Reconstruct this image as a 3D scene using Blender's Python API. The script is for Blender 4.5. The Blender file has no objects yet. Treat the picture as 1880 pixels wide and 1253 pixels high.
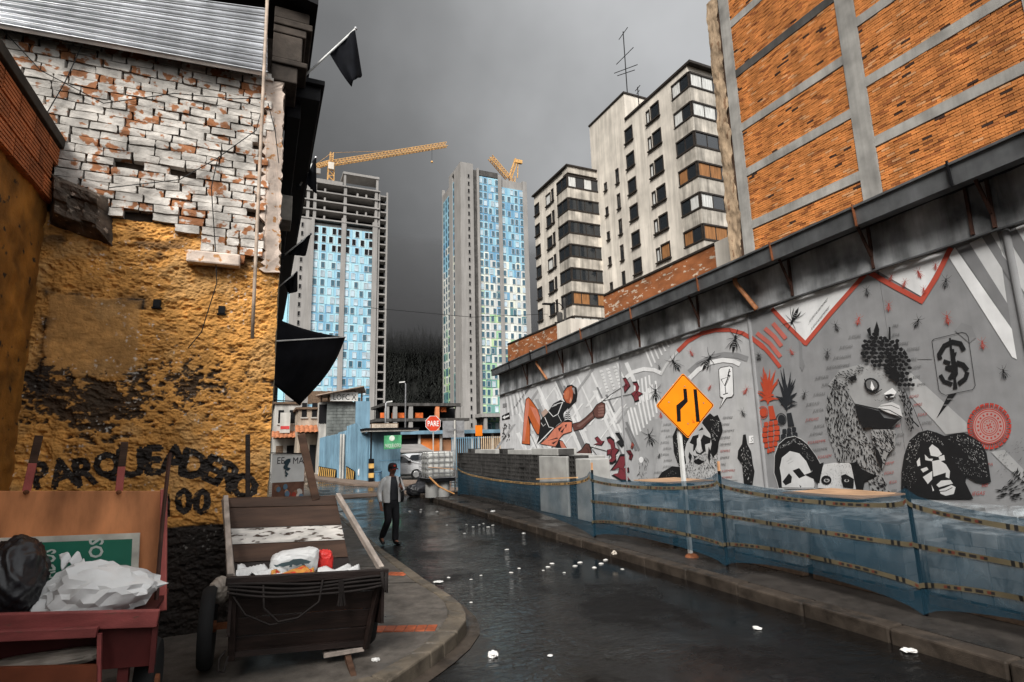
import bpy, bmesh, math, random
import numpy as np
from mathutils import Vector, Matrix

# ------------------------------------------------------------------ camera, sky, sun, exposure
sc = bpy.context.scene
rad = math.radians
random.seed(7)
rng = np.random.default_rng(7)
CW, CH, FPX, CAMH = 1880.0, 1253.0, 1020.0, 2.1
YAW, PITCH, ROLL = rad(24.25), rad(10.25), rad(-1.5)
_F = Vector((math.sin(YAW)*math.cos(PITCH), math.cos(YAW)*math.cos(PITCH), math.sin(PITCH)))
_R0 = Vector((math.cos(YAW), -math.sin(YAW), 0)); _U0 = _R0.cross(_F)
_R = _R0*math.cos(ROLL) + _U0*math.sin(ROLL); _U = -_R0*math.sin(ROLL) + _U0*math.cos(ROLL)
cam_d = bpy.data.cameras.new('camera'); cam = bpy.data.objects.new('camera', cam_d)
sc.collection.objects.link(cam)
cam_d.sensor_width = 36.0; cam_d.lens = FPX*36.0/CW; cam_d.clip_start = 0.05; cam_d.clip_end = 6000
mw = Matrix.Identity(4)
for i in range(3):
    mw[i][0] = _R[i]; mw[i][1] = _U[i]; mw[i][2] = -_F[i]
mw[2][3] = CAMH
cam.matrix_world = mw
sc.camera = cam

SUN_EL, SUN_AZ = 44.0, 222.0          # azimuth clockwise from +Y (street direction)
world = bpy.data.worlds.new('World'); sc.world = world; world.use_nodes = True
wn = world.node_tree; wn.nodes.clear()
def WN(t, **k):
    n = wn.nodes.new(t)
    for a, b in k.items(): setattr(n, a, b)
    return n
w_out = WN('ShaderNodeOutputWorld'); w_bg = WN('ShaderNodeBackground')
sky = WN('ShaderNodeTexSky', sky_type='NISHITA', sun_disc=False, sun_elevation=rad(SUN_EL), sun_rotation=rad(SUN_AZ), air_density=1.0, dust_density=4.0)
hs = WN('ShaderNodeHueSaturation'); hs.inputs['Saturation'].default_value = 0.06
tc = WN('ShaderNodeTexCoord')
# the storm: dark over the mountain down the street, clearing evenly upwards and away from it
dotn = WN('ShaderNodeVectorMath', operation='DOT_PRODUCT'); dotn.inputs[1].default_value = Vector((0.55, -0.25, 0.80)).normalized()
ns = WN('ShaderNodeTexNoise'); ns.inputs['Scale'].default_value = 2.0; ns.inputs['Detail'].default_value = 5; ns.inputs['Roughness'].default_value = 0.5
nadd = WN('ShaderNodeMath', operation='MULTIPLY_ADD'); nadd.inputs[1].default_value = 0.50; nadd.inputs[2].default_value = -0.25
nsum = WN('ShaderNodeMath', operation='ADD')
ramp = WN('ShaderNodeValToRGB')
ramp.color_ramp.interpolation = 'LINEAR'
els = ramp.color_ramp.elements
els[0].position = 0.02; els[0].color = (0.040, 0.040, 0.041, 1)
els[1].position = 0.95; els[1].color = (1.0, 1.0, 1.0, 1)
for p, v in ((0.15, 0.088), (0.35, 0.21), (0.50, 0.36), (0.66, 0.60)):
    e = els.new(p); e.color = (v, v*1.005, v*1.0, 1)
mixw = WN('ShaderNodeMix', data_type='RGBA', blend_type='MULTIPLY'); mixw.inputs['Factor'].default_value = 1.0
L = wn.links.new
L(tc.outputs['Generated'], dotn.inputs[0]); L(tc.outputs['Generated'], ns.inputs['Vector'])
L(ns.outputs['Fac'], nadd.inputs[0]); L(dotn.outputs['Value'], nsum.inputs[0]); L(nadd.outputs[0], nsum.inputs[1])
L(nsum.outputs[0], ramp.inputs['Fac'])
L(sky.outputs[0], hs.inputs['Color']); L(hs.outputs[0], mixw.inputs['A']); L(ramp.outputs[0], mixw.inputs['B'])
L(mixw.outputs['Result'], w_bg.inputs['Color']); w_bg.inputs['Strength'].default_value = 0.112
L(w_bg.outputs[0], w_out.inputs[0])

sun_d = bpy.data.lights.new('sun', 'SUN'); sun = bpy.data.objects.new('sun', sun_d); sc.collection.objects.link(sun)
sun_d.energy = 1.5; sun_d.angle = rad(25); sun_d.color = (1.0, 0.97, 0.92)
sdir = Vector((math.sin(rad(SUN_AZ))*math.cos(rad(SUN_EL)), math.cos(rad(SUN_AZ))*math.cos(rad(SUN_EL)), math.sin(rad(SUN_EL))))
sun.rotation_euler = sdir.to_track_quat('Z', 'Y').to_euler()

sc.view_settings.view_transform = 'Standard'; sc.view_settings.look = 'None'
sc.view_settings.gamma = 1.0; sc.view_settings.use_curve_mapping = False
sc.view_settings.exposure = 1.75
sc.render.engine = 'CYCLES'
sc.cycles.use_denoising = True
sc.cycles.max_bounces = 6; sc.cycles.transparent_max_bounces = 12; sc.cycles.volume_bounces = 0
sc.cycles.caustics_reflective = False; sc.cycles.caustics_refractive = False

# ------------------------------------------------------------------ helpers
def ray(px, py):
    return (_F + _R*((px-CW/2)/FPX) - _U*((py-CH/2)/FPX))
def onX(px, py, X):
    v = ray(px, py); return Vector((0, 0, CAMH)) + v*(X/v.x)
def onY(px, py, Y):
    v = ray(px, py); return Vector((0, 0, CAMH)) + v*(Y/v.y)
def onZ(px, py, z=0.0):
    v = ray(px, py); return Vector((0, 0, CAMH)) + v*((z-CAMH)/v.z)
def pj(P):
    v = Vector(P) - Vector((0, 0, CAMH)); d = v.dot(_F)
    return (CW/2 + FPX*v.dot(_R)/d, CH/2 - FPX*v.dot(_U)/d)

COL = sc.collection
def link(o): COL.objects.link(o); return o
def tag(o, label=None, cat=None, group=None, kind=None):
    if label: o['label'] = label
    if cat: o['category'] = cat
    if group: o['group'] = group
    if kind: o['kind'] = kind
    return o
def thing(name, label, cat, loc=(0, 0, 0), group=None, rz=0.0):
    o = bpy.data.objects.new(name, None); link(o); o.location = loc; o.rotation_euler = (0, 0, rz)
    o.empty_display_size = 0.2
    return tag(o, label, cat, group)
def copy_tree(o, parent=None):
    c = o.copy(); link(c); c.parent = parent
    for ch in o.children: copy_tree(ch, c)
    return c

class MB:
    """collects shapes; build() links them as one mesh object"""
    def __init__(s): s.v = []; s.f = []; s.c = []; s.cur = None
    def add(s, vs, fs):
        b = len(s.v); s.v.extend([tuple(p) for p in vs])
        for f in fs:
            s.f.append([i+b for i in f]); s.c.append(s.cur)
        return s
    def box(s, x0, x1, y0, y1, z0, z1):
        v = [(x, y, z) for z in (z0, z1) for y in (y0, y1) for x in (x0, x1)]
        return s.add(v, [(0, 2, 3, 1), (4, 5, 7, 6), (0, 1, 5, 4), (2, 6, 7, 3), (0, 4, 6, 2), (1, 3, 7, 5)])
    def obox(s, c, ax, ay, az):
        c = Vector(c); ax, ay, az = Vector(ax), Vector(ay), Vector(az)
        v = [c+ax*i+ay*j+az*k for k in (-1, 1) for j in (-1, 1) for i in (-1, 1)]
        return s.add(v, [(0, 2, 3, 1), (4, 5, 7, 6), (0, 1, 5, 4), (2, 6, 7, 3), (0, 4, 6, 2), (1, 3, 7, 5)])
    def beam(s, p, q, w, h=None, up=(0, 0, 1)):
        p, q = Vector(p), Vector(q); d = q-p; n = d.normalized(); up = Vector(up)
        if abs(n.dot(up)) > .98: up = Vector((0, 1, 0)) if abs(n.y) < .9 else Vector((1, 0, 0))
        a = n.cross(up).normalized(); b = a.cross(n)
        return s.obox((p+q)/2, d/2, a*(w/2), b*((h or w)/2))
    def tube(s, pts, r, n=8, caps=True):
        pts = [Vector(p) for p in pts]; rs = r if isinstance(r, (list, tuple)) else [r]*len(pts)
        rings = []; pa = None
        for i, p in enumerate(pts):
            d = (pts[min(i+1, len(pts)-1)]-pts[max(i-1, 0)]).normalized()
            if pa is None:
                up = Vector((0, 0, 1)) if abs(d.z) < .9 else Vector((1, 0, 0)); pa = d.cross(up).normalized()
            else:
                pa = (pa-d*pa.dot(d)).normalized()
            b = d.cross(pa)
            rings.append([p+(pa*math.cos(t)+b*math.sin(t))*rs[i] for t in [2*math.pi*k/n for k in range(n)]])
        vs = [v for g in rings for v in g]; fs = []
        for i in range(len(pts)-1):
            for k in range(n):
                fs.append((i*n+k, i*n+(k+1) % n, (i+1)*n+(k+1) % n, (i+1)*n+k))
        if caps: fs += [tuple(range(n-1, -1, -1)), tuple((len(pts)-1)*n+k for k in range(n))]
        return s.add(vs, fs)
    def prism(s, pts, off):
        """polygon (3-D points) extruded by off"""
        pts = [Vector(p) for p in pts]; off = Vector(off); n = len(pts)
        return s.add(pts+[p+off for p in pts], [tuple(range(n)), tuple(range(2*n-1, n-1, -1))] + [(i, i+n, (i+1) % n+n, (i+1) % n) for i in range(n)])
    def poly(s, pts): return s.add(pts, [tuple(range(len(pts)))])
    def lathe(s, c, prof, n=16, ax=(0, 0, 1)):
        c = Vector(c); ax = Vector(ax).normalized()
        a = ax.orthogonal().normalized(); b = ax.cross(a)
        vs = [c+ax*h+(a*math.cos(2*math.pi*k/n)+b*math.sin(2*math.pi*k/n))*r for r, h in prof for k in range(n)]
        fs = [(i*n+k, i*n+(k+1) % n, (i+1)*n+(k+1) % n, (i+1)*n+k) for i in range(len(prof)-1) for k in range(n)]
        fs += [tuple(range(n-1, -1, -1)), tuple((len(prof)-1)*n+k for k in range(n))]
        return s.add(vs, fs)
    def grid(s, P, nu, nv):
        """P(u,v)->point for u,v in 0..1"""
        vs = [P(i/nu, j/nv) for j in range(nv+1) for i in range(nu+1)]
        fs = [(j*(nu+1)+i, j*(nu+1)+i+1, (j+1)*(nu+1)+i+1, (j+1)*(nu+1)+i) for j in range(nv) for i in range(nu)]
        return s.add(vs, fs)
    def mesh(s, name, off=None):
        me = bpy.data.meshes.new(name)
        vs = s.v if off is None else [(a-off[0], b-off[1], c-off[2]) for a, b, c in s.v]
        me.from_pydata(vs, [], s.f)
        if any(c is not None for c in s.c):
            at = me.attributes.new('Col', 'FLOAT_COLOR', 'FACE')
            at.data.foreach_set('color', [k for c in s.c for k in (tuple(c or (.5, .5, .5))+(1,))])
        return me
    def build(s, name, m, parent=None, smooth=False, bevel=0, fix=True, sharp=None):
        off = None
        if parent is not None:
            off = parent.location if parent.parent is None else parent.location+parent.parent.location
        me = s.mesh(name, off)
        if fix:
            bm = bmesh.new(); bm.from_mesh(me); bmesh.ops.recalc_face_normals(bm, faces=bm.faces); bm.to_mesh(me); bm.free()
        o = bpy.data.objects.new(name, me); link(o)
        if m is not None: me.materials.append(m)
        if parent is not None: o.parent = parent
        if smooth: me.polygons.foreach_set('use_smooth', [True]*len(me.polygons))
        if sharp: me.set_sharp_from_angle(angle=rad(sharp))
        if bevel:
            b = o.modifiers.new('bevel', 'BEVEL'); b.width = bevel; b.segments = 2; b.limit_method = 'ANGLE'
        return o

def vnoise(x, y, seed=0):
    """smooth 2-D value noise, arrays in, 0..1 out"""
    r = np.random.default_rng(seed).random((64, 64))
    xi = np.floor(x).astype(int); yi = np.floor(y).astype(int); u = x-xi; v = y-yi
    u = u*u*(3-2*u); v = v*v*(3-2*v)
    g = lambda a, b: r[a % 64, b % 64]
    return (g(xi, yi)*(1-u)+g(xi+1, yi)*u)*(1-v)+(g(xi, yi+1)*(1-u)+g(xi+1, yi+1)*u)*v
def fbm(x, y, seed=0, o=4):
    t = 0; a = .5; s = 0
    for i in range(o):
        t = t+a*vnoise(x*2**i, y*2**i, seed+i); s += a; a *= .5
    return t/s

# ---- materials
MATS = {}
def _nt(name):
    m = bpy.data.materials.new(name); m.use_nodes = True; nt = m.node_tree
    return m, nt, nt.nodes['Principled BSDF']
def M(name, col, rough=.8, var=.25, scale=2.0, bump=0.0, bscale=60.0, metal=0.0, spec=.25, streak=0.0, col2=None, thr=None, rvar=0.0, vcol=False, rand=0.0, coat=0.0, detail=6, stretch=None, bdist=.01):
    """Principled with noise-mixed colour. col2/thr: second colour showing through in patches. streak: rain streaks. vcol: base from face colours"""
    if name in MATS: return MATS[name]
    m, nt, P = _nt(name); N = nt.nodes.new; K = nt.links.new
    geo = N('ShaderNodeNewGeometry')
    vec = geo.outputs['Position']
    if stretch:
        mp = N('ShaderNodeMapping'); mp.inputs['Scale'].default_value = stretch; K(vec, mp.inputs['Vector']); vec = mp.outputs[0]
    n1 = N('ShaderNodeTexNoise'); n1.inputs['Scale'].default_value = scale; n1.inputs['Detail'].default_value = detail; K(vec, n1.inputs['Vector'])
    def mul(a_sock, lo, hi, fac):
        mr = N('ShaderNodeMapRange'); mr.inputs['From Min'].default_value = .3; mr.inputs['From Max'].default_value = .7
        mr.inputs['To Min'].default_value = lo; mr.inputs['To Max'].default_value = hi; K(fac, mr.inputs['Value'])
        mx = N('ShaderNodeMix'); mx.data_type = 'RGBA'; mx.blend_type = 'MULTIPLY'; mx.inputs['Factor'].default_value = 1
        K(a_sock, mx.inputs['A']); K(mr.outputs[0], mx.inputs['B']); return mx.outputs['Result']
    if vcol:
        at = N('ShaderNodeAttribute'); at.attribute_name = 'Col'; base = at.outputs['Color']
    else:
        rgb = N('ShaderNodeRGB'); rgb.outputs[0].default_value = (*col, 1); base = rgb.outputs[0]
    if col2 is not None:
        n2 = N('ShaderNodeTexNoise'); n2.inputs['Scale'].default_value = scale*2.3; n2.inputs['Detail'].default_value = 8; K(vec, n2.inputs['Vector'])
        src = n2.outputs['Fac']
        if rand:
            oi = N('ShaderNodeObjectInfo'); ma = N('ShaderNodeMath'); ma.operation = 'MULTIPLY_ADD'; ma.inputs[1].default_value = rand; K(oi.outputs['Random'], ma.inputs[0]); K(src, ma.inputs[2]); src = ma.outputs[0]
        mr = N('ShaderNodeMapRange'); t = thr or .55; mr.inputs['From Min'].default_value = t; mr.inputs['From Max'].default_value = t+.05; K(src, mr.inputs['Value'])
        mx = N('ShaderNodeMix'); mx.data_type = 'RGBA'; K(mr.outputs[0], mx.inputs['Factor']); K(base, mx.inputs['A']); mx.inputs['B'].default_value = (*col2, 1); base = mx.outputs['Result']
    elif rand:
        oi = N('ShaderNodeObjectInfo'); mr = N('ShaderNodeMapRange'); mr.inputs['To Min'].default_value = 1-rand; mr.inputs['To Max'].default_value = 1+rand; K(oi.outputs['Random'], mr.inputs['Value'])
        mx = N('ShaderNodeMix'); mx.data_type = 'RGBA'; mx.blend_type = 'MULTIPLY'; mx.inputs['Factor'].default_value = 1; K(base, mx.inputs['A']); K(mr.outputs[0], mx.inputs['B']); base = mx.outputs['Result']
    base = mul(base, 1-var, 1+var, n1.outputs['Fac'])
    if streak:
        mp = N('ShaderNodeMapping'); mp.inputs['Scale'].default_value = (1.6, 1.6, .12); K(geo.outputs['Position'], mp.inputs['Vector'])
        n3 = N('ShaderNodeTexNoise'); n3.inputs['Scale'].default_value = 1.0 if streak < 1 else 1.5; n3.inputs['Detail'].default_value = 7; n3.inputs['Roughness'].default_value = .65; K(mp.outputs[0], n3.inputs['Vector'])
        base = mul(base, 1-min(streak, .95), 1.08, n3.outputs['Fac'])
    K(base, P.inputs['Base Color'])
    P.inputs['Roughness'].default_value = rough; P.inputs['Metallic'].default_value = metal; P.inputs['Specular IOR Level'].default_value = spec
    if coat: P.inputs['Coat Weight'].default_value = coat; P.inputs['Coat Roughness'].default_value = .15
    if rvar:
        mr = N('ShaderNodeMapRange'); mr.inputs['From Min'].default_value = .35; mr.inputs['From Max'].default_value = .65
        mr.inputs['To Min'].default_value = max(0.03, rough-rvar); mr.inputs['To Max'].default_value = min(1, rough+rvar); K(n1.outputs['Fac'], mr.inputs['Value']); K(mr.outputs[0], P.inputs['Roughness'])
    if bump:
        nb = N('ShaderNodeTexNoise'); nb.inputs['Scale'].default_value = bscale; nb.inputs['Detail'].default_value = 5; K(vec, nb.inputs['Vector'])
        bp = N('ShaderNodeBump'); bp.inputs['Strength'].default_value = bump; bp.inputs['Distance'].default_value = bdist; K(nb.outputs['Fac'], bp.inputs['Height']); K(bp.outputs[0], P.inputs['Normal'])
    MATS[name] = m; return m

def glass(name, col, rough=.08):
    if name in MATS: return MATS[name]
    m, nt, P = _nt(name); P.inputs['Base Color'].default_value = (*col, 1); P.inputs['Roughness'].default_value = rough
    P.inputs['Specular IOR Level'].default_value = .8; MATS[name] = m; return m

_tc = {}
def text_geo(s, shear=0.0):
    """triangulated outline of a text in the built-in font: (verts2d, faces), lower-left at 0, cap height about 0.7"""
    k = (s, shear)
    if k in _tc: return _tc[k]
    cu = bpy.data.curves.new('t', 'FONT'); cu.body = s; cu.shear = shear; cu.resolution_u = 2
    o = bpy.data.objects.new('t', cu); me = o.to_mesh()
    v = [(p.co.x, p.co.y) for p in me.vertices]; f = [tuple(q.vertices) for q in me.polygons]
    o.to_mesh_clear(); bpy.data.objects.remove(o); bpy.data.curves.remove(cu)
    _tc[k] = (v, f); return _tc[k]
def text_w(s): return max(p[0] for p in text_geo(s)[0])
def text_on(mb, s, fn, bold=0.0):
    """adds a text to mb; fn maps font (x, y) to 3-D"""
    v, f = text_geo(s); offs = [(0, 0)] if not bold else [(0, 0), (bold, 0), (0, bold), (bold, bold), (bold/2, -bold/2)]
    for i, (ox, oy) in enumerate(offs):
        mb.add([fn(x+ox, y+oy, i) for x, y in v], f)
# ------------------------------------------------------------------ ground, roads, pavements, hills
def wet_mat(name, col, dry=.5, wet=.1, pscale=.55, thr=.5, grain=.35, ripple=.12, col_wet=.55, spec=.25):
    m, nt, P = _nt(name); N = nt.nodes.new; K = nt.links.new
    geo = N('ShaderNodeNewGeometry')
    n = N('ShaderNodeTexNoise'); n.inputs['Scale'].default_value = pscale; n.inputs['Detail'].default_value = 6; n.inputs['Roughness'].default_value = .62; K(geo.outputs['Position'], n.inputs['Vector'])
    mr = N('ShaderNodeMapRange'); mr.inputs['From Min'].default_value = thr-.07; mr.inputs['From Max'].default_value = thr+.09; K(n.outputs['Fac'], mr.inputs['Value'])
    wetf = mr.outputs[0]
    rr = N('ShaderNodeMapRange'); rr.inputs['To Min'].default_value = dry; rr.inputs['To Max'].default_value = wet; K(wetf, rr.inputs['Value']); K(rr.outputs[0], P.inputs['Roughness'])
    n2 = N('ShaderNodeTexNoise'); n2.inputs['Scale'].default_value = 5; n2.inputs['Detail'].default_value = 9; n2.inputs['Roughness'].default_value = .7; K(geo.outputs['Position'], n2.inputs['Vector'])
    c1 = N('ShaderNodeMapRange'); c1.inputs['From Min'].default_value = .3; c1.inputs['From Max'].default_value = .7; c1.inputs['To Min'].default_value = .55; c1.inputs['To Max'].default_value = 1.5; K(n2.outputs['Fac'], c1.inputs['Value'])
    c2 = N('ShaderNodeMapRange'); c2.inputs['To Min'].default_value = 1; c2.inputs['To Max'].default_value = col_wet; K(wetf, c2.inputs['Value'])
    mm = N('ShaderNodeMath'); mm.operation = 'MULTIPLY'; K(c1.outputs[0], mm.inputs[0]); K(c2.outputs[0], mm.inputs[1])
    mx = N('ShaderNodeMix'); mx.data_type = 'RGBA'; mx.blend_type = 'MULTIPLY'; mx.inputs['Factor'].default_value = 1; mx.inputs['A'].default_value = (*col, 1); K(mm.outputs[0], mx.inputs['B']); K(mx.outputs['Result'], P.inputs['Base Color'])
    g = N('ShaderNodeTexNoise'); g.inputs['Scale'].default_value = 90; g.inputs['Detail'].default_value = 3; K(geo.outputs['Position'], g.inputs['Vector'])
    gs = N('ShaderNodeMath'); gs.operation = 'MULTIPLY'; inv = N('ShaderNodeMath'); inv.operation = 'MULTIPLY_ADD'; inv.inputs[1].default_value = -.85; inv.inputs[2].default_value = 1.0; K(wetf, inv.inputs[0]); K(g.outputs['Fac'], gs.inputs[0]); K(inv.outputs[0], gs.inputs[1])
    b1 = N('ShaderNodeBump'); b1.inputs['Strength'].default_value = grain; b1.inputs['Distance'].default_value = .008; K(gs.outputs[0], b1.inputs['Height'])
    rp = N('ShaderNodeTexNoise'); rp.inputs['Scale'].default_value = 7; rp.inputs['Detail'].default_value = 4; rp.inputs['Distortion'].default_value = .6
    mpp = N('ShaderNodeMapping'); mpp.inputs['Scale'].default_value = (1, 1.8, 1); K(geo.outputs['Position'], mpp.inputs['Vector']); K(mpp.outputs[0], rp.inputs['Vector'])
    rm_ = N('ShaderNodeTexNoise'); rm_.inputs['Scale'].default_value = .42; rm_.inputs['Detail'].default_value = 3; K(geo.outputs['Position'], rm_.inputs['Vector'])
    rk_ = N('ShaderNodeMapRange'); rk_.inputs['From Min'].default_value = .46; rk_.inputs['From Max'].default_value = .60; rk_.inputs['To Min'].default_value = .12; rk_.inputs['To Max'].default_value = 1.0; K(rm_.outputs['Fac'], rk_.inputs['Value'])
    rx_ = N('ShaderNodeMath'); rx_.operation = 'MULTIPLY'; K(rp.outputs['Fac'], rx_.inputs[0]); K(rk_.outputs[0], rx_.inputs[1])
    b2 = N('ShaderNodeBump'); b2.inputs['Strength'].default_value = ripple; b2.inputs['Distance'].default_value = .05; K(rx_.outputs[0], b2.inputs['Height']); K(b1.outputs[0], b2.inputs['Normal']); K(b2.outputs[0], P.inputs['Normal'])
    sp = N('ShaderNodeMapRange'); sp.inputs['To Min'].default_value = spec*.5; sp.inputs['To Max'].default_value = .5; K(wetf, sp.inputs['Value']); K(sp.outputs[0], P.inputs['Specular IOR Level'])
    MATS[name] = m; return m

m_road = wet_mat('wet_asphalt', (.0065, .0058, .0056), dry=.36, wet=.04, thr=.45, ripple=.42, spec=.15)
m_pave = wet_mat('wet_concrete_paving', (.030, .026, .023), dry=.5, wet=.14, pscale=.8, thr=.56, grain=.3, ripple=.04, col_wet=.5)
m_kerb = wet_mat('wet_kerb_concrete', (.042, .033, .026), dry=.55, wet=.3, pscale=2.2, thr=.55, grain=.5, ripple=.05, col_wet=.5)
m_pave_l = wet_mat('damp_concrete_paving', (.085, .074, .064), dry=.6, wet=.2, pscale=.8, thr=.58, grain=.4, ripple=.04, col_wet=.45)
m_kerb_l = wet_mat('damp_kerb_concrete', (.10, .082, .062), dry=.65, wet=.3, pscale=2.2, thr=.58, grain=.5, ripple=.05, col_wet=.5)
m_farpave = M('dusty_paving', (.15, .11, .085), .75, .3, 1.5, bump=.2)
m_redbrick = M('red_paving_brick', (.30, .07, .025), .5, .35, 9, bump=.3, rand=.25)

road = MB().poly([(-60, -40, 0), (160, -40, 0), (160, 240, 0), (-60, 240, 0)]).build('road', m_road); tag(road, kind='structure')
gr = MB().poly([(-3000, -600, -.03), (3000, -600, -.03), (3000, 4000, -.03), (-3000, 4000, -.03)]).build('ground', M('bare_earth', (.05, .045, .035), .9)); tag(gr, kind='structure')

# left pavement with the rounded corner
KZ = .15
outer_px = [(701, 1007), (740, 1034), (779, 1062), (830, 1094), (848, 1110), (855.5, 1125), (856, 1137), (840, 1159), (815, 1180), (791, 1197), (711, 1252)]
inner_px = [(690, 1010), (717.5, 1033), (757, 1064), (803, 1092), (816, 1104), (822, 1119), (821, 1131), (801, 1158), (778, 1180), (752, 1199), (680, 1240)]
ko = [onZ(x, y, KZ) for x, y in outer_px]; ki = [onZ(x, y, KZ) for x, y in inner_px]
ko = [Vector((ko[0].x, 34, KZ)), Vector((ko[0].x, 22, KZ)), Vector((ko[0].x, 17, KZ))] + ko
ki = [Vector((ki[0].x, 34, KZ)), Vector((ki[0].x, 22, KZ)), Vector((ki[0].x, 17, KZ))] + ki
d0 = (ko[-1]-ko[-2]).normalized()
ko.append(Vector((-2.3, ko[-1].y-.55, KZ))); ki.append(Vector((-2.3, ki[-1].y-.45, KZ)))
slab = [p.copy() for p in ki] + [Vector((-2.6, 7.7, KZ)), Vector((-.4, 7.7, KZ)), Vector((-.4, 34, KZ))]
sw = MB().prism([(p.x, p.y, KZ-.012) for p in slab], (0, 0, -.2)).build('pavement', m_pave_l); tag(sw, kind='structure')
for i in range(len(ko)-1):
    a, b, c, d = ko[i].copy(), ko[i+1].copy(), ki[i+1].copy(), ki[i].copy()
    for p, q in ((a, b), (d, c)):
        e = (q-p)*(.006/max(.05, (q-p).length)); p += e; q -= e
    MB().prism([a, b, c, d], (0, 0, -.19)).build('kerb_stone', m_kerb_l, sw, bevel=.018)
# gutter slab along the rounded kerb
gut = [ (p.x, p.y, .012) for p in ko[3:14]]
cen = Vector((1.0, 7.4, 0))
gut2 = [ (p[0]+(Vector(p)-cen).normalized().x*.16, p[1]+(Vector(p)-cen).normalized().y*.16, .006) for p in gut]
gb = MB()
for i in range(len(gut)-1): gb.poly([gut[i], gut[i+1], gut2[i+1], gut2[i]])
gb.build('gutter', m_kerb, sw)
# inlaid red bricks
def inlay(p0, p1, n, dep):
    a, b = onZ(*p0, KZ), onZ(*p1, KZ); d = (b-a)/n; w = Vector((-d.y, d.x, 0)).normalized()*dep
    for i in range(n):
        s = a+d*(i+.03); e = a+d*(i+.97)
        MB().prism([s+Vector((0, 0, -.004)), e+Vector((0, 0, -.004)), e+w+Vector((0, 0, -.004)), s+w+Vector((0, 0, -.004))], (0, 0, -.05)).build('brick', m_redbrick, sw, bevel=.006)
inlay((664, 1160), (799, 1157), 7, .20)
inlay((706, 1055), (742, 1056), 4, .20)
# expansion joints as slabs' dark grooves
jb = MB()
for p, q in (((712, 1071), (764, 1070)), ((640, 1040), (700, 1040))):
    jb.beam(onZ(*p, KZ-.010), onZ(*q, KZ-.010), .02, .006)
jb.build('joint', M('joint_dirt', (.02, .018, .015), .9), sw)

# right pavement
rs = MB().box(6.14, 10.3, -3, 22.2, -.05, KZ-.006).build('pavement', m_pave); tag(rs, kind='structure')
yy = -2.0
while yy < 22.0:
    y2 = min(yy+1.0, 22.2)
    dx = random.uniform(-.012, .012); dz = random.uniform(-.006, .006)
    MB().box(5.9+dx, 6.136, yy+.008, y2-.008, -.04, KZ+dz).build('kerb_stone', m_kerb, rs, bevel=.02); yy = y2
MB().box(5.9, 10.3, 22.21, 22.45, -.04, KZ).build('kerb_stone', m_kerb, rs, bevel=.02)
# far pavements
fp = MB().prism([(2.9, 46, .1), (3.4, 38, .1), (4.6, 31.0, .1), (6.0, 29.2, .1), (8.6, 28.8, .1), (8.9, 30.6, .1), (7.7, 32.4, .1), (5.9, 33.2, .1), (4.2, 42, .1), (3.6, 46, .1)], (0, 0, -.12)).build('pavement', m_farpave); tag(fp, kind='structure')
fp2 = MB().prism([(2.6, 23.8, .03), (9.8, 24.6, .03), (10.2, 26.0, .03), (2.6, 25.8, .03)], (0, 0, -.05)).build('path', m_farpave); tag(fp2, kind='structure')
lot = MB().poly([(7.9, 33, .005), (60, 33, .005), (60, 75, .005), (7.9, 75, .005)]).build('parking_ground', M('parking_asphalt', (.06, .055, .05), .7, .3, .6)); tag(lot, kind='structure')

# mountain behind the towers, wooded, its top lost in low cloud
nx, ny = 70, 36
hb = MB()
def hz(x, y):
    t = max(0, (y-330)/900)
    r = 92*(1-math.exp(-t*9)) + 10*math.sin(x*.011+.8)*min(1, t*3) + 7*math.sin(x*.04+y*.01)*min(1, t*3) + 16*math.exp(-((x-135)/40)**2)*min(1, t*6)
    return r-2
hb.grid(lambda u, v: (-700+1700*u, 330+900*v, hz(-700+1700*u, 330+900*v)), nx, ny)
hill = hb.build('hills', M('forest_floor', (.006, .0065, .0055), .95, .3, .02)); tag(hill, kind='structure')
fv = []; ff = []; r0 = random.Random(3)
def conifer(x, y, z, h, w):
    """a small far tree: trunk hidden in ragged tiers of leaf faces"""
    for k in range(12):
        t = k/11; rr = w*(1-t)**.8*r0.uniform(.6, 1.25)+.25; a = r0.uniform(0, 6.28)
        for j in range(4):
            b = a+j*1.57+r0.uniform(-.4, .4); zz = z+h*(.12+.88*t); n = len(fv)
            fv.extend([(x+math.cos(b-.5)*rr*.35, y+math.sin(b-.5)*rr*.35, zz+h*.06), (x+math.cos(b+.5)*rr*.35, y+math.sin(b+.5)*rr*.35, zz+h*.06), (x+math.cos(b)*rr, y+math.sin(b)*rr, zz-h*.05*r0.uniform(.2, 1.4))])
            ff.append((n, n+1, n+2))
for _ in range(5200):
    y = 335+ (r0.random()**1.7)*520; x = r0.uniform(.02, .62)*y*1.05-10
    h = r0.uniform(9, 20)*(1.25 if r0.random() < .12 else 1)
    conifer(x, y, hz(x, y)-1, h, h*r0.uniform(.16, .30))
me = bpy.data.meshes.new('forest'); me.from_pydata(fv, [], ff); fo = link(bpy.data.objects.new('forest', me)); me.materials.append(M('dark_foliage', (.007, .008, .0065), .9, .5, .05))
tag(fo, 'dark wooded mountainside rising behind the two towers into low cloud', 'forest', kind='stuff')
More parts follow.
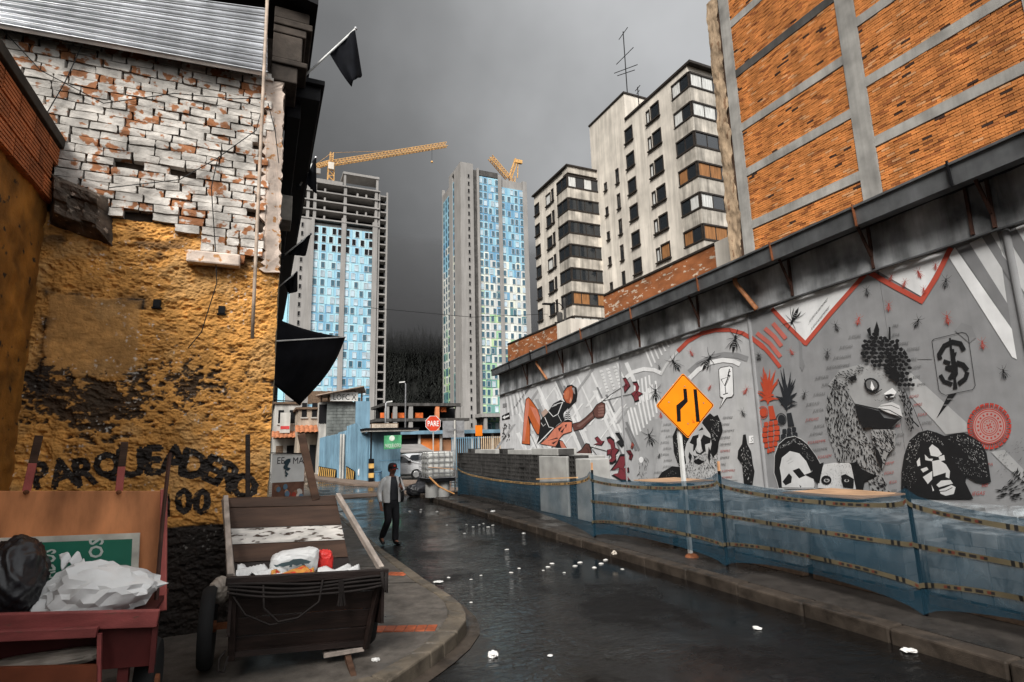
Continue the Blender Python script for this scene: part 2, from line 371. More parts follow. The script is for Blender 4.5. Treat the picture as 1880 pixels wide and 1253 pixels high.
# low cloud lying on the mountain: lens-shaped banks of even thin volume
m = bpy.data.materials.new('cloud_air'); m.use_nodes = True; nt = m.node_tree; nt.nodes.clear()
o_ = nt.nodes.new('ShaderNodeOutputMaterial'); pv = nt.nodes.new('ShaderNodeVolumePrincipled'); pv.inputs['Color'].default_value = (.20, .20, .205, 1); pv.inputs['Density'].default_value = .006; pv.inputs['Anisotropy'].default_value = .2
nt.links.new(pv.outputs[0], o_.inputs['Volume'])
for (cx, cy, cz, ax, ay, az, lab) in ((150, 470, 128, 520, 110, 50, 'broad grey cloud bank hiding the top of the wooded mountain'), (95, 420, 92, 150, 50, 20, 'thin wisp of mist drifting low over the dark trees between the towers')):
    bm = bmesh.new(); bmesh.ops.create_icosphere(bm, subdivisions=4, radius=1)
    for v in bm.verts:
        p = v.co; k = 1+.10*math.sin(p.x*5+cx)+.07*math.sin(p.x*11+p.z*7)+.06*math.sin(p.y*6+p.z*4)
        v.co = Vector((p.x*ax*k, p.y*ay*k, p.z*az*k))
    me = bpy.data.meshes.new('low_cloud'); bm.to_mesh(me); bm.free(); o = link(bpy.data.objects.new('low_cloud', me)); o.location = (cx, cy, cz); me.materials.append(m)
    tag(o, lab, 'cloud', kind='stuff')
# ------------------------------------------------------------------ old house on the left
YW = 7.4
XC = onY(507, 600, YW).x; XS = onY(75, 500, YW).x
m_stucco = M('ochre_stucco', (1, 1, 1), .82, .16, 14, bump=.5, bscale=45, vcol=True, spec=.3, bdist=.012)
m_whitebrick = M('whitewashed_brick', (.60, .56, .51), .85, .40, 4, streak=.55, bump=.8, bscale=30, col2=(.36, .15, .065), thr=.65, rand=.19, bdist=.01)
m_mortar = M('sooty_mortar', (.07, .055, .045), .95, .5, 6, bump=.6, bscale=30)
m_black = M('black_paint', (.006, .006, .007), .6, .3, 4, spec=.12)
m_cloth = M('black_cloth', (.005, .0055, .0075), .85, .3, 6, bump=.15, bscale=25, spec=.08)
m_galv = M('galvanised_sheet', (.70, .71, .73), .30, .3, 1.5, metal=.85, streak=.5, stretch=(.25, 3, 3))
m_rust = M('rusty_iron', (.16, .055, .022), .75, .5, 8, bump=.3)
m_steel = M('grey_steel', (.35, .35, .36), .45, .2, 5, metal=.6)
m_pink = M('flaking_plaster', (.55, .45, .38), .85, .35, 5, bump=.5, bscale=30, col2=(.40, .20, .08), thr=.60)
m_cable = M('black_cable', (.01, .01, .01), .6, .1, 3)

house = thing('old_house', 'old house with peeling whitewashed brick above rough ochre stucco, black painted base', 'house', (-1.2, YW, 0))
MB().box(-3.7, XC-.03, YW+.035, 21, -.02, 7.6).build('masonry_core', m_mortar, house)
# stucco sheet as a displaced grid, colour per vertex
nx, nz = 400, 700
xs = np.linspace(XS-.05, XC, nx); zs = np.linspace(.05, 4.75, nz)
GX, GZ = np.meshgrid(xs, zs)
big = fbm(GX*1.3+3, GZ*1.3, 11, 3); mid = fbm(GX*12+1.2*GZ+.6*np.sin(GZ*9), GZ*19+9, 5, 3); fine = fbm(GX*34+3*mid, GZ*44, 8, 3)
rid = 1-np.abs(2*mid-1)
D = .03*(big-.5)+.046*(mid-.5)+.020*(rid-.6)+.028*(fine-.5)
# pixel position of each vertex
v = np.stack([GX, np.full_like(GX, YW), GZ-CAMH], -1)
dd = v@np.array(_F); PXX = CW/2+FPX*(v@np.array(_R))/dd; PYY = CH/2-FPX*(v@np.array(_U))/dd
lum = .70+.75*fbm(GX*2.2, GZ*2.2, 21, 4)*fbm(GX*8, GZ*8, 31, 3)*2
C = np.stack([.46*lum, .222*lum, .055*lum], -1)
pale = np.clip((fbm(GX*3, GZ*3, 77, 4)-.56)*9, 0, 1)[..., None]*.5
C = C*(1-pale)+np.array([.50, .30, .12])*pale
# smooth older patch, darker along its top and left edges
x0, x1 = onY(88, 560, YW).x, onY(258, 620, YW).x; z0, z1 = onY(170, 695, YW).z, onY(170, 545, YW).z
ed = np.minimum(np.minimum(GX-x0, x1-GX), np.minimum(GZ-z0, z1-GZ))+.05*(fbm(GX*9, GZ*9, 3)-.5)
pm = np.clip(ed/.03, 0, 1)
D = D*(1-.8*pm)+.018*pm
C = C*(1-pm[..., None]*.55)+np.array([.36, .20, .075])*lum[..., None]*pm[..., None]*.55
edge_dark = np.exp(-np.abs(ed)/.05)*((GZ > z1-.12) | (GX < x0+.1))*np.clip((fbm(GX*6, GZ*6, 41)-.38)*5, 0, 1)
# grime: dense in a broad band over the lettering and to the left
band = np.exp(-((PYY-725-20*np.sin(GX*3))/70)**2)*np.clip(1.25-(PXX/640), .25, 1)+.12*np.exp(-((PYY-870)/70)**2)
cav = .62*mid+.38*fine
gr_ = np.clip((.17+.52*np.clip(band, 0, 1)+.16*(fbm(GX*3, GZ*3, 61)-.5)*2-cav)*11, 0, 1)*np.clip(band*3, 0, 1)
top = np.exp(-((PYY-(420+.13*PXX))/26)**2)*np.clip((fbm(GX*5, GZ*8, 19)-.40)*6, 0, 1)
g = np.clip(gr_*.92+edge_dark+top*.8, 0, .97)
white = .8*np.clip((fbm(GX*30, GZ*30, 91, 3)-.72)*14, 0, 1)*(GZ > 1.0)*np.clip((fbm(GX*3, GZ*3, 92)-.45)*5, 0, 1)
# stencilled letters, arching downhill
letters = [('P', 76, 872, 46, -14), ('A', 116, 868, 48, -12), ('R', 157, 866, 49, -10), ('Q', 198, 858, 51, -6), ('U', 241, 850, 52, -3), ('E', 283, 845, 50, 0), ('A', 321, 842, 47, 4), ('D', 357, 853, 49, 14), ('E', 391, 862, 46, 22), ('R', 421, 876, 47, 30), ('O', 449, 893, 44, 36), ('1', 306, 928, 42, 0), ('0', 338, 920, 44, 2), ('0', 371, 921, 44, 6)]
LM = np.zeros_like(GX)
for ch, cx, cy, h, ang in letters:
    tv, tf = text_geo(ch); tv = np.array(tv); c0 = (tv.min(0)+tv.max(0))/2; s = h/(tv[:, 1].max()-tv[:, 1].min()); a = rad(ang)
    sel = (np.abs(PXX-cx) < h) & (np.abs(PYY-cy) < h)
    wob = 3.0*(fbm(GX[sel]*22, GZ[sel]*22, 5)-.5)
    qx = (PXX[sel]-cx)+wob; qy = (PYY[sel]-cy)+wob
    hit = np.zeros(qx.shape, bool)
    for ox, oy in ((0, 0), (3.8, 0), (-3.8, 0), (0, 3.4), (0, -3.4)):   # a fat brush
        lx = ((qx+ox)*math.cos(a)+(qy+oy)*math.sin(a))/s*1.0+c0[0]; ly = -(-(qx+ox)*math.sin(a)+(qy+oy)*math.cos(a))/s+c0[1]
        for t in tf:
            p = tv[list(t)]
            for k in range(1, len(t)-1):
                A, B, Cc = p[0], p[k], p[k+1]
                d1 = (lx-B[0])*(A[1]-B[1])-(A[0]-B[0])*(ly-B[1]); d2 = (lx-Cc[0])*(B[1]-Cc[1])-(B[0]-Cc[0])*(ly-Cc[1]); d3 = (lx-A[0])*(Cc[1]-A[1])-(Cc[0]-A[0])*(ly-A[1])
                hit |= ~(((d1 < 0) | (d2 < 0) | (d3 < 0)) & ((d1 > 0) | (d2 > 0) | (d3 > 0)))
    LM[sel] = np.maximum(LM[sel], hit*1.0)
g = np.maximum(g, LM*np.clip(1.15-6*np.clip(cav-.64, 0, 1), .1, .985))
zd = onY(440, 957, YW).z
dado = np.clip((zd+.03*(fbm(GX*5, GZ*5, 13)-.5)-GZ)/.02, 0, 1)
g = np.maximum(g, dado*.985)
C = C*(1-g[..., None])+np.array([.012, .011, .011])*g[..., None]
C = C*(1-white[..., None]*.8)+np.array([.6, .57, .52])*white[..., None]*.8
# ragged right edge
GX2 = GX.copy(); GX2[:, -1] += .03*(fbm(zs*5, zs*0, 4)-.5); GX2[:, -2] += .02*(fbm(zs*5, zs*0, 4)-.5)
Yv = YW-.02-D
verts = np.stack([GX2+1.2, Yv-YW, GZ], -1).reshape(-1, 3)
idx = np.arange(nx*nz).reshape(nz, nx)
quads = np.stack([idx[:-1, :-1], idx[:-1, 1:], idx[1:, 1:], idx[1:, :-1]], -1).reshape(-1, 4)
me = bpy.data.meshes.new('stucco'); me.from_pydata(verts.tolist(), [], quads.tolist())
at = me.attributes.new('Col', 'FLOAT_COLOR', 'POINT'); at.data.foreach_set('color', np.concatenate([C, np.ones(C.shape[:2]+(1,))], -1).astype(np.float32).ravel())
me.polygons.foreach_set('use_smooth', [True]*len(me.polygons)); me.materials.append(m_stucco)
o = link(bpy.data.objects.new('stucco', me)); o.parent = house; o['label'] = 'rough ochre stucco with black hand-painted letters PARQUEADERO'
# corner return of the stucco (street side)
MB().box(XC-.05, XC+.012, YW+.02, 21, 0, 4.7).build('side_wall', M('dirty_side_plaster', (.30, .24, .16), .9, .4, 3, bump=.5, bscale=20), house)

# whitewashed bricks
def brick_mesh(seed, L_, H_, T_, jag):
    r = random.Random(seed); bm = bmesh.new(); bmesh.ops.create_cube(bm, size=1)
    bmesh.ops.subdivide_edges(bm, edges=bm.edges[:], cuts=1, use_grid_fill=True)
    for v in bm.verts:
        n = sum(abs(c) > .4 for c in v.co); k = 1-.022*(n-1)
        v.co = Vector((v.co.x*L_*k+r.uniform(-1, 1)*jag, v.co.y*T_+r.uniform(-1, 1)*jag*.8, v.co.z*H_*k+r.uniform(-1, 1)*jag))
    me = bpy.data.meshes.new('brick'); bm.to_mesh(me); bm.free(); me.materials.append(m_whitebrick); return me
bms = [brick_mesh(i, .262, .094, .12, .0075) for i in range(8)]
bhs = [brick_mesh(i+20, .132, .094, .12, .0075) for i in range(4)]
bound = [(-200, 190), (60, 270), (100, 345), (205, 392), (215, 378), (350, 430), (352, 466), (440, 486), (445, 472), (520, 505)]
def below(px, py):
    for (a, b), (c, d) in zip(bound, bound[1:]):
        if a <= px <= c: return py > b+(d-b)*(px-a)/(c-a)
    return False
rb = random.Random(5); zrow = 3.90; nb = 0
while zrow < 7.35:
    x = -3.5+rb.uniform(0, .25)
    while x < XC-.22:
        short = rb.random() < .16; ln = .135 if short else .267
        px, py = pj((x+ln/2, YW-.06, zrow))
        hole = (abs(px-340) < 13 and abs(py-318) < 13) or (abs(px-241) < 12 and abs(py-292) < 12) or (abs(px-352) < 12 and abs(py-372) < 10)
        if not below(px, py) and px > -45 and py > -25 and not hole and nb < 330 and py > 30+.18*px and x+ln < XC-.13:
            o = bpy.data.objects.new('brick', rb.choice(bhs if short else bms)); link(o); o.parent = house
            o.location = (x+ln/2+1.2, -.02+rb.uniform(-.010, .010), zrow); o.rotation_euler = (rb.uniform(-.03, .03), rb.uniform(-.02, .02), rb.uniform(-.03, .03)); nb += 1
        x += ln+rb.uniform(.002, .014)
    zrow += .1015+rb.uniform(-.003, .003)
# flaking plaster down the corner
def strip(px0, px1, py0, py1, y, n=26, amp=.02, seed=1):
    r = random.Random(seed); a, b = [], []
    for i in range(n+1):
        py = py0+(py1-py0)*i/n
        p = onY(px0(py), py, y); q = onY(px1(py), py, y); p.x += r.uniform(-amp, amp); q.x += r.uniform(-amp*.4, amp*.4); p.y += r.uniform(-.01, .01); q.y += r.uniform(-.01, .01)
        a.append(p); b.append(q)
    mb = MB(); pts = a+b[::-1]; mb.prism(pts, (0, .09, 0)); return mb
strip(lambda y: 486-.01*y, lambda y: 521-.024*(y-150), 150, 500, YW-.06, n=60, amp=.05).build('corner_plaster', m_pink, house)
# cornice stack at the roof corner
cb = MB()
for i, (w, zt, zb) in enumerate(((.30, 20, 40), (.36, 40, 52), (.26, 52, 66), (.20, 66, 112), (.30, 112, 122), (.14, 122, 152))):
    p = onY(500, zt, YW); q = onY(500, zb, YW)
    cb.box(XC-.22, XC+w*.75, YW-.06-w*.2, YW+1.2, q.z, p.z-.002)
cb.build('cornice', M('sooty_plaster', (.055, .044, .036), .9, .5, 4, bump=.5, bscale=25), house, bevel=.015)
p = onY(500, 18, YW); MB().prism([(-2.9, YW-.30, p.z+.75), (XC+.32, YW-.30, p.z+.02), (XC+.32, YW+1.5, p.z+.02), (-2.9, YW+1.5, p.z+.75)], (0, 0, .10)).build('roof_edge', m_black, house)
# corrugated sheet under the roof edge: ridges run along the wall
q00, q10, q11, q01 = onY(-90, 36, 7.18), onY(491, 141, 7.18), onY(491, 20, 7.34), onY(-90, -54, 7.34)
def cor(u, w):
    p = (q00*(1-u)+q10*u)*(1-w)+(q01*(1-u)+q11*u)*w
    return p+Vector((0, -.062, .010))*math.sin(w*2*math.pi*9.5)
MB().grid(cor, 10, 150).build('corrugated_sheet', m_galv, house, smooth=True)
# broken masonry stump, lintel ledge, vents, pipe, cables
sm_ = MB(); 
def lump(u, w):
    pxx = 92+u*116; pyy = 318+u*48+w*(96-u*8)
    p = onY(pxx, pyy, YW); e = min(u, 1-u, w, 1-w); n_ = float(fbm(np.array(u*4.), np.array(w*4.), 17, 4)); n2 = float(vnoise(np.floor(np.array(u*4.3+w*.7))*1.7, np.floor(np.array(w*5.2))*1.7, 4))
    return Vector((p.x, YW-.02-.22*min(1, e*6)*(.35+.7*n_+.35*n2), p.z))
sm_.grid(lump, 46, 46).build('broken_masonry', M('dark_masonry', (.085, .065, .05), .9, .75, 7, bump=.9, bscale=18, col2=(.30, .24, .19), thr=.62), house)  # broken area coloured dark brown with paler patches
a, b = onY(344, 462, YW-.1), onY(441, 482, YW-.1)
MB().box(a.x, b.x, YW-.17, YW, b.z-.07, a.z+.01).build('brick_ledge', m_pink, house, bevel=.02)
for (cx, cy) in ((288, 557), (407, 569)):
    p = onY(cx, cy, YW-.05); MB().box(p.x-.036, p.x+.036, YW-.062, YW, p.z-.045, p.z+.045).box(p.x-.05, p.x+.05, YW-.056, YW, p.z-.06, p.z-.046).build('vent_dark', m_black, house)  # black boxes stand in for the dark inside small wall holes
pts = [onY(491-28*t, 632*t-10, 7.13) for t in np.linspace(0, 1, 7)]
MB().tube(pts, .021, 10).build('drainpipe', M('rusty_pale_pipe', (.42, .33, .26), .6, .4, 6, streak=.5), house, smooth=True)
cab = MB()
for path in (((0, 50), (75, 130), (190, 190), (320, 172), (430, 182), (485, 180)), ((150, 85), (120, 150), (84, 212)), ((485, 185), (470, 240), (400, 290), (388, 345), (395, 450), (398, 520), (370, 610), (345, 640)), ((400, 290), (330, 330), (200, 345)), ((492, 190), (505, 240), (512, 300))):
    P = [onY(x, y, YW-.13) for x, y in path]; cab.tube(P, .006, 5)
cab.build('cable', m_cable, house)
# projecting eave along the street side, underside in shade
P = onY(588, 187, 7.75)
eb = MB(); eb.box(XC, P.x, 7.75, 24, P.z, P.z+.22); eb.box(XC, P.x+.05, 7.68, 24, P.z+.22, P.z+.30); eb.box(XC, P.x-.25, 7.9, 24, P.z-.25, P.z-.002)
eb.build('eave', m_black, house, bevel=.01)
p = onY(524, 380, 9.0); MB().box(XC, p.x+.10, 9.0, 9.5, p.z-.22, p.z+.20).build('bracket_box', M('dirty_grey_box', (.25, .23, .20), .7, .4, 5), house, bevel=.01)  # small grey bracket box on the street side

# neighbour's side wall at the far left, running towards the viewer
side = thing('side_wall', 'ochre side wall with bare clay blocks on top, at the far left edge', 'wall', (XS, 4, 0))
zt = onX(60, 200, XS)
ztop = onX(55, 182, XS).z
nu, nv = 120, 130
def sidef(u, w):
    y = YW-.02-u*4.6; z = w*4.9
    return Vector((XS-.012+.045*(fbm(np.array(y*5.), np.array(z*7.), 2)-.5)+.02*(fbm(np.array(y*18.), np.array(z*18.), 6)-.5), y, z))
so = MB(); so.grid(sidef, nu, nv); so.build('stucco', M('dark_ochre_stucco', (.30, .125, .02), .85, .5, 3, bump=.6, bscale=40, col2=(.03, .022, .015), thr=.63, streak=.6), side, smooth=True)
MB().box(XS-.35, XS-.035, 2.0, YW+.1, 0, ztop-.12).build('masonry_core', m_mortar, side)
m_clay = M('clay_block', (.36, .115, .04), .8, .3, 6, bump=.3, rand=.35)
def clay_block():
    mb = MB(); mb.box(-.05, .035, -.185, .185, -.105, .105)
    for k in range(5): mb.box(.035, .052, -.183, .183, -.098+k*.041, -.098+k*.041+.028)
    me = mb.mesh('clay_block'); me.materials.append(m_clay); return me
cbm = clay_block(); z = 4.93; row = 0
while z < ztop-.1:
    y = YW-.22-(row % 2)*.19
    while y > 3.4:
        px, py = pj((XS, y, z))
        if -60 < px < 130 and py > -60:
            o = link(bpy.data.objects.new('clay_block', cbm)); o.parent = side; o.location = (0, y-4, z)
        y -= .385
    z += .222; row += 1
MB().box(XS-.40, XS+.09, 2.0, YW-.05, ztop-.12, ztop).build('coping', M('sooty_coping', (.035, .028, .022), .85, .4, 5), side, bevel=.01)

# black flags on short poles along the street side of the old house
def flag(pole, c4, Y, lab):
    a, b = onY(*pole[0], Y), onY(*pole[1], Y)
    t = thing('flag', lab, 'flag', (a.x, a.y, a.z), 'black flags along the old house')
    MB().tube([a, b], .016, 8).build('pole', M('pale_pole', (.6, .6, .58), .5, .2, 6), t, smooth=True)
    q = [onY(*p, Y) for p in c4]
    def fn(u, w):
        p = (q[0]*(1-u)+q[1]*u)*(1-w)+(q[3]*(1-u)+q[2]*u)*w
        s = math.sin(u*5+w*3)*.06*(.3+w)+math.sin(u*13+w*2)*.015
        return p+Vector((s*.25, s, -.04*math.sin(u*math.pi)*w))
    o = MB().grid(fn, 18, 14).build('cloth', m_cloth, t, smooth=True); sd = o.modifiers.new('thick', 'SOLIDIFY'); sd.thickness = .004
    MB().lathe(b, [(.01, -.02), (.026, -.01), (.026, .012), (.008, .03)], 8, ax=(b-a)).build('finial', m_steel, t)
    MB().box(a.x-.05, a.x+.03, a.y-.04, a.y+.04, a.z-.06, a.z+.03).build('bracket', m_black, t)
flag(((543, 155), (653, 53)), ((604, 97), (652, 56), (664, 132), (645, 158)), 8.2, 'large black flag on a white pole high above the roof corner')
flag(((548, 345), (580, 290)), ((553, 322), (581, 289), (580, 352), (556, 330)), 10.5, 'black flag hanging beside the dark eave in front of the crane mast')
flag(((520, 470), (571, 430)), ((529, 464), (572, 429), (560, 467), (531, 468)), 12.5, 'black flag folded almost shut, third one down the old house')
flag(((508, 530), (545, 500)), ((520, 517), (547, 499), (545, 533), (530, 540)), 14.5, 'lowest small black flag above the tarpaulin awning')
# tarpaulin awning
aw = thing('awning', 'black tarpaulin awning stretched out from the corner of the ochre house', 'awning', (XC+.02, 8.2, 2.5))
q = [onY(502, 583, 8.0), onY(634, 619, 9.3), onY(549, 744, 9.3), onY(498, 703, 8.0)]
def awf(u, w):
    p = (q[0]*(1-u)+q[1]*u)*(1-w)+(q[3]*(1-u)+q[2]*u)*w
    b = math.sin(u*math.pi)*math.sin(w*math.pi)
    return p+Vector((.10*math.sin(w*math.pi)*u*(1 if u > .5 else .4), -.18*b+.012*math.sin(w*16+u*7), -.02*b-.05*math.sin(u*math.pi)*(1-w)))
o = MB().grid(awf, 24, 20).build('tarpaulin', m_cloth, aw, smooth=True); sd = o.modifiers.new('thick', 'SOLIDIFY'); sd.thickness = .005
MB().tube([onY(500, 627, 7.9), onY(634, 619, 9.28)], .011, 6).build('rod', M('pale_pole', (.6, .6, .58)), aw)
MB().tube([onY(498, 735, 8.6), onY(552, 738, 9.3)], .008, 6).build('rod', m_black, aw)
# street poster past the corner
po = thing('poster', 'white advertising poster with a dark rose hung past the house corner', 'poster', (onY(533, 880, 9.0).x, 9.0, 1.0))
A, B = onY(500, 834, 9.0), onY(558, 884, 9.0)
MB().box(A.x, B.x, 9.0, 9.02, B.z, A.z).build('panel', M('poster_white', (.74, .74, .72), .6, .12, 4), po)
A2, B2 = onY(500, 887, 9.0), onY(557, 917, 9.0)
MB().box(A2.x, B2.x, 9.004, 9.02, B2.z, A2.z).build('photo_strip', M('poster_brown', (.16, .075, .05), .5, .4, 9), po)
lt = MB(); Lx = onY(508, 850, 9).x
sc_ = (onY(508, 840, 9).z-onY(508, 852, 9).z)/.7
text_on(lt, 'EE', lambda x, y, i: (Lx+x*sc_*.8, 8.996, onY(508, 852, 9).z+y*sc_)); Mx = onY(537, 850, 9).x
text_on(lt, 'MAR', lambda x, y, i: (Mx+x*sc_*.8, 8.996, onY(537, 852, 9).z+y*sc_))
lt.build('lettering', M('print_dark', (.05, .04, .05), .6), po)
rose = MB(); rr = random.Random(2)
for k in range(16):
    cx = 526+rr.uniform(-4, 4)*(1-.03*k); cy = 846+k*1.9; p = onY(cx, cy, 9); w = rr.uniform(.012, .045)*(1 if k < 9 else .6)
    rose.poly([(p.x+math.cos(t)*w*rr.uniform(.6, 1.1), 8.995-.0005*k, p.z+math.sin(t)*w*rr.uniform(.5, .9)) for t in np.linspace(0, 5.4, 7)])
rose.build('rose', M('print_rose', (.03, .06, .075), .6), po)
for k in range(11):
    p = onY(505+rr.uniform(0, 48), 893+rr.uniform(0, 20), 9); w = rr.uniform(.025, .05); c = rr.choice([(.6, .55, .5), (.35, .05, .03), (.12, .2, .28), (.30, .15, .09), (.55, .30, .2)])
    MB().poly([(p.x+math.cos(t)*w, 8.998-.0006*k, p.z+math.sin(t)*w*1.3) for t in np.linspace(0, 5.6, 9)]).build('print', M('print_%d' % k, c, .6), po)
MB().tube([onY(452, 831, 8.6), onY(500, 832, 8.98), onY(560, 833, 8.98)], .008, 5).build('hanger', m_black, po)
# ------------------------------------------------------------------ warehouse with the painted wall
WA = rad(5.3); WD = Vector((math.sin(WA), math.cos(WA), 0)); WNM = Vector((-math.cos(WA), math.sin(WA), 0)); WP0 = Vector((10.1, 6, 0))
def onW(px, py, off=0.0):
    v = ray(px, py); o = Vector((0, 0, CAMH)); t = (off-(o-WP0).dot(WNM))/v.dot(WNM); return o+v*t
def wpt(s, z, off=0.0): return WP0+WD*s+WNM*off+Vector((0, 0, z))      # s along the wall
def ws(P): return (Vector(P)-WP0).dot(WD)
FL = lambda x: 725-.331*(x-920)
GT = lambda x: 680-.4555*(x-903)
GB = lambda x: 692-.4186*(x-903)
wh = thing('warehouse', 'long low warehouse whose grey wall carries a stencilled mural under a dark gutter', 'building', tuple(wpt(0, 0)))
m_mural = M('mural_paint', (1, 1, 1), .75, .10, 3, vcol=True, streak=.16, bump=.1, bscale=20)
m_sheet = M('dark_sheet_metal', (.46, .47, .48), .5, .65, 1.6, metal=.1, streak=.75, rvar=.15)
m_gut = M('gutter_metal', (.17, .175, .18), .42, .3, 2.5, metal=.4, streak=.4)
sA, sB = ws(onW(917, 745)), ws(onW(2060, 500))
sA, sB = max(sA, sB), min(sA, sB)
ztop = max(onW(1880, GT(1880)).z, 6.6)
# wall body, front face = mural ground, split where the panels meet

GO = .5
g0, g1 = onW(902, GT(902), GO), onW(1900, GT(1900), GO); b0, b1 = onW(902, GB(902), GO), onW(1900, GB(1900), GO)
ZG = (g0.z+g1.z)/2; ZGB = (b0.z+b1.z)/2

ends = [ws(onW(x, FL(x))) for x in (917, 1138, 1374, 1612, 1846)]+[sB]
for i in range(len(ends)-1):
    a, b = ends[i], ends[i+1]
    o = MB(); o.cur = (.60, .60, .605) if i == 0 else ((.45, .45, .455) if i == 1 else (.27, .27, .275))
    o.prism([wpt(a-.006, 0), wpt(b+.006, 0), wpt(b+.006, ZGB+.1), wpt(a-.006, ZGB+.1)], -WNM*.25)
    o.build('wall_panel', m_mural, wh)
MB().prism([wpt(sA+.0, 0, -.2), wpt(sB, 0, -.2), wpt(sB, ZGB+.3, -.2), wpt(sA, ZGB+.3, -.2)], -WNM*7.5).build('wall_core', m_sheet, wh)
MB().prism([wpt(sA, ZG-.05, GO-.1), wpt(sB, ZG-.05, GO-.1), wpt(sB, ZG+.55, -7.5), wpt(sA, ZG+.55, -7.5)], (0, 0, .06)).build('roof', m_sheet, wh)
for x in (1138, 1374, 1846):     # rounded piers over the joints
    P = onW(x, FL(x)); s = ws(P); mb = MB(); mb.cur = (.27, .27, .275)
    pts = [wpt(s+.055*math.sin(t), 0, .045*math.cos(t)-.005) for t in np.linspace(-1.5, 1.5, 9)]
    mb.prism(pts, (0, 0, P.z+.02)); mb.build('pier', m_mural, wh)
# dark metal sheets above the mural, each its own part, lapped
sx = [917, 1002, 1064, 1138, 1181, 1287, 1387, 1612, 1842, 2060]
for i, (a, b) in enumerate(zip(sx, sx[1:])):
    A, B = onW(a, FL(a), .05), onW(b, FL(b), .05); of = .05+.018*(i % 2)
    sa, sb = ws(A)+.02, ws(B)-.02
    def fsh(u, w, A=A, B=B, of=of, i=i):
        s = sa+(sb-sa)*u; z0 = A.z+(B.z-A.z)*u; z = z0+(ZGB+.25-z0)*w
        return wpt(s, z, of+.02*math.sin(u*7+i*2)*math.sin(w*5+i)+.012*math.sin(u*23+w*9))
    o = MB().grid(fsh, 24, 10).build('metal_sheet', m_sheet, wh, smooth=True)
    MB().prism([wpt(sa, A.z-.02, of+.005), wpt(sb, B.z-.02, of+.005), wpt(sb, B.z-.02, of+.07), wpt(sa, A.z-.02, of+.07)], (0, 0, .025)).build('drip_lip', m_gut, wh)
# gutter with lip, in lengths
s0, s1 = ws(g0), ws(g1)-2
n = 9
for k in range(n):
    a = s0+(s1-s0)*k/n; b = s0+(s1-s0)*(k+1)/n; d = .01 if k % 2 else 0
    prof = [(GO-.28, ZGB+.03), (GO, ZGB+d*.5), (GO+.015+d, ZG-.04), (GO+.05+d, ZG-.04), (GO+.05+d, ZG), (GO-.02, ZG+.001), (GO-.28, ZG-.03)]
    MB().prism([wpt(a, z, o_) for o_, z in prof], WD*(b-a)*.998).build('gutter', m_gut, wh)
MB().prism([wpt(s0, ZGB+.06, 0), wpt(s0, ZGB+.06, GO-.05), wpt(s1, ZGB+.06, GO-.05), wpt(s1, ZGB+.06, 0)], (0, 0, .03)).build('soffit', m_black, wh)
# brackets: strap over the gutter, strut down to the wall
for x in (936, 975, 1005, 1068, 1160, 1284, 1420, 1574, 1750):
    y = GB(x); P = onW(x, y, GO); s = ws(P); rust = x in (1005, 1068, 1160, 1574, 1284, 1420)
    mb = MB(); mb.beam(wpt(s, ZGB-.02, GO+.025), wpt(s, ZG+.03, GO+.06), .05, .02)
    if x not in (936, 975, 1750):
        pass
    mb.build('strap', m_rust if rust else m_black, wh)
for x in (972, 1038, 1092, 1180, 1290, 1462, 1612, 1836):
    P = onW(x, FL(x)); s = ws(P); mb = MB()
    mb.beam(wpt(s, P.z+.02, .10), wpt(s, ZGB+.05, .10), .05, .04); mb.beam(wpt(s, P.z+.25, .12), wpt(s, ZGB+.03, GO-.15), .04, .04)
    if x in (1138, 1836): mb.beam(wpt(s+.3, P.z+.02, .10), wpt(s+.3, ZGB+.05, .10), .05, .04)
    mb.build('bracket', M('dark_rust', (.05, .022, .015), .7, .5, 6), wh)
for pa, pb in (((985, 668), (1004, 696)), ((1350, 520), (1388, 566))):
    a, b = onW(*pa, .30), onW(*pb, .10)
    MB().tube([a+Vector((0, 0, .12)), a, b, b+Vector((0, 0, -.05))], .055, 10).build('downpipe', M('rusty_pipe', (.38, .16, .07), .6, .5, 7), wh, smooth=True)

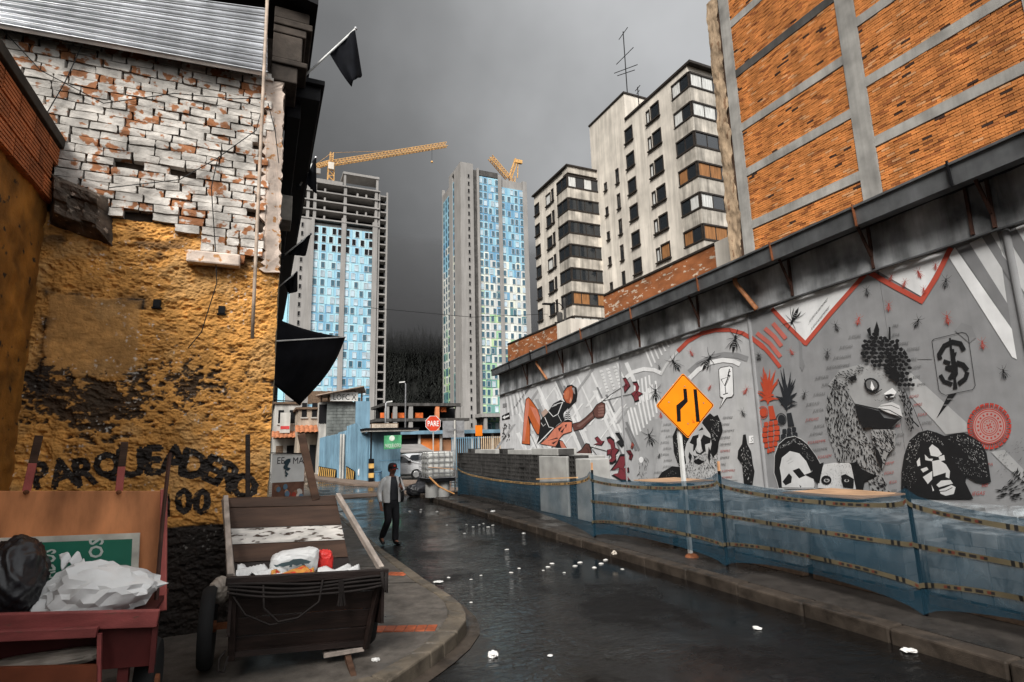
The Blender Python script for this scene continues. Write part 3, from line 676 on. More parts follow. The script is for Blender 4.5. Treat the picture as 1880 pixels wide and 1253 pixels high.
# ---- the mural: flat paint, traced on the photograph and laid on the wall plane
class Paint:
    """paint shapes given in zoom coordinates: origin (ox, oy), scale s"""
    def __init__(s, ox, oy, sc_, lev): s.o = (ox, oy, sc_); s.mb = MB(); s.k = 0; s.lev = lev
    def P(s, x, y):
        return onW(s.o[0]+x/s.o[2], s.o[1]+y/s.o[2], .004+.003*s.lev+.00004*s.k)
    def poly(s, pts, c):
        s.mb.cur = c; s.k += 1; s.mb.poly([s.P(*p) for p in pts]); return s
    def band(s, pts, w, c):
        s.mb.cur = c; s.k += 1; n = len(pts); l, r = [], []
        for i in range(n):
            a, b = pts[max(0, i-1)], pts[min(n-1, i+1)]; dx, dy = b[0]-a[0], b[1]-a[1]; d = math.hypot(dx, dy) or 1
            ww = w[i] if isinstance(w, (list, tuple)) else w
            l.append((pts[i][0]-dy/d*ww/2, pts[i][1]+dx/d*ww/2)); r.append((pts[i][0]+dy/d*ww/2, pts[i][1]-dx/d*ww/2))
        for i in range(n-1): s.mb.poly([s.P(*l[i]), s.P(*l[i+1]), s.P(*r[i+1]), s.P(*r[i])])
        return s
    def ell(s, cx, cy, rx, ry, c, a=0, n=14):
        return s.poly([(cx+rx*math.cos(t)*math.cos(a)-ry*math.sin(t)*math.sin(a), cy+rx*math.cos(t)*math.sin(a)+ry*math.sin(t)*math.cos(a)) for t in np.linspace(0, 2*math.pi, n, endpoint=False)], c)
    def text(s, x, y, st, h, c, ang=-8.0, wf=1.0):
        a = rad(ang); sc2 = h/.7; mb = MB(); mb.cur = c
        text_on(mb, st, lambda u, v, i: s.P(x+u*wf*math.cos(a)*sc2+v*sc2*.25, y+u*wf*math.sin(a)*sc2-v*sc2)); mb.build('painted_lettering', m_mural, wh, fix=False); return s
    def build(s, name, lab=None):
        if not s.mb.v: return
        o = s.mb.build(name, m_mural, wh, fix=False)
        if lab: o['label'] = lab
        return o
ZA, ZB, ZC, ZD, ZE, ZF, ZGv = (900, 650, 4.819), (1100, 600, 4.177), (1380, 440, 4.819), (1380, 660, 4.819), (1620, 400, 4.819), (1620, 660, 4.819), (1480, 590, 3.917)
BK, WH_, LG, MG, DG, RD = (.012, .012, .013), (.80, .80, .80), (.62, .62, .62), (.38, .38, .385), (.22, .22, .225), (.50, .085, .055)
rm = random.Random(12)
def inside(p, poly):
    x, y = p; r = False; j = len(poly)-1
    for i in range(len(poly)):
        (a, b), (c, d) = poly[i], poly[j]
        if (b > y) != (d > y) and x < (c-a)*(y-b)/(d-b)+a: r = not r
        j = i
    return r
def scatter(poly, n):
    xs_ = [p[0] for p in poly]; ys_ = [p[1] for p in poly]; out = []
    while len(out) < n:
        p = (rm.uniform(min(xs_), max(xs_)), rm.uniform(min(ys_), max(ys_)))
        if inside(p, poly): out.append(p)
    return out
def strokes(pt, poly, n, ln, w, dirf, c):
    for (x, y) in scatter(poly, n):
        a = dirf(x, y)+rm.uniform(-.4, .4); l = ln*rm.uniform(.5, 1.3); dx, dy = math.cos(a)*l/2, math.sin(a)*l/2; nx_, ny_ = -dy/l*w*rm.uniform(.5, 1.4), dx/l*w*rm.uniform(.5, 1.4)
        pt.poly([(x-dx, y-dy), (x+nx_+rm.uniform(-2, 2), y+ny_), (x+dx, y+dy), (x-nx_*.6, y-ny_*.6)], c)
def mosquito(z, cx, cy, s, c, ang=None, name='painted_mosquito'):
    p = Paint(*z, 6); a = ang if ang is not None else rm.uniform(-2.2, -.9)
    R_ = lambda u, v: (cx+(u*math.cos(a)-v*math.sin(a))*s, cy+(u*math.sin(a)+v*math.cos(a))*s)
    p.poly([R_(*q) for q in ((-.85, .0), (-.5, .10), (.0, .11), (.16, .06), (.32, .09), (.46, 0), (.32, -.09), (.16, -.06), (.0, -.11), (-.5, -.10))], c)
    p.band([R_(.5, 0), R_(.85, .06)], .035*s, c)
    for sg in (-1, 1):
        p.poly([R_(.15, 0), R_(-.35, sg*.26), R_(-.7, sg*.28), R_(-.1, sg*.08)], c)
        for u0, u1, u2 in ((.3, .55, .85), (.2, .1, .0), (.1, -.3, -.7)):
            p.band([R_(u0, sg*.05), R_(u1, sg*.36), R_(u2, sg*.58)], [.045*s, .035*s, .012*s], c)
    for k in range(3): p.band([R_(-.1-.14*k, -.1), R_(-.1-.14*k, .1)], .03*s, MG)
    return p.build(name)
# background stripes, left half
p = Paint(*ZA, 1)
for k in range(70):
    x, y = rm.uniform(180, 1240), rm.uniform(60, 860); l = rm.uniform(120, 420); w = rm.uniform(12, 34); sl = .46 if rm.random() < .72 else -.75
    c = WH_ if rm.random() < .62 else (MG if rm.random() < .6 else DG)
    if y+l > 900: l = 900-y
    yt = (FL(900+x/4.819)-650)*4.819+12
    if y < yt: x += (yt-y)*sl; l -= yt-y; y = yt
    if l > 40: p.poly([(x, y), (x+w, y-w*.3), (x+w+l*sl, y+l), (x+l*sl, y+l+w*.3)], c)
for k in range(12): p.band([(130+k*15, 385-k*6), (150+k*17, 560-k*5)], 7, WH_ if k % 2 else MG)
for k in range(7):
    for j in range(3): p.poly([(965+j*58+k*9, 150+k*28-j*18), (990+j*58+k*9, 140+k*28-j*18), (1000+j*58+k*9, 160+k*28-j*18), (975+j*58+k*9, 172+k*28-j*18)], WH_)
p.build('painted_stripes')
p = Paint(*ZB, 1)
for k in range(8): p.band([(355+31*k, 180-13*k), (405+26*k, 308-30*k)], 13, WH_)
p.build('painted_stripes'); p = Paint(*ZB, 1)
for k in range(9): p.band([(215+27*k, 640-28*k if k > 2 else 620), (268+25*k, 860-28*k)], 14, WH_)
for k in range(5): p.band([(270+28*k, 420-12*k), (285+29*k, 600-12*k)], 13, WH_)
p.build('painted_stripes'); p = Paint(*ZB, 1)
p.poly([(300, 760), (380, 690), (480, 720), (420, 1180), (310, 1180)], MG)  # plain mid-grey shape of the mural
p.build('painted_grey_shape'); p = Paint(*ZB, 1)
p.poly([(1010, 700), (1110, 300), (1170, 320), (1060, 1180), (960, 1180)], (.46, .46, .46))
p.build('painted_beam'); p = Paint(*ZB, 1)
p.band([(690, 350), (760, 290), (860, 235), (960, 215), (1060, 222), (1140, 250)], 42, (.26, .26, .265))
p.build('painted_stripes')
p = Paint(*ZB, 2)
p.band([(205, 392), (260, 348), (340, 325), (420, 332), (475, 358)], 30, WH_)
p.band([(470, 372), (515, 290), (600, 192)], 18, LG)
p.band([(692, 398), (760, 330), (850, 275), (950, 256), (1030, 266), (1080, 290)], 34, WH_)
p.band([(602, 190), (680, 112), (780, 55), (890, 27), (1000, 25), (1100, 50), (1180, 96), (1262, 165)], 30, RD)
p.build('painted_arcs')
p = Paint(*ZC, 2)
p.band([(-8, 865), (90, 935), (175, 1030), (252, 1130)], 34, RD)
for a in (((188, 742), (302, 878)), ((116, 786), (200, 860), (264, 945)), ((45, 828), (160, 920), (255, 1040))): p.band(a, 38, (.52, .14, .11))
p.build('painted_arcs')
p = Paint(*ZC, 2)
p.poly([(185, 605), (395, 520), (700, 420), (985, 325), (480, 915)], WH_)
p.band([(178, 612), (330, 775), (480, 925)], 36, RD); p.band([(470, 930), (700, 650), (1010, 300)], 38, RD)
p.build('painted_zigzag')
p = Paint(*ZE, 2)
p.poly([(-95, 440), (300, 360), (580, 285), (350, 700)], WH_); p.band([(-125, 480), (100, 605), (362, 745)], 46, RD); p.band([(345, 735), (480, 520), (605, 265)], 46, RD)
p.build('painted_zigzag')
p = Paint(*ZE, 1)
for pts, c in (([(585, 345), (640, 262), (1145, 985), (1190, 1253), (1150, 1235)], WH_), ([(655, 265), (770, 225), (1110, 765), (1140, 975)], DG), ([(770, 225), (880, 172), (1060, 450), (1103, 755)], LG), ([(880, 172), (960, 138), (1115, 400), (1130, 560), (1058, 448)], DG), ([(960, 138), (1010, 118), (1060, 330), (1110, 390)], LG), ([(1090, 150), (1260, 425), (1260, 670), (1140, 480), (1110, 380)], LG), ([(1095, 96), (1170, 88), (1260, 235), (1260, 425), (1100, 150)], DG), ([(1178, 88), (1400, 10), (1400, 400), (1260, 225)], LG), ([(640, 1000), (700, 930), (790, 960), (830, 1060), (770, 1110), (700, 1050)], (.24, .24, .245)), ([(310, 1253), (330, 1110), (450, 1060), (440, 1253)], (.26, .26, .265))): p.poly(pts, c)
p.build('painted_stripes')
p = Paint(*ZF, 1)
p.poly([(215, 90), (310, 170), (745, 560), (760, 640), (560, 665), (470, 560), (250, 330)], (.42, .42, .42)); p.poly([(960, 820), (1080, 800), (1253, 980), (1253, 1080), (1100, 960)], (.40, .40, .40))
p.build('painted_beam')
# lettering JUEGASIEMPRE
J = 'JUEGASIEMPRE'
p = Paint(*ZC, 3); p.text(505, 745, J, 34, BK, -51, .82); p.text(520, 815, J, 34, BK, -51, .82); p.build('painted_lettering')
p = Paint(*ZGv, 3)
for x, y, t, red in ((305, 125, J[:6], 0), (240, 200, J[:7], 0), (195, 275, J[:9], 0), (145, 345, J, 0), (65, 420, J[:7], 0), (112, 470, J[:4], 0), (50, 540, J[:6], 0), (0, 610, J[:7], 0), (50, 655, J[:5], 0), (-5, 722, J[:7], 1), (55, 770, J[:5], 0), (25, 825, J[:7], 0), (10, 885, J[2:11], 1), (35, 940, J[3:11], 0), (80, 990, J[2:9], 1), (620, 45, 'PRE', 0), (615, 110, 'JEGA', 0), (660, 175, 'EMPRE', 0), (720, 215, 'SIEMPRE', 0), (750, 285, 'PRE', 0), (760, 345, 'SIEMP', 0), (765, 415, 'SIEM', 0), (795, 470, 'EMPR', 0), (740, 555, 'EGASI', 1), (770, 615, 'MPRE', 1), (800, 685, 'EGASI', 1), (830, 745, 'EMPRE', 0), (640, 765, 'ASI', 1), (650, 830, 'JEGA', 0), (640, 895, 'PRE', 0), (585, 970, 'GASI', 0), (565, 1035, 'SIEMP', 1), (560, 1105, 'EGASI', 1), (595, 1170, 'IEGA', 1), (610, 1232, 'IEM', 0)):
    p.text(x, y, t, 21, (.34, .09, .08) if red else (.15, .15, .15), -7, .86)
p.build('painted_lettering')
p = Paint(*ZB, 3)
for k, (x, t) in enumerate(((945, J[6:]), (940, 'MPRE'), (930, J[4:]), (925, J[6:]), (920, J[5:]), (925, J[6:]), (925, J[7:]), (930, 'PRE'), (935, J[4:]), (940, J[6:]))): p.text(x, 710+k*51, t, 19, (.36, .10, .09) if k in (5, 8, 9) else (.17, .17, .17), -3, .9)
for k, x in enumerate((490, 475, 510, 470, 490, 470, 495, 490, 420, 415)): p.text(x, 760+k*46, J[:5], 17, (.20, .20, .20), -3, .9)
p.build('painted_lettering')
p = Paint(*ZF, 3); p.text(790, 1205, 'IEGAS', 34, (.36, .06, .05), -3, .9); p.text(875, 1130, 'SIEI', 30, (.36, .06, .05), -3, .9); p.text(930, 945, 'PA', 28, (.30, .07, .06), -3); p.build('painted_lettering')
# boy with the sling
SK, SKD, SKR, ORA, PNK = (.13, .055, .045), (.045, .02, .02), (.40, .10, .045), (.56, .13, .035), (.66, .22, .14)
p = Paint(*ZA, 3)
p.poly([(278, 798), (292, 640), (300, 520), (313, 400), (340, 380), (378, 425), (422, 490), (445, 560), (447, 640), (432, 725), (413, 715), (380, 660), (357, 610), (354, 700), (354, 808), (300, 802)], BK)
p.poly([(283, 792), (296, 640), (304, 520), (318, 402), (340, 388), (374, 430), (418, 494), (440, 562), (441, 640), (429, 712), (414, 706), (382, 650), (345, 560), (330, 540), (350, 640), (349, 800), (303, 796)], ORA)
p.poly([(284, 770), (300, 560), (318, 420), (338, 392), (346, 470), (326, 600), (305, 775)], PNK); p.poly([(350, 460), (405, 485), (438, 560), (438, 640), (395, 560)], PNK)
p.poly([(440, 800), (500, 740), (560, 660), (640, 600), (727, 598), (727, 692), (650, 716), (612, 760), (640, 770), (690, 850), (697, 893), (630, 893), (618, 840), (580, 826)], BK)
p.poly([(446, 796), (505, 745), (565, 666), (642, 606), (721, 604), (721, 686), (646, 710), (606, 756), (590, 800), (575, 820)], PNK); p.poly([(616, 770), (640, 776), (684, 852), (640, 850), (622, 810)], PNK); p.poly([(628, 845), (684, 858), (692, 890), (634, 890)], SKR)
for q in (((500, 770), (590, 740), (600, 750)), ((600, 660), (640, 640), (610, 690)), ((620, 690), (660, 650), (640, 700)), ((660, 630), (680, 620), (670, 660)), ((540, 790), (600, 765), (560, 800))): p.poly(q, SKD)
p.poly([(410, 800), (428, 740), (440, 640), (445, 590), (480, 530), (520, 500), (560, 440), (620, 408), (668, 430), (692, 470), (645, 530), (655, 590), (600, 620), (545, 685), (450, 790)], BK)
for q, w in ((((515, 508), (558, 556), (600, 532), (642, 425)), 7), (((482, 560), (520, 648), (552, 652)), 6), (((418, 800), (560, 655)), 9), (((560, 455), (600, 440), (635, 430)), 5), (((450, 610), (470, 640), (490, 620)), 4), (((545, 470), (590, 450)), 4), (((600, 540), (630, 600)), 3)): p.band(q, w, WH_)
p.poly([(450, 520), (490, 485), (515, 515), (470, 560)], (.45, .32, .26))
p.poly([(648, 592), (668, 520), (700, 513), (727, 600), (660, 602)], BK)
for k in range(4): p.band([(660-k*1, 535+k*17), (690, 522+k*18), (715+k*3, 540+k*16)], 6, WH_)
p.poly([(642, 392), (648, 330), (685, 280), (722, 272), (764, 300), (772, 350), (762, 420), (720, 462), (690, 490), (668, 440)], BK)
p.poly([(648, 385), (654, 335), (688, 290), (722, 285), (735, 330), (728, 400), (705, 440), (675, 430)], SKR); p.poly([(655, 370), (664, 335), (690, 312), (700, 340), (690, 400), (668, 405)], (.55, .17, .08)); p.poly([(700, 420), (715, 380), (722, 415), (708, 440)], (.6, .3, .2)); p.poly([(722, 300), (745, 300), (752, 360), (740, 350)], (.30, .28, .28))
p.poly([(675, 285), (700, 275), (705, 292), (682, 300)], BK); p.poly([(645, 350), (655, 345), (657, 360), (646, 364)], (.62, .3, .25))
p.poly([(722, 618), (790, 600), (842, 560), (908, 498), (935, 560), (862, 622), (820, 668), (738, 688)], BK); p.poly([(728, 624), (792, 606), (846, 564), (908, 506), (928, 556), (858, 616), (816, 660), (742, 680)], SK); p.poly([(760, 640), (850, 580), (905, 530), (915, 545), (850, 600), (790, 650)], (.22, .12, .10))
p.poly([(903, 500), (940, 448), (987, 422), (1018, 440), (1020, 522), (1002, 566), (950, 573), (918, 560)], BK); p.poly([(910, 504), (943, 455), (986, 430), (1012, 444), (1013, 520), (997, 560), (952, 566), (924, 555)], SK)
for k in range(4): p.poly([(952, 462+k*25), (1000, 450+k*26), (1010, 462+k*26), (1004, 470+k*26), (960, 478+k*25)], (.25, .13, .11))
p.band([(985, 425), (1080, 350), (1185, 283)], 5, BK); p.band([(1000, 418), (1120, 385), (1255, 354)], 5, BK)
p.poly([(730, 892), (800, 850), (845, 788), (880, 796), (903, 870), (895, 893)], BK); p.poly([(745, 890), (806, 856), (848, 796), (874, 804), (893, 868), (888, 890)], SK); p.band([(850, 830), (868, 850), (870, 885)], 5, SKD); p.band([(885, 822), (1042, 864)], 6, BK); p.band([(890, 830), (940, 893)], 5, BK)
p.build('painted_boy', 'painted boy in orange lying back and drawing a slingshot')
MAR = (.20, .035, .045)
def bird(z, pts, c=MAR):
    p = Paint(*z, 4); cx = sum(q[0] for q in pts)/len(pts); cy = sum(q[1] for q in pts)/len(pts)
    p.poly(pts, BK); p.poly([(cx+(x-cx)*.84, cy+(y-cy)*.84) for x, y in pts], c)
    for k in range(3): q = rm.choice(pts); p.band([(cx, cy), (cx+(q[0]-cx)*.7, cy+(q[1]-cy)*.7)], 4, BK)
    p.build('painted_bird')
for z, pts in ((ZA, [(1172, 215), (1200, 208), (1225, 250), (1242, 282), (1218, 312), (1188, 350), (1178, 300), (1195, 262)]), (ZB, [(252, 425), (290, 418), (308, 460), (300, 495), (338, 515), (302, 540), (308, 570), (272, 584), (262, 545), (242, 515), (278, 490), (280, 450)]), (ZA, [(912, 803), (950, 790), (922, 745), (950, 728), (985, 770), (1014, 770), (985, 812)]), (ZA, [(1028, 740), (1060, 728), (1098, 760), (1108, 830), (1144, 850), (1112, 900), (1118, 950), (1080, 978), (1036, 970), (1075, 930), (1060, 890), (1030, 900), (1032, 850), (1070, 840), (1060, 790), (1035, 765)]), (ZA, [(1058, 1036), (1120, 950), (1148, 888), (1196, 886), (1200, 960), (1182, 1010), (1228, 1005), (1232, 1045), (1197, 1060), (1250, 1130), (1160, 1130), (1070, 1075), (1130, 1060), (1140, 1000)]), (ZA, [(1210, 860), (1240, 850), (1262, 890), (1245, 940), (1225, 930), (1232, 895)])): bird(z, pts)
bird(ZA, [(1100, 698), (1142, 696), (1168, 745), (1194, 800), (1160, 830), (1116, 780), (1145, 762), (1125, 720)], (.02, .02, .022)); bird(ZB, [(205, 950), (240, 945), (262, 985), (245, 1030), (232, 990)]); bird(ZB, [(250, 880), (270, 905), (255, 940), (240, 930)], (.35, .08, .06))
p = Paint(*ZA, 3); p.poly([(103, 548), (170, 516), (174, 576), (103, 588)], BK); p.poly([(108, 566), (130, 545), (130, 555), (168, 540), (168, 552), (130, 570), (132, 580)], WH_); p.poly([(110, 442), (146, 436), (146, 470), (112, 476)], DG)
for k in range(26): x, y = rm.uniform(108, 172), rm.uniform(605, 755); p.band([(x, y), (x+rm.uniform(-14, 14), y+rm.uniform(8, 30))], rm.uniform(3, 8), BK)
p.build('painted_scribble')
# bearded man
p = Paint(*ZB, 3)
p.poly([(690, 870), (740, 790), (800, 715), (870, 790), (880, 900), (905, 1050), (895, 1185), (700, 1185), (660, 1100), (600, 1040), (600, 950), (650, 900)], (.50, .50, .50))
p.poly([(437, 1182), (480, 1118), (560, 1070), (622, 1078), (665, 1130), (665, 1184)], BK)
p.poly([(563, 840), (600, 760), (640, 780), (690, 850), (668, 900), (655, 960), (668, 1050), (640, 1066), (600, 1045), (572, 960)], BK)
p.poly([(798, 715), (850, 664), (880, 690), (908, 676), (938, 740), (948, 800), (918, 880), (908, 960), (872, 1010), (850, 960), (862, 900), (852, 825), (815, 775), (788, 740)], BK)
p.poly([(610, 940), (640, 900), (655, 990), (640, 1010), (612, 1000)], (.45, .45, .45))
for q in ([(693, 892), (718, 840), (764, 826), (752, 900), (735, 945), (720, 962), (722, 905)], [(773, 880), (800, 828), (858, 858), (852, 892), (812, 905), (818, 960), (795, 960), (780, 905)], [(722, 1030), (760, 1012), (808, 1038), (765, 1062), (735, 1050)], [(735, 940), (752, 962), (772, 972), (812, 940), (805, 965), (775, 984), (745, 974)], [(720, 985), (750, 1000), (730, 1015)], [(760, 800), (790, 770), (800, 790)], [(690, 960), (712, 990), (700, 1040), (684, 1000)], [(840, 920), (856, 960), (846, 1060), (832, 1000)]): p.poly(q, BK)
p.poly([(750, 860), (775, 840), (785, 930), (768, 962), (750, 935)], (.66, .66, .66))
for pl, n in (([(690, 980), (860, 975), (905, 1050), (895, 1185), (710, 1185), (670, 1100)], 430), ([(600, 1040), (668, 1050), (690, 1175), (630, 1165)], 110), ([(880, 860), (915, 880), (905, 1100), (870, 1020)], 80)):
    strokes(p, pl, n, 15, 4.0, lambda x, y: 1.5+(x-780)*-.003, BK)
strokes(p, [(570, 850), (660, 860), (650, 1040), (590, 1020)], 46, 14, 4, lambda x, y: 1.3, (.45, .45, .45)); strokes(p, [(850, 700), (930, 720), (935, 820), (870, 900)], 46, 14, 4, lambda x, y: 1.0, (.45, .45, .45))
strokes(p, [(460, 1170), (560, 1090), (640, 1110), (640, 1180)], 16, 9, 3, lambda x, y: .5, (.45, .45, .45))
p.build('painted_bearded_man', 'stencilled black and white bearded old man behind the orange sign')
p = Paint(*ZB, 3)
p.poly([(1103, 830), (1124, 826), (1136, 900), (1166, 960), (1180, 1060), (1192, 1110), (1176, 1212), (1110, 1212), (1096, 1060), (1060, 1010), (1066, 950), (1096, 900)], BK)
strokes(p, [(1095, 900), (1130, 900), (1160, 970), (1175, 1100), (1165, 1200), (1115, 1200), (1100, 1060), (1072, 1000)], 46, 18, 5, lambda x, y: 1.3, (.45, .45, .45))
p.build('painted_soldier'); p = Paint(*ZB, 3); p.poly([(1148, 838), (1182, 834), (1184, 892), (1150, 896)], WH_); p.text(1156, 882, 'S', 34, BK, 0); p.build('painted_badge')
p = Paint(*ZB, 3)
p.poly([(914, 330), (930, 312), (1000, 300), (1026, 312), (1034, 520), (1018, 542), (978, 548), (920, 632), (948, 550), (926, 540)], BK); p.poly([(919, 332), (933, 317), (1000, 305), (1022, 316), (1029, 518), (1015, 537), (974, 544), (926, 622), (954, 546), (930, 535)], WH_)
for q, w in ((((935, 405), (1002, 383), (966, 462), (935, 405)), 5), (((966, 462), (972, 515)), 6), (((950, 522), (988, 510)), 7), (((962, 455), (985, 400), (1000, 325)), 8), (((984, 372), (1006, 380)), 11), (((988, 350), (1008, 345)), 6)): p.band(q, w, BK)
p.build('painted_speech_bubble')
p = Paint(*ZB, 3)
for k in range(40): x, y = rm.uniform(300, 372), rm.uniform(1000, 1180); p.band([(x, y), (x+rm.uniform(-12, 12), y+rm.uniform(8, 26))], rm.uniform(2, 5), (.12, .12, .12))
p.ell(322, 1022, 18, 24, WH_); p.build('painted_scribble')
# mosquitoes
for z, x, y, s in ((ZB, 580, 285, 85), (ZB, 835, 262, 105), (ZB, 1040, 110, 110), (ZB, 432, 512, 85), (ZB, 390, 855, 85), (ZB, 1100, 662, 45), (ZB, 460, 308, 30), (ZB, 1224, 226, 42), (ZB, 460, 988, 32), (ZC, 1018, 458, 62), (ZC, 748, 770, 62), (ZC, 668, 1015, 62), (ZC, 62, 1038, 45), (ZD, 465, 315, 55), (ZE, 560, 568, 78), (ZE, 310, 922, 76), (ZF, 1075, 118, 80)): mosquito(z, x, y, s, BK)
mosquito(ZC, 370, 700, 130, BK, 2.0)
RB = (.40, .05, .03)
for z, x, y, s in ((ZB, 705, 200, 42), (ZB, 848, 465, 34), (ZB, 1125, 490, 48), (ZB, 472, 675, 40), (ZC, 1212, 590, 62), (ZC, 945, 712, 65), (ZC, 350, 992, 48), (ZE, 575, 892, 76), (ZE, 885, 1115, 70), (ZE, 322, 492, 66), (ZE, 195, 580, 58), (ZE, 75, 528, 50), (ZE, 470, 428, 55), (ZE, 365, 640, 52)): mosquito(z, x, y, s, RB)
p = Paint(*ZC, 2); p.poly([(415, 868), (440, 868), (450, 1050), (470, 1110), (446, 1168), (425, 1122)], DG); p.build('painted_drip')
# pineapples with grenade heads
def pineapple(ox, oy, c, rows):
    p = Paint(*ZD, 4)
    for k in range(30):
        f = k/29; a = -math.pi/2+(f-.5)*2.5+rm.uniform(-.12, .12); l = (350-150*abs(f-.5)*2)*rm.choice((1, .8, .55)); y0 = oy-rm.uniform(0, 110); ex, ey = ox+math.cos(a)*l*.50, y0+math.sin(a)*l*.95
        if abs(f-.5) > .3: ey += 40
        p.band([(ox+rm.uniform(-6, 6), y0), ((ox+ex)/2, (y0+ey)/2-16), (ex, ey)], [8, 20, 2], c)
    p.band([(ox-48+44*math.cos(t), oy+70+52*math.sin(t)) for t in np.linspace(0, 6.28, 18)], 7, c); p.ell(ox-44, oy+70, 33, 40, c); p.poly([(ox+0, oy+16), (ox+42, oy+10), (ox+70, oy+128), (ox+14, oy+135)], c); p.band([(ox-66, oy+135), (ox-58, oy+300)], 7, c)
    for r_ in range(rows):
        wd = [66, 80, 84, 78, 62, 36][r_]
        for k in range(-1, 2): cx = ox+24+k*wd*.64; cy = oy+168+r_*47+k*-8; h = wd*.285; p.poly([(cx-h, cy-16), (cx-h*.5, cy-21), (cx+h*.6, cy-22), (cx+h, cy-14), (cx+h, cy+15), (cx, cy+21), (cx-h, cy+17)], c)
    p.build('painted_pineapple')
pineapple(146, 400, (.50, .07, .03), 6); pineapple(308, 462, (.02, .022, .026), 4)
# woman with curly hair, and dog
p = Paint(*ZD, 5)
hairw = [(200, 1005), (205, 850), (238, 755), (300, 700), (380, 682), (440, 710), (495, 755), (565, 850), (605, 920), (545, 985), (520, 990), (560, 1140), (240, 1140), (225, 1080)]
p.poly([(300+(x-400)*1.02+100, 900+(y-900)*1.02) for x, y in hairw], (.62, .62, .62)); p.poly(hairw, BK)
p.poly([(248, 960), (268, 870), (338, 812), (420, 832), (482, 900), (516, 975), (542, 1040), (556, 1100), (552, 1137), (268, 1134), (262, 1040)], (.60, .60, .60))
for q in ([(272, 1084), (330, 1008), (357, 1040), (350, 1092), (300, 1116)], [(362, 985), (420, 962), (450, 1000), (474, 1030), (420, 1054), (385, 1012)], [(420, 1110), (440, 1125), (432, 1137)], [(520, 960), (600, 930), (560, 985)]): p.poly(q, BK)
for q in (((310, 905), (355, 880)), ((320, 925), (370, 898)), ((335, 880), (350, 870))): p.band(q, 4, MG)
strokes(p, [(230, 780), (380, 700), (480, 760), (500, 800), (380, 730), (260, 790)], 80, 10, 4, lambda x, y: .5, (.6, .6, .6)); strokes(p, [(450, 780), (560, 880), (540, 920), (440, 820)], 30, 9, 3, lambda x, y: .8, (.6, .6, .6))
p.build('painted_woman', 'stencilled face of a curly-haired woman looking over the pallets beside a dog')
p = Paint(*ZD, 6)
p.poly([(585, 1140), (598, 1020), (640, 930), (720, 916), (862, 916), (935, 1000), (960, 1090), (930, 1150)], (.60, .60, .60))
p.poly([(468, 1022), (530, 998), (590, 928), (638, 912), (612, 1030), (600, 1100), (575, 1090), (550, 1060)], BK); p.poly([(876, 920), (930, 906), (972, 970), (1060, 1012), (1114, 1030), (1060, 1062), (1000, 1082), (985, 1160), (925, 1165), (900, 1030)], BK)
strokes(p, [(600, 1120), (615, 1020), (650, 935), (860, 925), (920, 1020), (900, 1130)], 300, 8, 2.6, lambda x, y: 1.2, (.10, .10, .10))
for cx in (660, 838): p.ell(cx, 1068, 46, 40, BK); p.ell(cx+4, 1072, 26, 17, (.4, .4, .4)); p.ell(cx+4, 1070, 14, 14, BK); p.ell(cx+8, 1065, 4, 4, WH_)
p.poly([(790, 1030), (830, 1015), (905, 1060), (900, 1140), (810, 1130)], BK); p.ell(840, 1074, 22, 13, (.42, .42, .42)); p.ell(842, 1072, 11, 11, BK)
p.build('painted_dog')
# rooster
p = Paint(*ZGv, 4)
headp = [(160, 455), (240, 350), (400, 308), (560, 345), (625, 420), (690, 520), (705, 660), (600, 648), (500, 625), (350, 592), (300, 510), (230, 520)]
neck = [(205, 420), (150, 560), (138, 680), (168, 850), (228, 1010), (300, 1012), (400, 1045), (500, 1085), (560, 1135), (610, 1250), (440, 1253), (520, 1080), (480, 900), (420, 790), (375, 700), (345, 600), (300, 510)]
neck = [(205, 420), (150, 560), (138, 680), (168, 850), (228, 1010), (330, 1020), (430, 1060), (470, 1253), (610, 1253), (565, 1135), (520, 1010), (480, 900), (420, 790), (375, 700), (345, 600), (300, 510)]
p.poly(headp, (.34, .34, .34)); p.poly(neck, (.30, .30, .30))
strokes(p, neck, 620, 30, 9.0, lambda x, y: 1.25-(x-300)*.0012+math.sin(y*.02)*.3, BK)
strokes(p, [(240, 360), (400, 312), (430, 330), (300, 500), (170, 470)], 120, 22, 8, lambda x, y: .6, BK)
strokes(p, [(480, 560), (600, 500), (660, 560), (560, 600)], 30, 14, 4, lambda x, y: .4, BK); strokes(p, [(400, 330), (560, 350), (600, 420), (540, 420)], 40, 14, 3, lambda x, y: .3, (.1, .1, .1))
comb = [(392, 205), (410, 140), (450, 108), (500, 88), (535, 100), (600, 128), (655, 140), (684, 200), (720, 228), (752, 290), (745, 350), (730, 400), (810, 478), (740, 474), (650, 460), (602, 405), (570, 350), (500, 322), (430, 305), (400, 255)]
yy_ = 90; row = 0
while yy_ < 480:
    xx_ = 390+(row % 2)*17
    while xx_ < 810:
        cx, cy = xx_+rm.uniform(-7, 7), yy_+rm.uniform(-6, 6)
        if inside((cx, cy), comb):
            k = rm.randint(5, 7); a0 = rm.uniform(0, 6); p.poly([(cx+math.cos(a0+6.283*j/k)*rm.uniform(14, 20), cy+math.sin(a0+6.283*j/k)*rm.uniform(12, 18)) for j in range(k)], BK)
        xx_ += 33
    yy_ += 28; row += 1
for q in ([(436, 62), (462, 42), (468, 105), (455, 108)], [(486, 70), (508, 0), (526, 60), (522, 108), (494, 104)], [(594, 40), (606, 44), (608, 135), (595, 135)], [(640, 140), (660, 150), (670, 205), (650, 190)], [(700, 195), (730, 240), (705, 250)], [(590, 340), (640, 330), (680, 390), (650, 450), (610, 410)], [(575, 240), (650, 250), (640, 285), (590, 270)]): p.poly(q, BK)
p.poly([(348, 600), (440, 622), (520, 645), (562, 695), (640, 706), (692, 692), (645, 735), (602, 780), (520, 778), (460, 762), (410, 772), (370, 690)], BK)
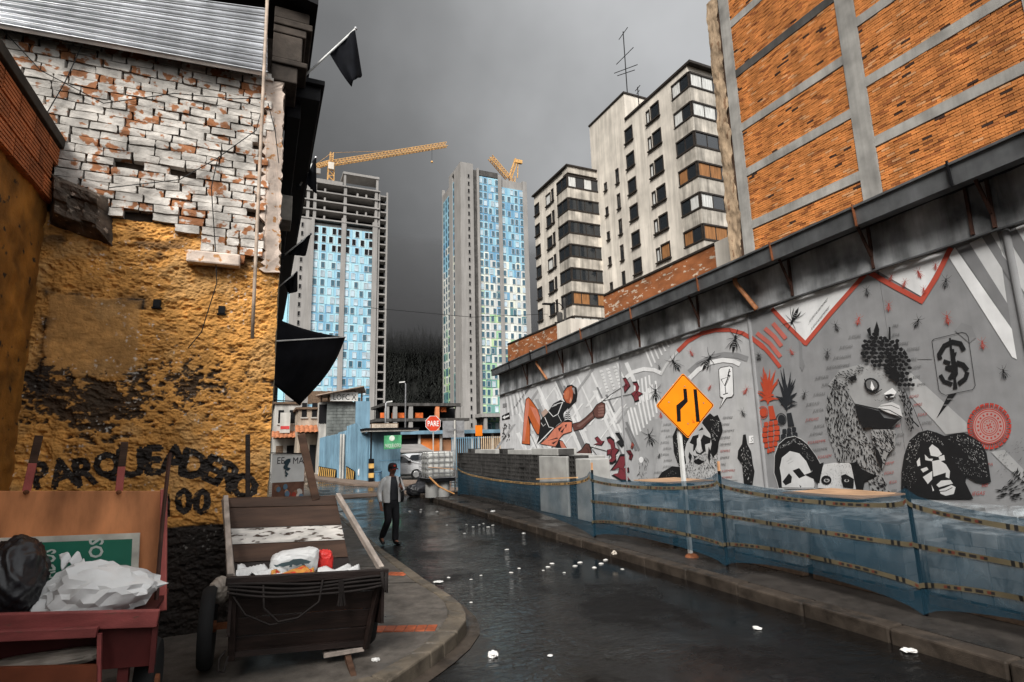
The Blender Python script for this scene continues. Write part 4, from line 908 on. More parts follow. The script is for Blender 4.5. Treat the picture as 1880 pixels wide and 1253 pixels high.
p.poly([(540, 600), (620, 582), (672, 608), (694, 690), (600, 662), (515, 625)], (.60, .60, .60)); p.band([(518, 628), (600, 640), (690, 690)], 6, BK); p.band([(530, 612), (610, 605), (670, 630)], 4, BK); p.poly([(560, 520), (620, 480), (650, 510), (630, 545), (580, 550)], WH_); p.poly([(565, 530), (610, 522), (640, 530), (590, 552)], BK)
p.ell(472, 458, 58, 48, BK, .5); p.ell(470, 458, 45, 36, (.15, .15, .15), .5); p.poly([(470, 430), (492, 480), (478, 500), (462, 480)], WH_); p.poly([(298, 412), (350, 388), (364, 410), (330, 432)], BK); p.band([(420, 415), (440, 500), (500, 520), (545, 490)], 6, BK)
wat = [(465, 780), (600, 778), (642, 785), (640, 900), (585, 960), (548, 1062), (500, 960), (480, 870)]
p.poly(wat, (.30, .30, .30)); strokes(p, wat, 170, 30, 8, lambda x, y: 1.0, BK); p.poly([(490, 900), (520, 930), (552, 1010), (545, 1060), (510, 1000)], BK)
st = [(648, 500), (704, 500), (762, 600), (772, 760), (742, 805), (712, 700), (700, 600)]; strokes(p, st, 130, 26, 9, lambda x, y: 1.3, BK); p.band([(700, 480), (770, 620), (840, 790)], 4, BK); p.band([(760, 710), (810, 760)], 9, BK)
p.build('painted_rooster', 'large stencilled black and grey rooster with a cracked comb')
# second woman
p = Paint(*ZF, 5)
hair = [(165, 1235), (168, 1000), (192, 850), (238, 720), (320, 648), (400, 626), (480, 648), (550, 678), (640, 658), (720, 648), (800, 688), (872, 740), (922, 830), (942, 950), (962, 1085), (900, 1104), (820, 1084), (745, 1040), (735, 1090), (805, 1235)]
p.poly(hair, BK)
for q in ([(413, 785), (440, 752), (492, 788), (528, 840), (490, 864), (428, 852)], [(375, 842), (412, 880), (447, 880), (440, 902), (380, 892)], [(497, 862), (546, 846), (554, 892), (508, 904)], [(440, 902), (500, 890), (562, 930), (598, 990), (592, 1055), (560, 1042), (562, 1002), (500, 1022), (452, 1038), (445, 960)], [(303, 905), (330, 868), (337, 940), (312, 948)], [(338, 972), (392, 953), (408, 976), (360, 1002)], [(358, 1042), (442, 988), (440, 1062), (402, 1104)], [(478, 1112), (520, 1073), (602, 1068), (624, 1100), (560, 1116), (500, 1134)], [(503, 1155), (560, 1136), (612, 1112), (648, 1132), (632, 1192), (560, 1208), (516, 1190)], [(433, 1108), (458, 1160), (446, 1168)]): p.poly(q, (.58, .58, .58))
p.band([(505, 1170), (560, 1165), (620, 1135)], 7, BK)
strokes(p, [(560, 690), (720, 655), (870, 745), (940, 960), (930, 1050), (700, 800)], 150, 17, 3.5, lambda x, y: .9, (.55, .55, .55)); strokes(p, [(240, 720), (400, 640), (480, 660), (560, 780), (500, 740), (340, 720), (300, 860), (200, 950)], 110, 15, 3.5, lambda x, y: 1.9, (.55, .55, .55)); strokes(p, [(180, 950), (290, 850), (300, 1100), (180, 1220)], 60, 10, 3, lambda x, y: 1.6, (.5, .5, .5)); strokes(p, [(600, 850), (760, 900), (900, 1050), (720, 1020)], 70, 9, 3, lambda x, y: .9, (.5, .5, .5))
p.build('painted_woman', 'stencilled face of a long-haired woman at the right end of the mural')
# mandala
p = Paint(*ZF, 4); cx, cy = 946, 592; RM = (.46, .055, .04)
p.ell(cx, cy, 150, 158, (.46, .30, .28), n=40)
ring = lambda r, w, c, n=48: p.band([(cx+r*math.cos(t), cy+r*1.05*math.sin(t)) for t in np.linspace(0, 2*math.pi, n+1)], w, c)
for k in range(26):
    t = 2*math.pi*k/26; d = .095; pr = lambda r, a: (cx+r*math.cos(a), cy+r*1.05*math.sin(a))
    p.poly([pr(152, t-d*.9), pr(196, t-d), pr(196, t+d), pr(152, t+d*.9), pr(152, t+d*.4), pr(178, t+d*.35), pr(178, t-d*.35), pr(152, t-d*.4)], RM)
ring(144, 9, RM); ring(127, 7, RM); ring(78, 7, RM); ring(62, 6, RM)
for k in range(18): t = 2*math.pi*k/18; p.ell(cx+102*math.cos(t), cy+107*math.sin(t), 10, 10, RM, n=9)
for k in range(12): t = 2*math.pi*k/12; p.ell(cx+44*math.cos(t), cy+46*math.sin(t), 5, 7, RM, n=7)
for k in range(4): t = math.pi/2*k+.4; p.ell(cx+17*math.cos(t), cy+17*math.sin(t), 12, 8, RM, a=t, n=8)
p.build('painted_mandala')
# dollar sign with a rifle for its bar
p = Paint(*ZF, 3)
fr = [(438, -160), (455, -178), (700, -238), (738, -230), (760, -200), (822, 232), (800, 268), (560, 318), (520, 300), (500, 270)]
p.band(fr+[fr[0]], 5, BK)
p.band([(722, -78), (690, -140), (620, -155), (550, -122), (502, -40), (512, 0)], 42, BK); p.band([(540, 15), (600, 36)], 34, BK); p.band([(655, 30), (712, 48), (752, 98)], 44, BK); p.band([(752, 112), (735, 170), (672, 218)], 40, BK); p.band([(512, 138), (545, 195), (618, 222)], 36, BK)
p.poly([(588, -188), (606, -190), (618, -90), (634, -92), (650, 20), (664, 25), (670, 130), (650, 160), (665, 260), (624, 264), (630, 170), (600, 182), (578, 168), (612, 112), (556, 90), (556, 62), (612, 50), (598, -80)], BK); p.poly([(640, -60), (658, -65), (652, -30), (640, -25)], BK)
p.poly([(583, 312), (657, 300), (478, 524)], BK); p.band([(572, 352), (640, 352)], 4, MG); p.band([(535, 405), (585, 405)], 4, MG)
p.build('painted_dollar_sign')
p = Paint(*ZF, 3)
lp = [(1010, 1240), (1020, 1150), (1100, 1110), (1170, 980), (1300, 940), (1400, 1000), (1400, 1240)]
strokes(p, lp, 130, 60, 12, lambda x, y: -.6+(y-1100)*.004, BK); strokes(p, [(980, 880), (1253, 680), (1253, 1000), (1010, 1060)], 60, 26, 4, lambda x, y: -.6, (.10, .10, .10))
p.build('painted_mane')
# ------------------------------------------------------------------ buildings behind the warehouse
m_conc = M('raw_concrete', (.36, .345, .32), .85, .3, 1.2, streak=.45, bump=.2)
m_concd = M('dark_concrete', (.085, .08, .075), .85, .4, 1.0, streak=.5)
m_orbrick = M('orange_brick', (1, 1, 1), .85, .25, 2.0, vcol=True, streak=.35, bump=.3, bscale=50)
m_jt = M('brick_joint', (.10, .06, .04), .95, .3, 5)
m_cream = M('stained_cream_render', (.70, .64, .56), .85, .16, .5, streak=.38, bump=.15, bscale=8)
m_creamd = M('stained_parapet', (.58, .53, .46), .85, .3, 1.0, streak=.7)
m_frame = M('dark_window_frame', (.03, .024, .02), .6, .3, 3)
m_glass = glass('window_glass', (.02, .024, .028))
m_curtain = M('pale_curtain', (.55, .55, .53), .8, .3, 3, stretch=(4, 4, .3))
m_brownc = M('brown_curtain', (.28, .13, .05), .8, .4, 3, stretch=(4, 4, .3))

XB = 18.0
bb = thing('brick_building', 'tall bare orange brick building with grey concrete frame behind the warehouse', 'building', (XB, 11, 0))
MB().box(XB+.06, XB+9, 2.0, 16.80, 0, 22).build('wall_core', m_jt, bb)
cols = [(15.62, 16.15), (10.42, 11.05), (5.6, 6.2)]
for a, b in cols: MB().box(XB-.05, XB+.3, a, b, 0, 22).build('column', m_conc, bb)
zl = [8.2, 10.6, 12.9, 14.95, 17.47, 19.9]; zr = [9.2, 11.5, 13.67, 15.95, 18.3, 20.6]
for z in zl: MB().box(XB-.045, XB+.3, 11.052, 15.618, z-.17, z+.17).build('beam', m_concd if abs(z-17.47) < .1 else m_conc, bb)
for z in zr: MB().box(XB-.045, XB+.3, 6.202, 10.418, z-.17, z+.17).build('beam', m_conc, bb)
# rough plaster edge strip
def edge(u, w): 
    z = 21.9*w; y = 16.17+.68*u
    n_ = float(fbm(np.array(u*2.+7), np.array(z*1.9), 4, 4)); n2 = float(fbm(np.array(3.3), np.array(z*1.4), 14, 4))
    return Vector((XB-.06-.22*(n_-.35), y+((n2-.5)*.35 if u < .05 else 0), z))
MB().grid(edge, 12, 260).build('edge_plaster', M('peeling_edge', (.36, .26, .17), .9, .4, 1.5, bump=.8, bscale=5, bdist=.05, col2=(.20, .12, .07), thr=.60, stretch=(1.5, 1.5, .6)), bb, smooth=True)
rk = random.Random(9); allb = []
def panel(y0, y1, z0, z1):
    z = z0+.045; r_ = 0
    while z < z1-.03:
        y = y0+.02-(.13 if r_ % 2 else 0)
        while y < y1-.02:
            a, b = max(y0, y), min(y1, y+.255)
            if b-a > .05:
                t = rk.random(); k = rk.uniform(.82, 1.14)
                c = (.58*k, .215*k, .06*k) if t > .11 else ((.34*k, .115*k, .035*k) if t > .014 else (.05, .025, .018))
                if t > .95: c = (.62, .31, .14)
                allb.append((a, b, z, c, rk.uniform(-.012, .012)))
            y += .27
        z += .083; r_ += 1
for z0, z1 in zip(zl, zl[1:]): panel(11.06, 15.61, z0+.175, z1-.175)
for z0, z1 in zip(zr, zr[1:]): panel(6.21, 10.41, z0+.175, z1-.175)
panel(11.06, 15.61, 20.1, 21.9)
allb.sort(key=lambda q: q[0]+abs(q[2]-10)*.3)
rest = MB(); nn = 0
for (a, b, z, c, d) in allb:
    px, py = pj((XB, (a+b)/2, z))
    if nn < 290 and px < 1880 and py > 0 and py < GT(px)-6:
        mb = MB(); mb.cur = c; mb.box(XB+d-.02, XB+.08, a, b, z-.034, z+.034); mb.build('brick', m_orbrick, bb, fix=False); nn += 1
    elif py > -40 and px < 1950:
        rest.cur = c; rest.box(XB+d-.02, XB+.08, a, b, z-.034, z+.034)
o = rest.build('brickwork', m_orbrick, bb, fix=False); o['kind'] = 'stuff'

# cream apartment block
def glazed(bld, mb_fr, P0, U, V, Nn, w, h, panes, gl, sill=True, name='window', proud=.0, frame=None):
    """window at P0 (lower corner) in plane U (along) V (up), outward normal Nn: reveal, glass, mullions"""
    fr = MB(); t = .09
    def bx(u0, u1, v0, v1, d0, d1): fr.obox(P0+U*((u0+u1)/2)+V*((v0+v1)/2)+Nn*((d0+d1)/2), U*((u1-u0)/2), V*((v1-v0)/2), Nn*((d1-d0)/2))
    bx(-.06, w+.06, -.06, .06, proud-.03, proud+.07); bx(-.06, w+.06, h-.06, h+.10, proud-.03, proud+.10)
    bx(-.06, .05, .062, h-.062, proud-.03, proud+.07); bx(w-.05, w+.06, .062, h-.062, proud-.03, proud+.07)
    for k in range(1, panes): bx(w*k/panes-.035, w*k/panes+.035, .062, h-.062, proud-.02, proud+.05)
    if sill: bx(-.15, w+.15, -.2, -.062, proud-.02, proud+.2)
    o = fr.build(name, frame or m_frame, bld)
    for k in range(panes):
        a = w*k/panes+.05; b = w*(k+1)/panes-.05
        g_ = MB().add([P0+U*a+V*.06+Nn*(proud+.012), P0+U*b+V*.06+Nn*(proud+.012), P0+U*b+V*(h-.06)+Nn*(proud+.012), P0+U*a+V*(h-.06)+Nn*(proud+.012)], [(0, 1, 2, 3)])
        me = g_.mesh('pane', bld.location); me.materials.append(gl[k % len(gl)]); q = link(bpy.data.objects.new('pane', me)); q.parent = o
    return o
rk = random.Random(4)
UY, UX, VZ, NX, NY = Vector((0, 1, 0)), Vector((1, 0, 0)), Vector((0, 0, 1)), Vector((-1, 0, 0)), Vector((0, -1, 0))
cr = thing('apartment_block', 'tall stained cream apartment block with dark corner windows beside the brick building', 'building', (36, 45, 0))
MB().box(36, 50, 36.9, 47.0, 0, 37.6).build('wall', m_cream, cr)
MB().box(36.02, 44, 47.0, 54.4, 0, 41.0).build('stair_tower', m_cream, cr)
MB().box(35.85, 50.1, 36.35, 47.0, 37.602, 37.85).box(35.9, 44.1, 46.9, 54.5, 41.002, 41.2).build('roof_edge', m_frame, cr)
for k in range(9):
    z = 35.0-3.07*k
    if z < 3: break
    a = rk.choice([m_glass, m_glass, m_curtain]); b = rk.choice([m_glass, m_glass, m_brownc if k > 4 else m_glass])
    glazed(cr, None, Vector((36, 41.3, z)), UY, VZ, NX, 1.25, 1.5, 1, [b]); glazed(cr, None, Vector((36, 42.85, z)), UY, VZ, NX, .45, 1.35, 1, [m_curtain], name='window')
    glazed(cr, None, Vector((36, 45.9, z-.15)), UY, VZ, NX, 1.3, 1.5, 1, [a])
    if k: glazed(cr, None, Vector((36.02, 48.95, z-.9)), UY, VZ, NX, .45, 1.6, 1, [m_glass]); glazed(cr, None, Vector((36.02, 51.4, z-.7)), UY, VZ, NX, .4, .8, 1, [m_glass])
    # corner bay: parapet and ribbon glazing on both faces
    pb = MB(); pb.box(35.62, 50, 36.35, 38.9, z-1.55, z-.1); pb.build('parapet', m_creamd, cr)
    MB().box(35.55, 50, 36.28, 38.95, z-.1, z-.02).build('sill', m_frame, cr); MB().box(35.62, 50, 36.35, 38.9, z+1.42, z+1.52).build('lintel', m_frame, cr)
    gl = [m_curtain, m_curtain, m_glass] if k in (0, 1) else ([m_brownc, m_brownc, m_glass] if k in (3, 5, 6) else [m_curtain, m_glass, m_curtain] if k == 4 else [m_glass])
    glazed(cr, None, Vector((35.66, 36.5, z+.02)), UY, VZ, NX, 2.3, 1.4, 2, gl[::-1], sill=False); glazed(cr, None, Vector((35.75, 36.38, z+.02)), UX, VZ, NY, 7.0, 1.4, 5, gl, sill=False)
    MB().box(35.9, 50, 36.6, 38.9, z-.02, z+1.42).build('bay_back', m_frame, cr)
MB().box(38.5, 50, 36.9, 37, 0, 6).build('lower_wall', m_cream, cr)
ant = thing('antenna', 'tall television antenna mast with crossed rods on the stair tower roof', 'antenna', (37, 47.6, 41.2))
a0 = onX(1166, 178, 37); a1 = onX(1153, 48, 37); mb = MB(); mb.tube([(37, 47.6, 41.2), (37, 47.6, a1.z)], .06, 6); mb.build('mast', m_black, ant)
for fz, l, an in ((.97, .8, .9), (.62, 1.3, .6), (.42, 1.6, -.3), (.36, 1.2, -.35)):
    z = 41.2+(a1.z-41.2)*fz; d = Vector((math.cos(an)*.4, -math.cos(an), math.sin(an)*.6)).normalized()*l; MB().tube([Vector((37, 47.6, z))-d, Vector((37, 47.6, z))+d], .045, 5).build('rod', m_black, ant)
an2 = thing('antenna', 'short television antenna right of the tall mast on the cream block', 'antenna', (36.6, 45.2, 37.8))
MB().tube([(36.6, 45.2, 37.8), (36.6, 45.2, 40.8)], .05, 6).build('mast', m_black, an2); MB().tube([(36.3, 44.4, 40.4), (36.9, 46.0, 40.9)], .045, 5).build('rod', m_black, an2); MB().tube([(36.4, 44.7, 40.0), (36.8, 45.7, 40.3)], .04, 5).build('rod', m_black, an2)

c2 = thing('apartment_block', 'lower cream apartment block with enclosed corner balconies, left of the taller one', 'building', (32, 58, 0))
MB().box(32, 44, 54.6, 62.6, 0, 34.4).build('wall', m_cream, c2)
MB().box(31.7, 44, 53.25, 62.75, 34.402, 34.6).build('roof_edge', m_frame, c2)
MB().box(31.9, 43, 53.4, 54.6, 33.6, 34.398).build('parapet', m_creamd, c2)
for k in range(9):
    z = 31.7-2.87*k
    if z < 3: break
    pb = MB().box(31.72, 42, 53.3, 55.9, z-1.35, z-.08).build('parapet', m_creamd, c2)
    MB().box(31.66, 42, 53.24, 55.95, z-.08, z).build('sill', m_frame, c2); MB().box(31.72, 42, 53.3, 55.9, z+1.45, z+1.52).build('lintel', m_frame, c2)
    gl = [m_curtain, m_glass] if k == 0 else ([m_brownc, m_brownc, m_glass] if k == 5 else [m_curtain] if k == 6 else [m_glass])
    glazed(c2, None, Vector((31.76, 53.4, z+.04)), UY, VZ, NX, 2.4, 1.4, 2, [m_glass], sill=False); glazed(c2, None, Vector((31.85, 53.34, z+.04)), UX, VZ, NY, 4.4, 1.4, 4, gl, sill=False)
    MB().box(32.0, 42, 53.6, 55.9, z, z+1.45).build('bay_back', m_frame, c2)
    glazed(c2, None, Vector((32, 57.2, z+.05)), UY, VZ, NX, .4, 1.4, 1, [m_glass]); glazed(c2, None, Vector((32, 58.0, z-.05)), UY, VZ, NX, 1.15, 1.35, 1, [m_glass if k % 3 else m_curtain])
    glazed(c2, None, Vector((32, 61.2, z-.05)), UY, VZ, NX, 1.2, 1.35, 1, [m_glass])

# brown parapets between the warehouse roof and the blocks
def parapet(pts, X, lab, m):
    P = [onX(x, y, X) for x, y in pts]; t = thing('parapet_building', lab, 'building', (X, P[0].y, 0))
    lo = [Vector((p.x, p.y, 3)) for p in P]
    mb = MB(); 
    mb.prism([P[0], P[1], lo[1], lo[0]], (3, 0, 0)); mb.build('wall', m, t)
    MB().prism([P[0]+Vector((-.06, 0, .02)), P[1]+Vector((-.06, 0, .02)), P[1]+Vector((-.06, 0, .14)), P[0]+Vector((-.06, 0, .14))], (3.1, 0, 0)).build('coping', m_frame, t)
    return t, P
m_brownp = M('peeling_brown_paint', (.27, .095, .035), .85, .35, 1.5, col2=(.50, .42, .33), thr=.60, stretch=(1, .6, 1.6))
t, P = parapet([(1108, 545), (1314, 450)], 21, 'long peeling brown parapet below the tall cream block', m_brownp)
MB().box(P[1].x-.1, P[1].x+3, P[1].y-1.4, P[1].y-.02, 3, P[1].z+.1).build('end_wall', m_cream, t)
t, P = parapet([(932, 634), (1023, 596)], 21, 'short peeling brown parapet at the far end of the warehouse roof', m_brownp)
MB().box(P[1].x-.05, P[1].x+3.2, P[1].y-2.2, P[1].y-.02, 3, P[1].z+.02).build('end_wall', m_cream, t)
# concrete lamp pole behind the warehouse
b = onY(1040, 640, 40); lp = thing('lamp_pole', 'concrete power pole with street lamp arm and transformer above the warehouse roof', 'lamp post', (b.x, 40, 0))
tp = onY(1040, 548, 40); MB().tube([(b.x, 40, 0), (b.x, 40, tp.z)], [.17, .11], 10).build('pole', m_concd, lp)
e = onY(1006, 558, 40); MB().tube([(b.x, 40, e.z-.3), (b.x-.5, 40, e.z+.1), e], .035, 6).build('arm', m_black, lp)
MB().obox(e+Vector((-.1, 0, -.03)), (.4, 0, .02), (0, .14, 0), (0, 0, .07)).build('lamp_head', m_black, lp, bevel=.03)
MB().lathe((b.x-.45, 40.1, tp.z-2.1), [(.22, 0), (.24, .1), (.24, .75), (.14, .85)], 10).build('transformer', m_concd, lp)
MB().box(b.x-1.0, b.x+1.0, 39.95, 40.05, tp.z-2.3, tp.z-2.15).build('crossarm', m_black, lp)
# ------------------------------------------------------------------ towers and cranes
m_grey = M('tower_concrete', (.30, .285, .27), .8, .12, .15, streak=.2)
m_clad = M('cladding', (1, 1, 1), .45, .06, .3, vcol=True)
m_tglass = glass('tower_glass', (.035, .10, .14), .12); m_tdark = M('void_dark', (.006, .006, .007), .9, .1)  # near-black solid fill: the dark of unlit openings put into the colour
m_wfr = M('white_frame', (.55, .56, .57), .5, .1)
def win_mesh(name, w, h, gm, fm):
    mb = MB(); t = .07
    for a, b, c, d in ((-w/2-t, w/2+t, -t, 0), (-w/2-t, w/2+t, h, h+t), (-w/2-t, -w/2, 0, h), (w/2, w/2+t, 0, h)): mb.box(a, b, -.10, .05, c, d)
    nf = len(mb.f); mb.box(-w/2, w/2, -.04, .05, 0, h)
    me = mb.mesh(name); me.materials.append(fm); me.materials.append(gm)
    me.polygons.foreach_set('material_index', [0]*nf+[1]*(len(mb.f)-nf)); return me
wm_g = win_mesh('window', .95, 1.65, m_tglass, m_wfr); wm_d = win_mesh('window', 1.0, 1.75, m_tdark, m_wfr); wm_w = win_mesh('window', .95, 1.65, M('bright_glass', (.42, .52, .58), .25, .3, .4), m_wfr); wm_s = win_mesh('slit_window', .55, 1.2, m_tdark, m_grey)
def put(me, bld, loc, rz=0.0):
    o = link(bpy.data.objects.new(me.name.split('.')[0], me)); o.parent = bld; o.location = Vector(loc)-bld.location; o.rotation_euler = (0, 0, rz); return o
rt = random.Random(21)
BL = [(.20, .40, .54), (.26, .48, .60), (.16, .34, .50), (.31, .53, .63)]; PB = [(.34, .57, .66), (.28, .50, .63), (.41, .61, .67)]
CRM = [(.66, .68, .58), (.60, .62, .58), (.70, .72, .66), (.52, .53, .52)]; GRN = [(.30, .52, .30), (.45, .60, .34), (.14, .30, .27), (.10, .22, .24), (.40, .55, .42)]
def pick(t):
    t += rt.uniform(-.10, .10)
    if t > .68: return rt.choice(BL)
    if t > .55: return rt.choice(BL+CRM*2)
    if t > .30: return rt.choice(CRM if rt.random() < .85 else GRN)
    if t > .2: return rt.choice(CRM+GRN)
    return rt.choice(GRN)
def bay(bld, P, U, Nn, width, z0, z1, fh, cols, colf, winf, rz, mb, solo=True):
    n = int((z1-z0)/fh)
    for k in range(n):
        z = z0+k*fh; xs_ = sorted(c if not isinstance(c, tuple) else c[k % 2] for c in cols); cut = [0]+[(a+b)/2 for a, b in zip(xs_, xs_[1:])]+[1]
        for a, b in zip(cut, cut[1:]):
            mb.cur = colf(z, a); c = P+U*((a+b)/2*width)+Vector((0, 0, z+fh/2)); mb.obox(c-Nn*.10, U*((b-a)*width/2-.02), Nn*(.10+rt.uniform(0, .03)), Vector((0, 0, fh/2-.025)))
        for x in xs_:
            me = winf(z, x)
            p = P+U*(x*width)+Vector((0, 0, z+.35))+Nn*.03
            if solo: put(me, bld, p, rz)
            else:
                mb.cur = (.04, .08, .11) if me is not wm_s else (.01, .01, .01); mb.obox(p+Vector((0, 0, .8)), U*.45, Nn*.06, Vector((0, 0, .8)))
TY = 155.0
tr = thing('tower', 'finished apartment tower clad in blue fading to white and green panels, right of the gap', 'tower', (53.4, TY, 0))
MB().box(53.5, 76.3, TY+.25, 174, 0, 86.5).build('core', m_grey, tr)
mb = MB(); mb.box(53.3, 57.6, TY-.4, TY+6, 0, 89.7); mb.build('stair_shaft', m_grey, tr); MB().box(57.6, 58.9, TY+.1, TY+.6, 0, 88).build('recess', m_concd, tr)
MB().box(58.9, 59.6, TY-.4, TY+.5, 0, 88.6).build('pilaster', m_grey, tr); MB().box(66.2, 67.4, TY-.3, TY+.5, 0, 87.6).build('pilaster', m_grey, tr); MB().box(75.0, 76.5, TY-.3, TY+2, 0, 86.9).build('pilaster', m_grey, tr)
MB().box(59.6, 66.2, TY-.1, TY+1, 86.4, 88.2).build('parapet', m_concd, tr)
MB().box(53.25, 54.2, 163, 166.3, 0, 89.8).build('pilaster', m_grey, tr); MB().box(53.25, 54.2, 173.6, 174.2, 0, 88.5).build('pilaster', m_grey, tr); MB().box(53.26, 57.6, 161, 163, 88.6, 89.6).build('roof_frame', m_grey, tr)
cl = MB(); cf = lambda z, a: pick(z/87)
bay(tr, Vector((59.6, TY, 0)), UX, NY, 6.6, 3, 86.4, 2.52, [.09, .33, (.58, .70), .93], cf, lambda z, x: wm_g if rt.random() < .8 else wm_w, 0, cl)
bay(tr, Vector((67.4, TY, 0)), UX, NY, 7.6, 3, 86.0, 2.52, [.07, (.34, .48), .68, .93], cf, lambda z, x: wm_g if rt.random() < .8 else wm_w, 0, cl)
o = cl.build('cladding', m_clad, tr); o['kind'] = 'stuff'
cl = MB(); cf2 = lambda z, a: pick(z/87-.03)
bay(tr, Vector((53.5, 155.7, 0)), UY, NX, 7.2, 3, 87.0, 2.52, [.15, .5, .85], cf2, lambda z, x: wm_g, 0, cl, solo=False)
bay(tr, Vector((53.5, 166.4, 0)), UY, NX, 7.2, 3, 86.0, 2.52, [.15, .5, .85], cf2, lambda z, x: wm_g, 0, cl, solo=False)
o = cl.build('side_cladding', m_clad, tr); o['kind'] = 'stuff'
for k in range(33): put(wm_s, tr, (56.0, TY-.43, 4+k*2.52))
# podium
pd = MB(); pd.box(57, 79, TY-6, TY-.5, 9.2, 10.2); 
for x in (58, 63, 69, 74, 78): pd.box(x, x+.9, TY-5.6, TY-4.7, 0, 9.2)
pd.build('podium_frame', m_grey, tr)

tl = thing('tower', 'unfinished apartment tower clad in pale blue, its top floors still bare concrete', 'tower', (5.2, 156, 0))
LY = 156.0
MB().box(5.6, 28.0, LY+.6, 172, 0, 64.0).build('core', m_grey, tl)
MB().box(5.2, 10.0, LY-.3, LY+8, 0, 64.8).build('stair_shaft', m_grey, tl); MB().box(9.9, 10.7, LY-.7, LY+.8, 0, 65).build('pilaster', m_grey, tl); MB().box(18.0, 19.3, LY-.4, LY+.8, 0, 66).build('pilaster', m_grey, tl); MB().box(26.7, 28.1, LY-.4, LY+.8, 0, 66).build('pilaster', m_grey, tl)
cl = MB(); cfb = lambda z, a: rt.choice(PB) if z > 40 else rt.choice(PB+BL)
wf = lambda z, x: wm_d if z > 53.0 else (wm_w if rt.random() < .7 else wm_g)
bay(tl, Vector((10.7, LY, 0)), UX, NY, 7.3, 3, 64.2, 2.5, [.08, .36, (.62, .74), .95], cfb, wf, 0, cl)
bay(tl, Vector((19.3, LY, 0)), UX, NY, 7.4, 3, 64.2, 2.5, [.06, (.30, .42), (.62, .78), .94], cfb, wf, 0, cl)
o = cl.build('cladding', m_clad, tl); o['kind'] = 'stuff'
cl = MB(); cl.cur = (.40, .66, .76)
for k in range(25): cl.box(5.1, 5.2, LY+.8, LY+7, 3+k*2.5, 3+k*2.5+2.4)
cl.box(3.6, 5.0, LY+7.5, 168, 0, 60); cl.build('side_cladding', m_clad, tl)
for k in range(24): put(wm_s, tl, (7.6, LY-.33, 4+k*2.52))
# bare floors
for k in range(5):
    z = 64.6+k*2.75
    MB().box(5.4, 28.6, LY-.5, 171, z, z+.38).build('floor_slab', m_grey, tl)
    if k < 4:
        for x in (5.6, 8.4, 10.2, 18.4, 27.2): MB().box(x, x+.8, LY-.2, LY+.8, z+.38, z+2.75).build('column', m_grey, tl)
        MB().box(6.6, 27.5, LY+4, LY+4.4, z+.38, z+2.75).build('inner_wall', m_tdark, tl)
        for x in (13, 22, 24.5):
            if rt.random() < .7: MB().box(x, x+.5, LY+.2, LY+.6, z+.38, z+1.6).build('prop', m_grey, tl)
rf = MB(); z = 77.6
for x in (18.3, 27.6): rf.box(x, x+.6, LY+.2, LY+.8, z-1.6, z+2.2)
rf.box(18.0, 28.4, LY, LY+6, z+2.2, z+2.9); rf.box(10, 18, LY+.2, LY+2, z-1.7, z-.4); rf.build('roof_frame', m_grey, tl)
sc2 = MB()
for k in range(30): sc2.box(28.4, 31.0, LY+.1, LY+3.2, 2+k*2.5, 2.4+k*2.5)
o = sc2.build('balcony_slab', m_grey, tl); o['kind'] = 'stuff'
for x in (28.3, 30.6): MB().box(x, x+.45, LY-.1, LY+.5, 0, 76).build('scaffold_post', m_grey, tl)
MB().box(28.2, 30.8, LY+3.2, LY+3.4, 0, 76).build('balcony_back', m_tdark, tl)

m_crane = M('crane_yellow', (.62, .36, .13), .6, .2, 1)
def lattice(mb, p, q, w, n, cw=.14):
    p, q = Vector(p), Vector(q); d = (q-p).normalized(); a = d.cross(Vector((0, 1, 0)))
    if a.length < .1: a = Vector((1, 0, 0))
    a.normalize(); b = d.cross(a); cs = [(a*i+b*j)*(w/2) for i, j in ((1, 1), (1, -1), (-1, -1), (-1, 1))]
    for c in cs: mb.beam(p+c, q+c, cw)
    for k in range(n):
        s, e = p+(q-p)*(k/n), p+(q-p)*((k+1)/n)
        for i in range(4):
            j = (i+1) % 4; mb.beam(s+cs[i], e+cs[j], cw*.7); mb.beam(s+cs[i], s+cs[j], cw*.7)
cy = 162.0
mt = onY(608, 300, cy); c1 = thing('tower_crane', 'yellow tower crane with a long jib standing on the unfinished tower', 'crane', (mt.x, cy, 60))
mb = MB(); lattice(mb, (mt.x, cy, 60), (mt.x, cy, onY(608, 305, cy).z), 1.7, 14, .22); mb.build('mast', m_crane, c1)
pv_ = onY(608, 301, cy); ap = onY(609, 281, cy); tip = onY(820, 266, cy); bk = onY(578, 307, cy)
mb = MB(); lattice(mb, pv_+Vector((.5, 0, .3)), tip, 1.3, 34, .15); mb.build('jib', m_crane, c1)
mb = MB(); lattice(mb, pv_+Vector((-.5, 0, .3)), bk, 1.0, 6, .15); mb.build('counter_jib', m_crane, c1)
mb = MB(); lattice(mb, pv_+Vector((0, 0, .6)), ap, .9, 4, .15); mb.build('apex', m_crane, c1)
MB().tube([ap, pv_+(tip-pv_)*.55+Vector((0, 0, .8))], .05, 4).build('tie_rod', m_crane, c1); MB().tube([ap, bk+Vector((0, 0, .6))], .05, 4).build('tie_rod', m_crane, c1)
MB().box(pv_.x-.9, pv_.x+.7, cy-1.5, cy-.3, pv_.z-2.4, pv_.z-.2).build('cab', M('cab_white', (.6, .55, .48), .5, .1), c1, bevel=.1)
MB().box(bk.x-.4, bk.x+1.6, cy-.5, cy+.5, bk.z-2.0, bk.z-.4).build('counterweight', m_grey, c1)
hk = onY(793, 296, cy); ht = pv_+(tip-pv_)*((hk.x-pv_.x)/(tip.x-pv_.x)); MB().tube([ht, hk], .05, 4).build('hoist_cable', m_black, c1); MB().lathe(hk+Vector((0, 0, -.7)), [(.1, 0), (.35, .15), (.35, .5), (.08, .8)], 8).build('hook_block', m_crane, c1)
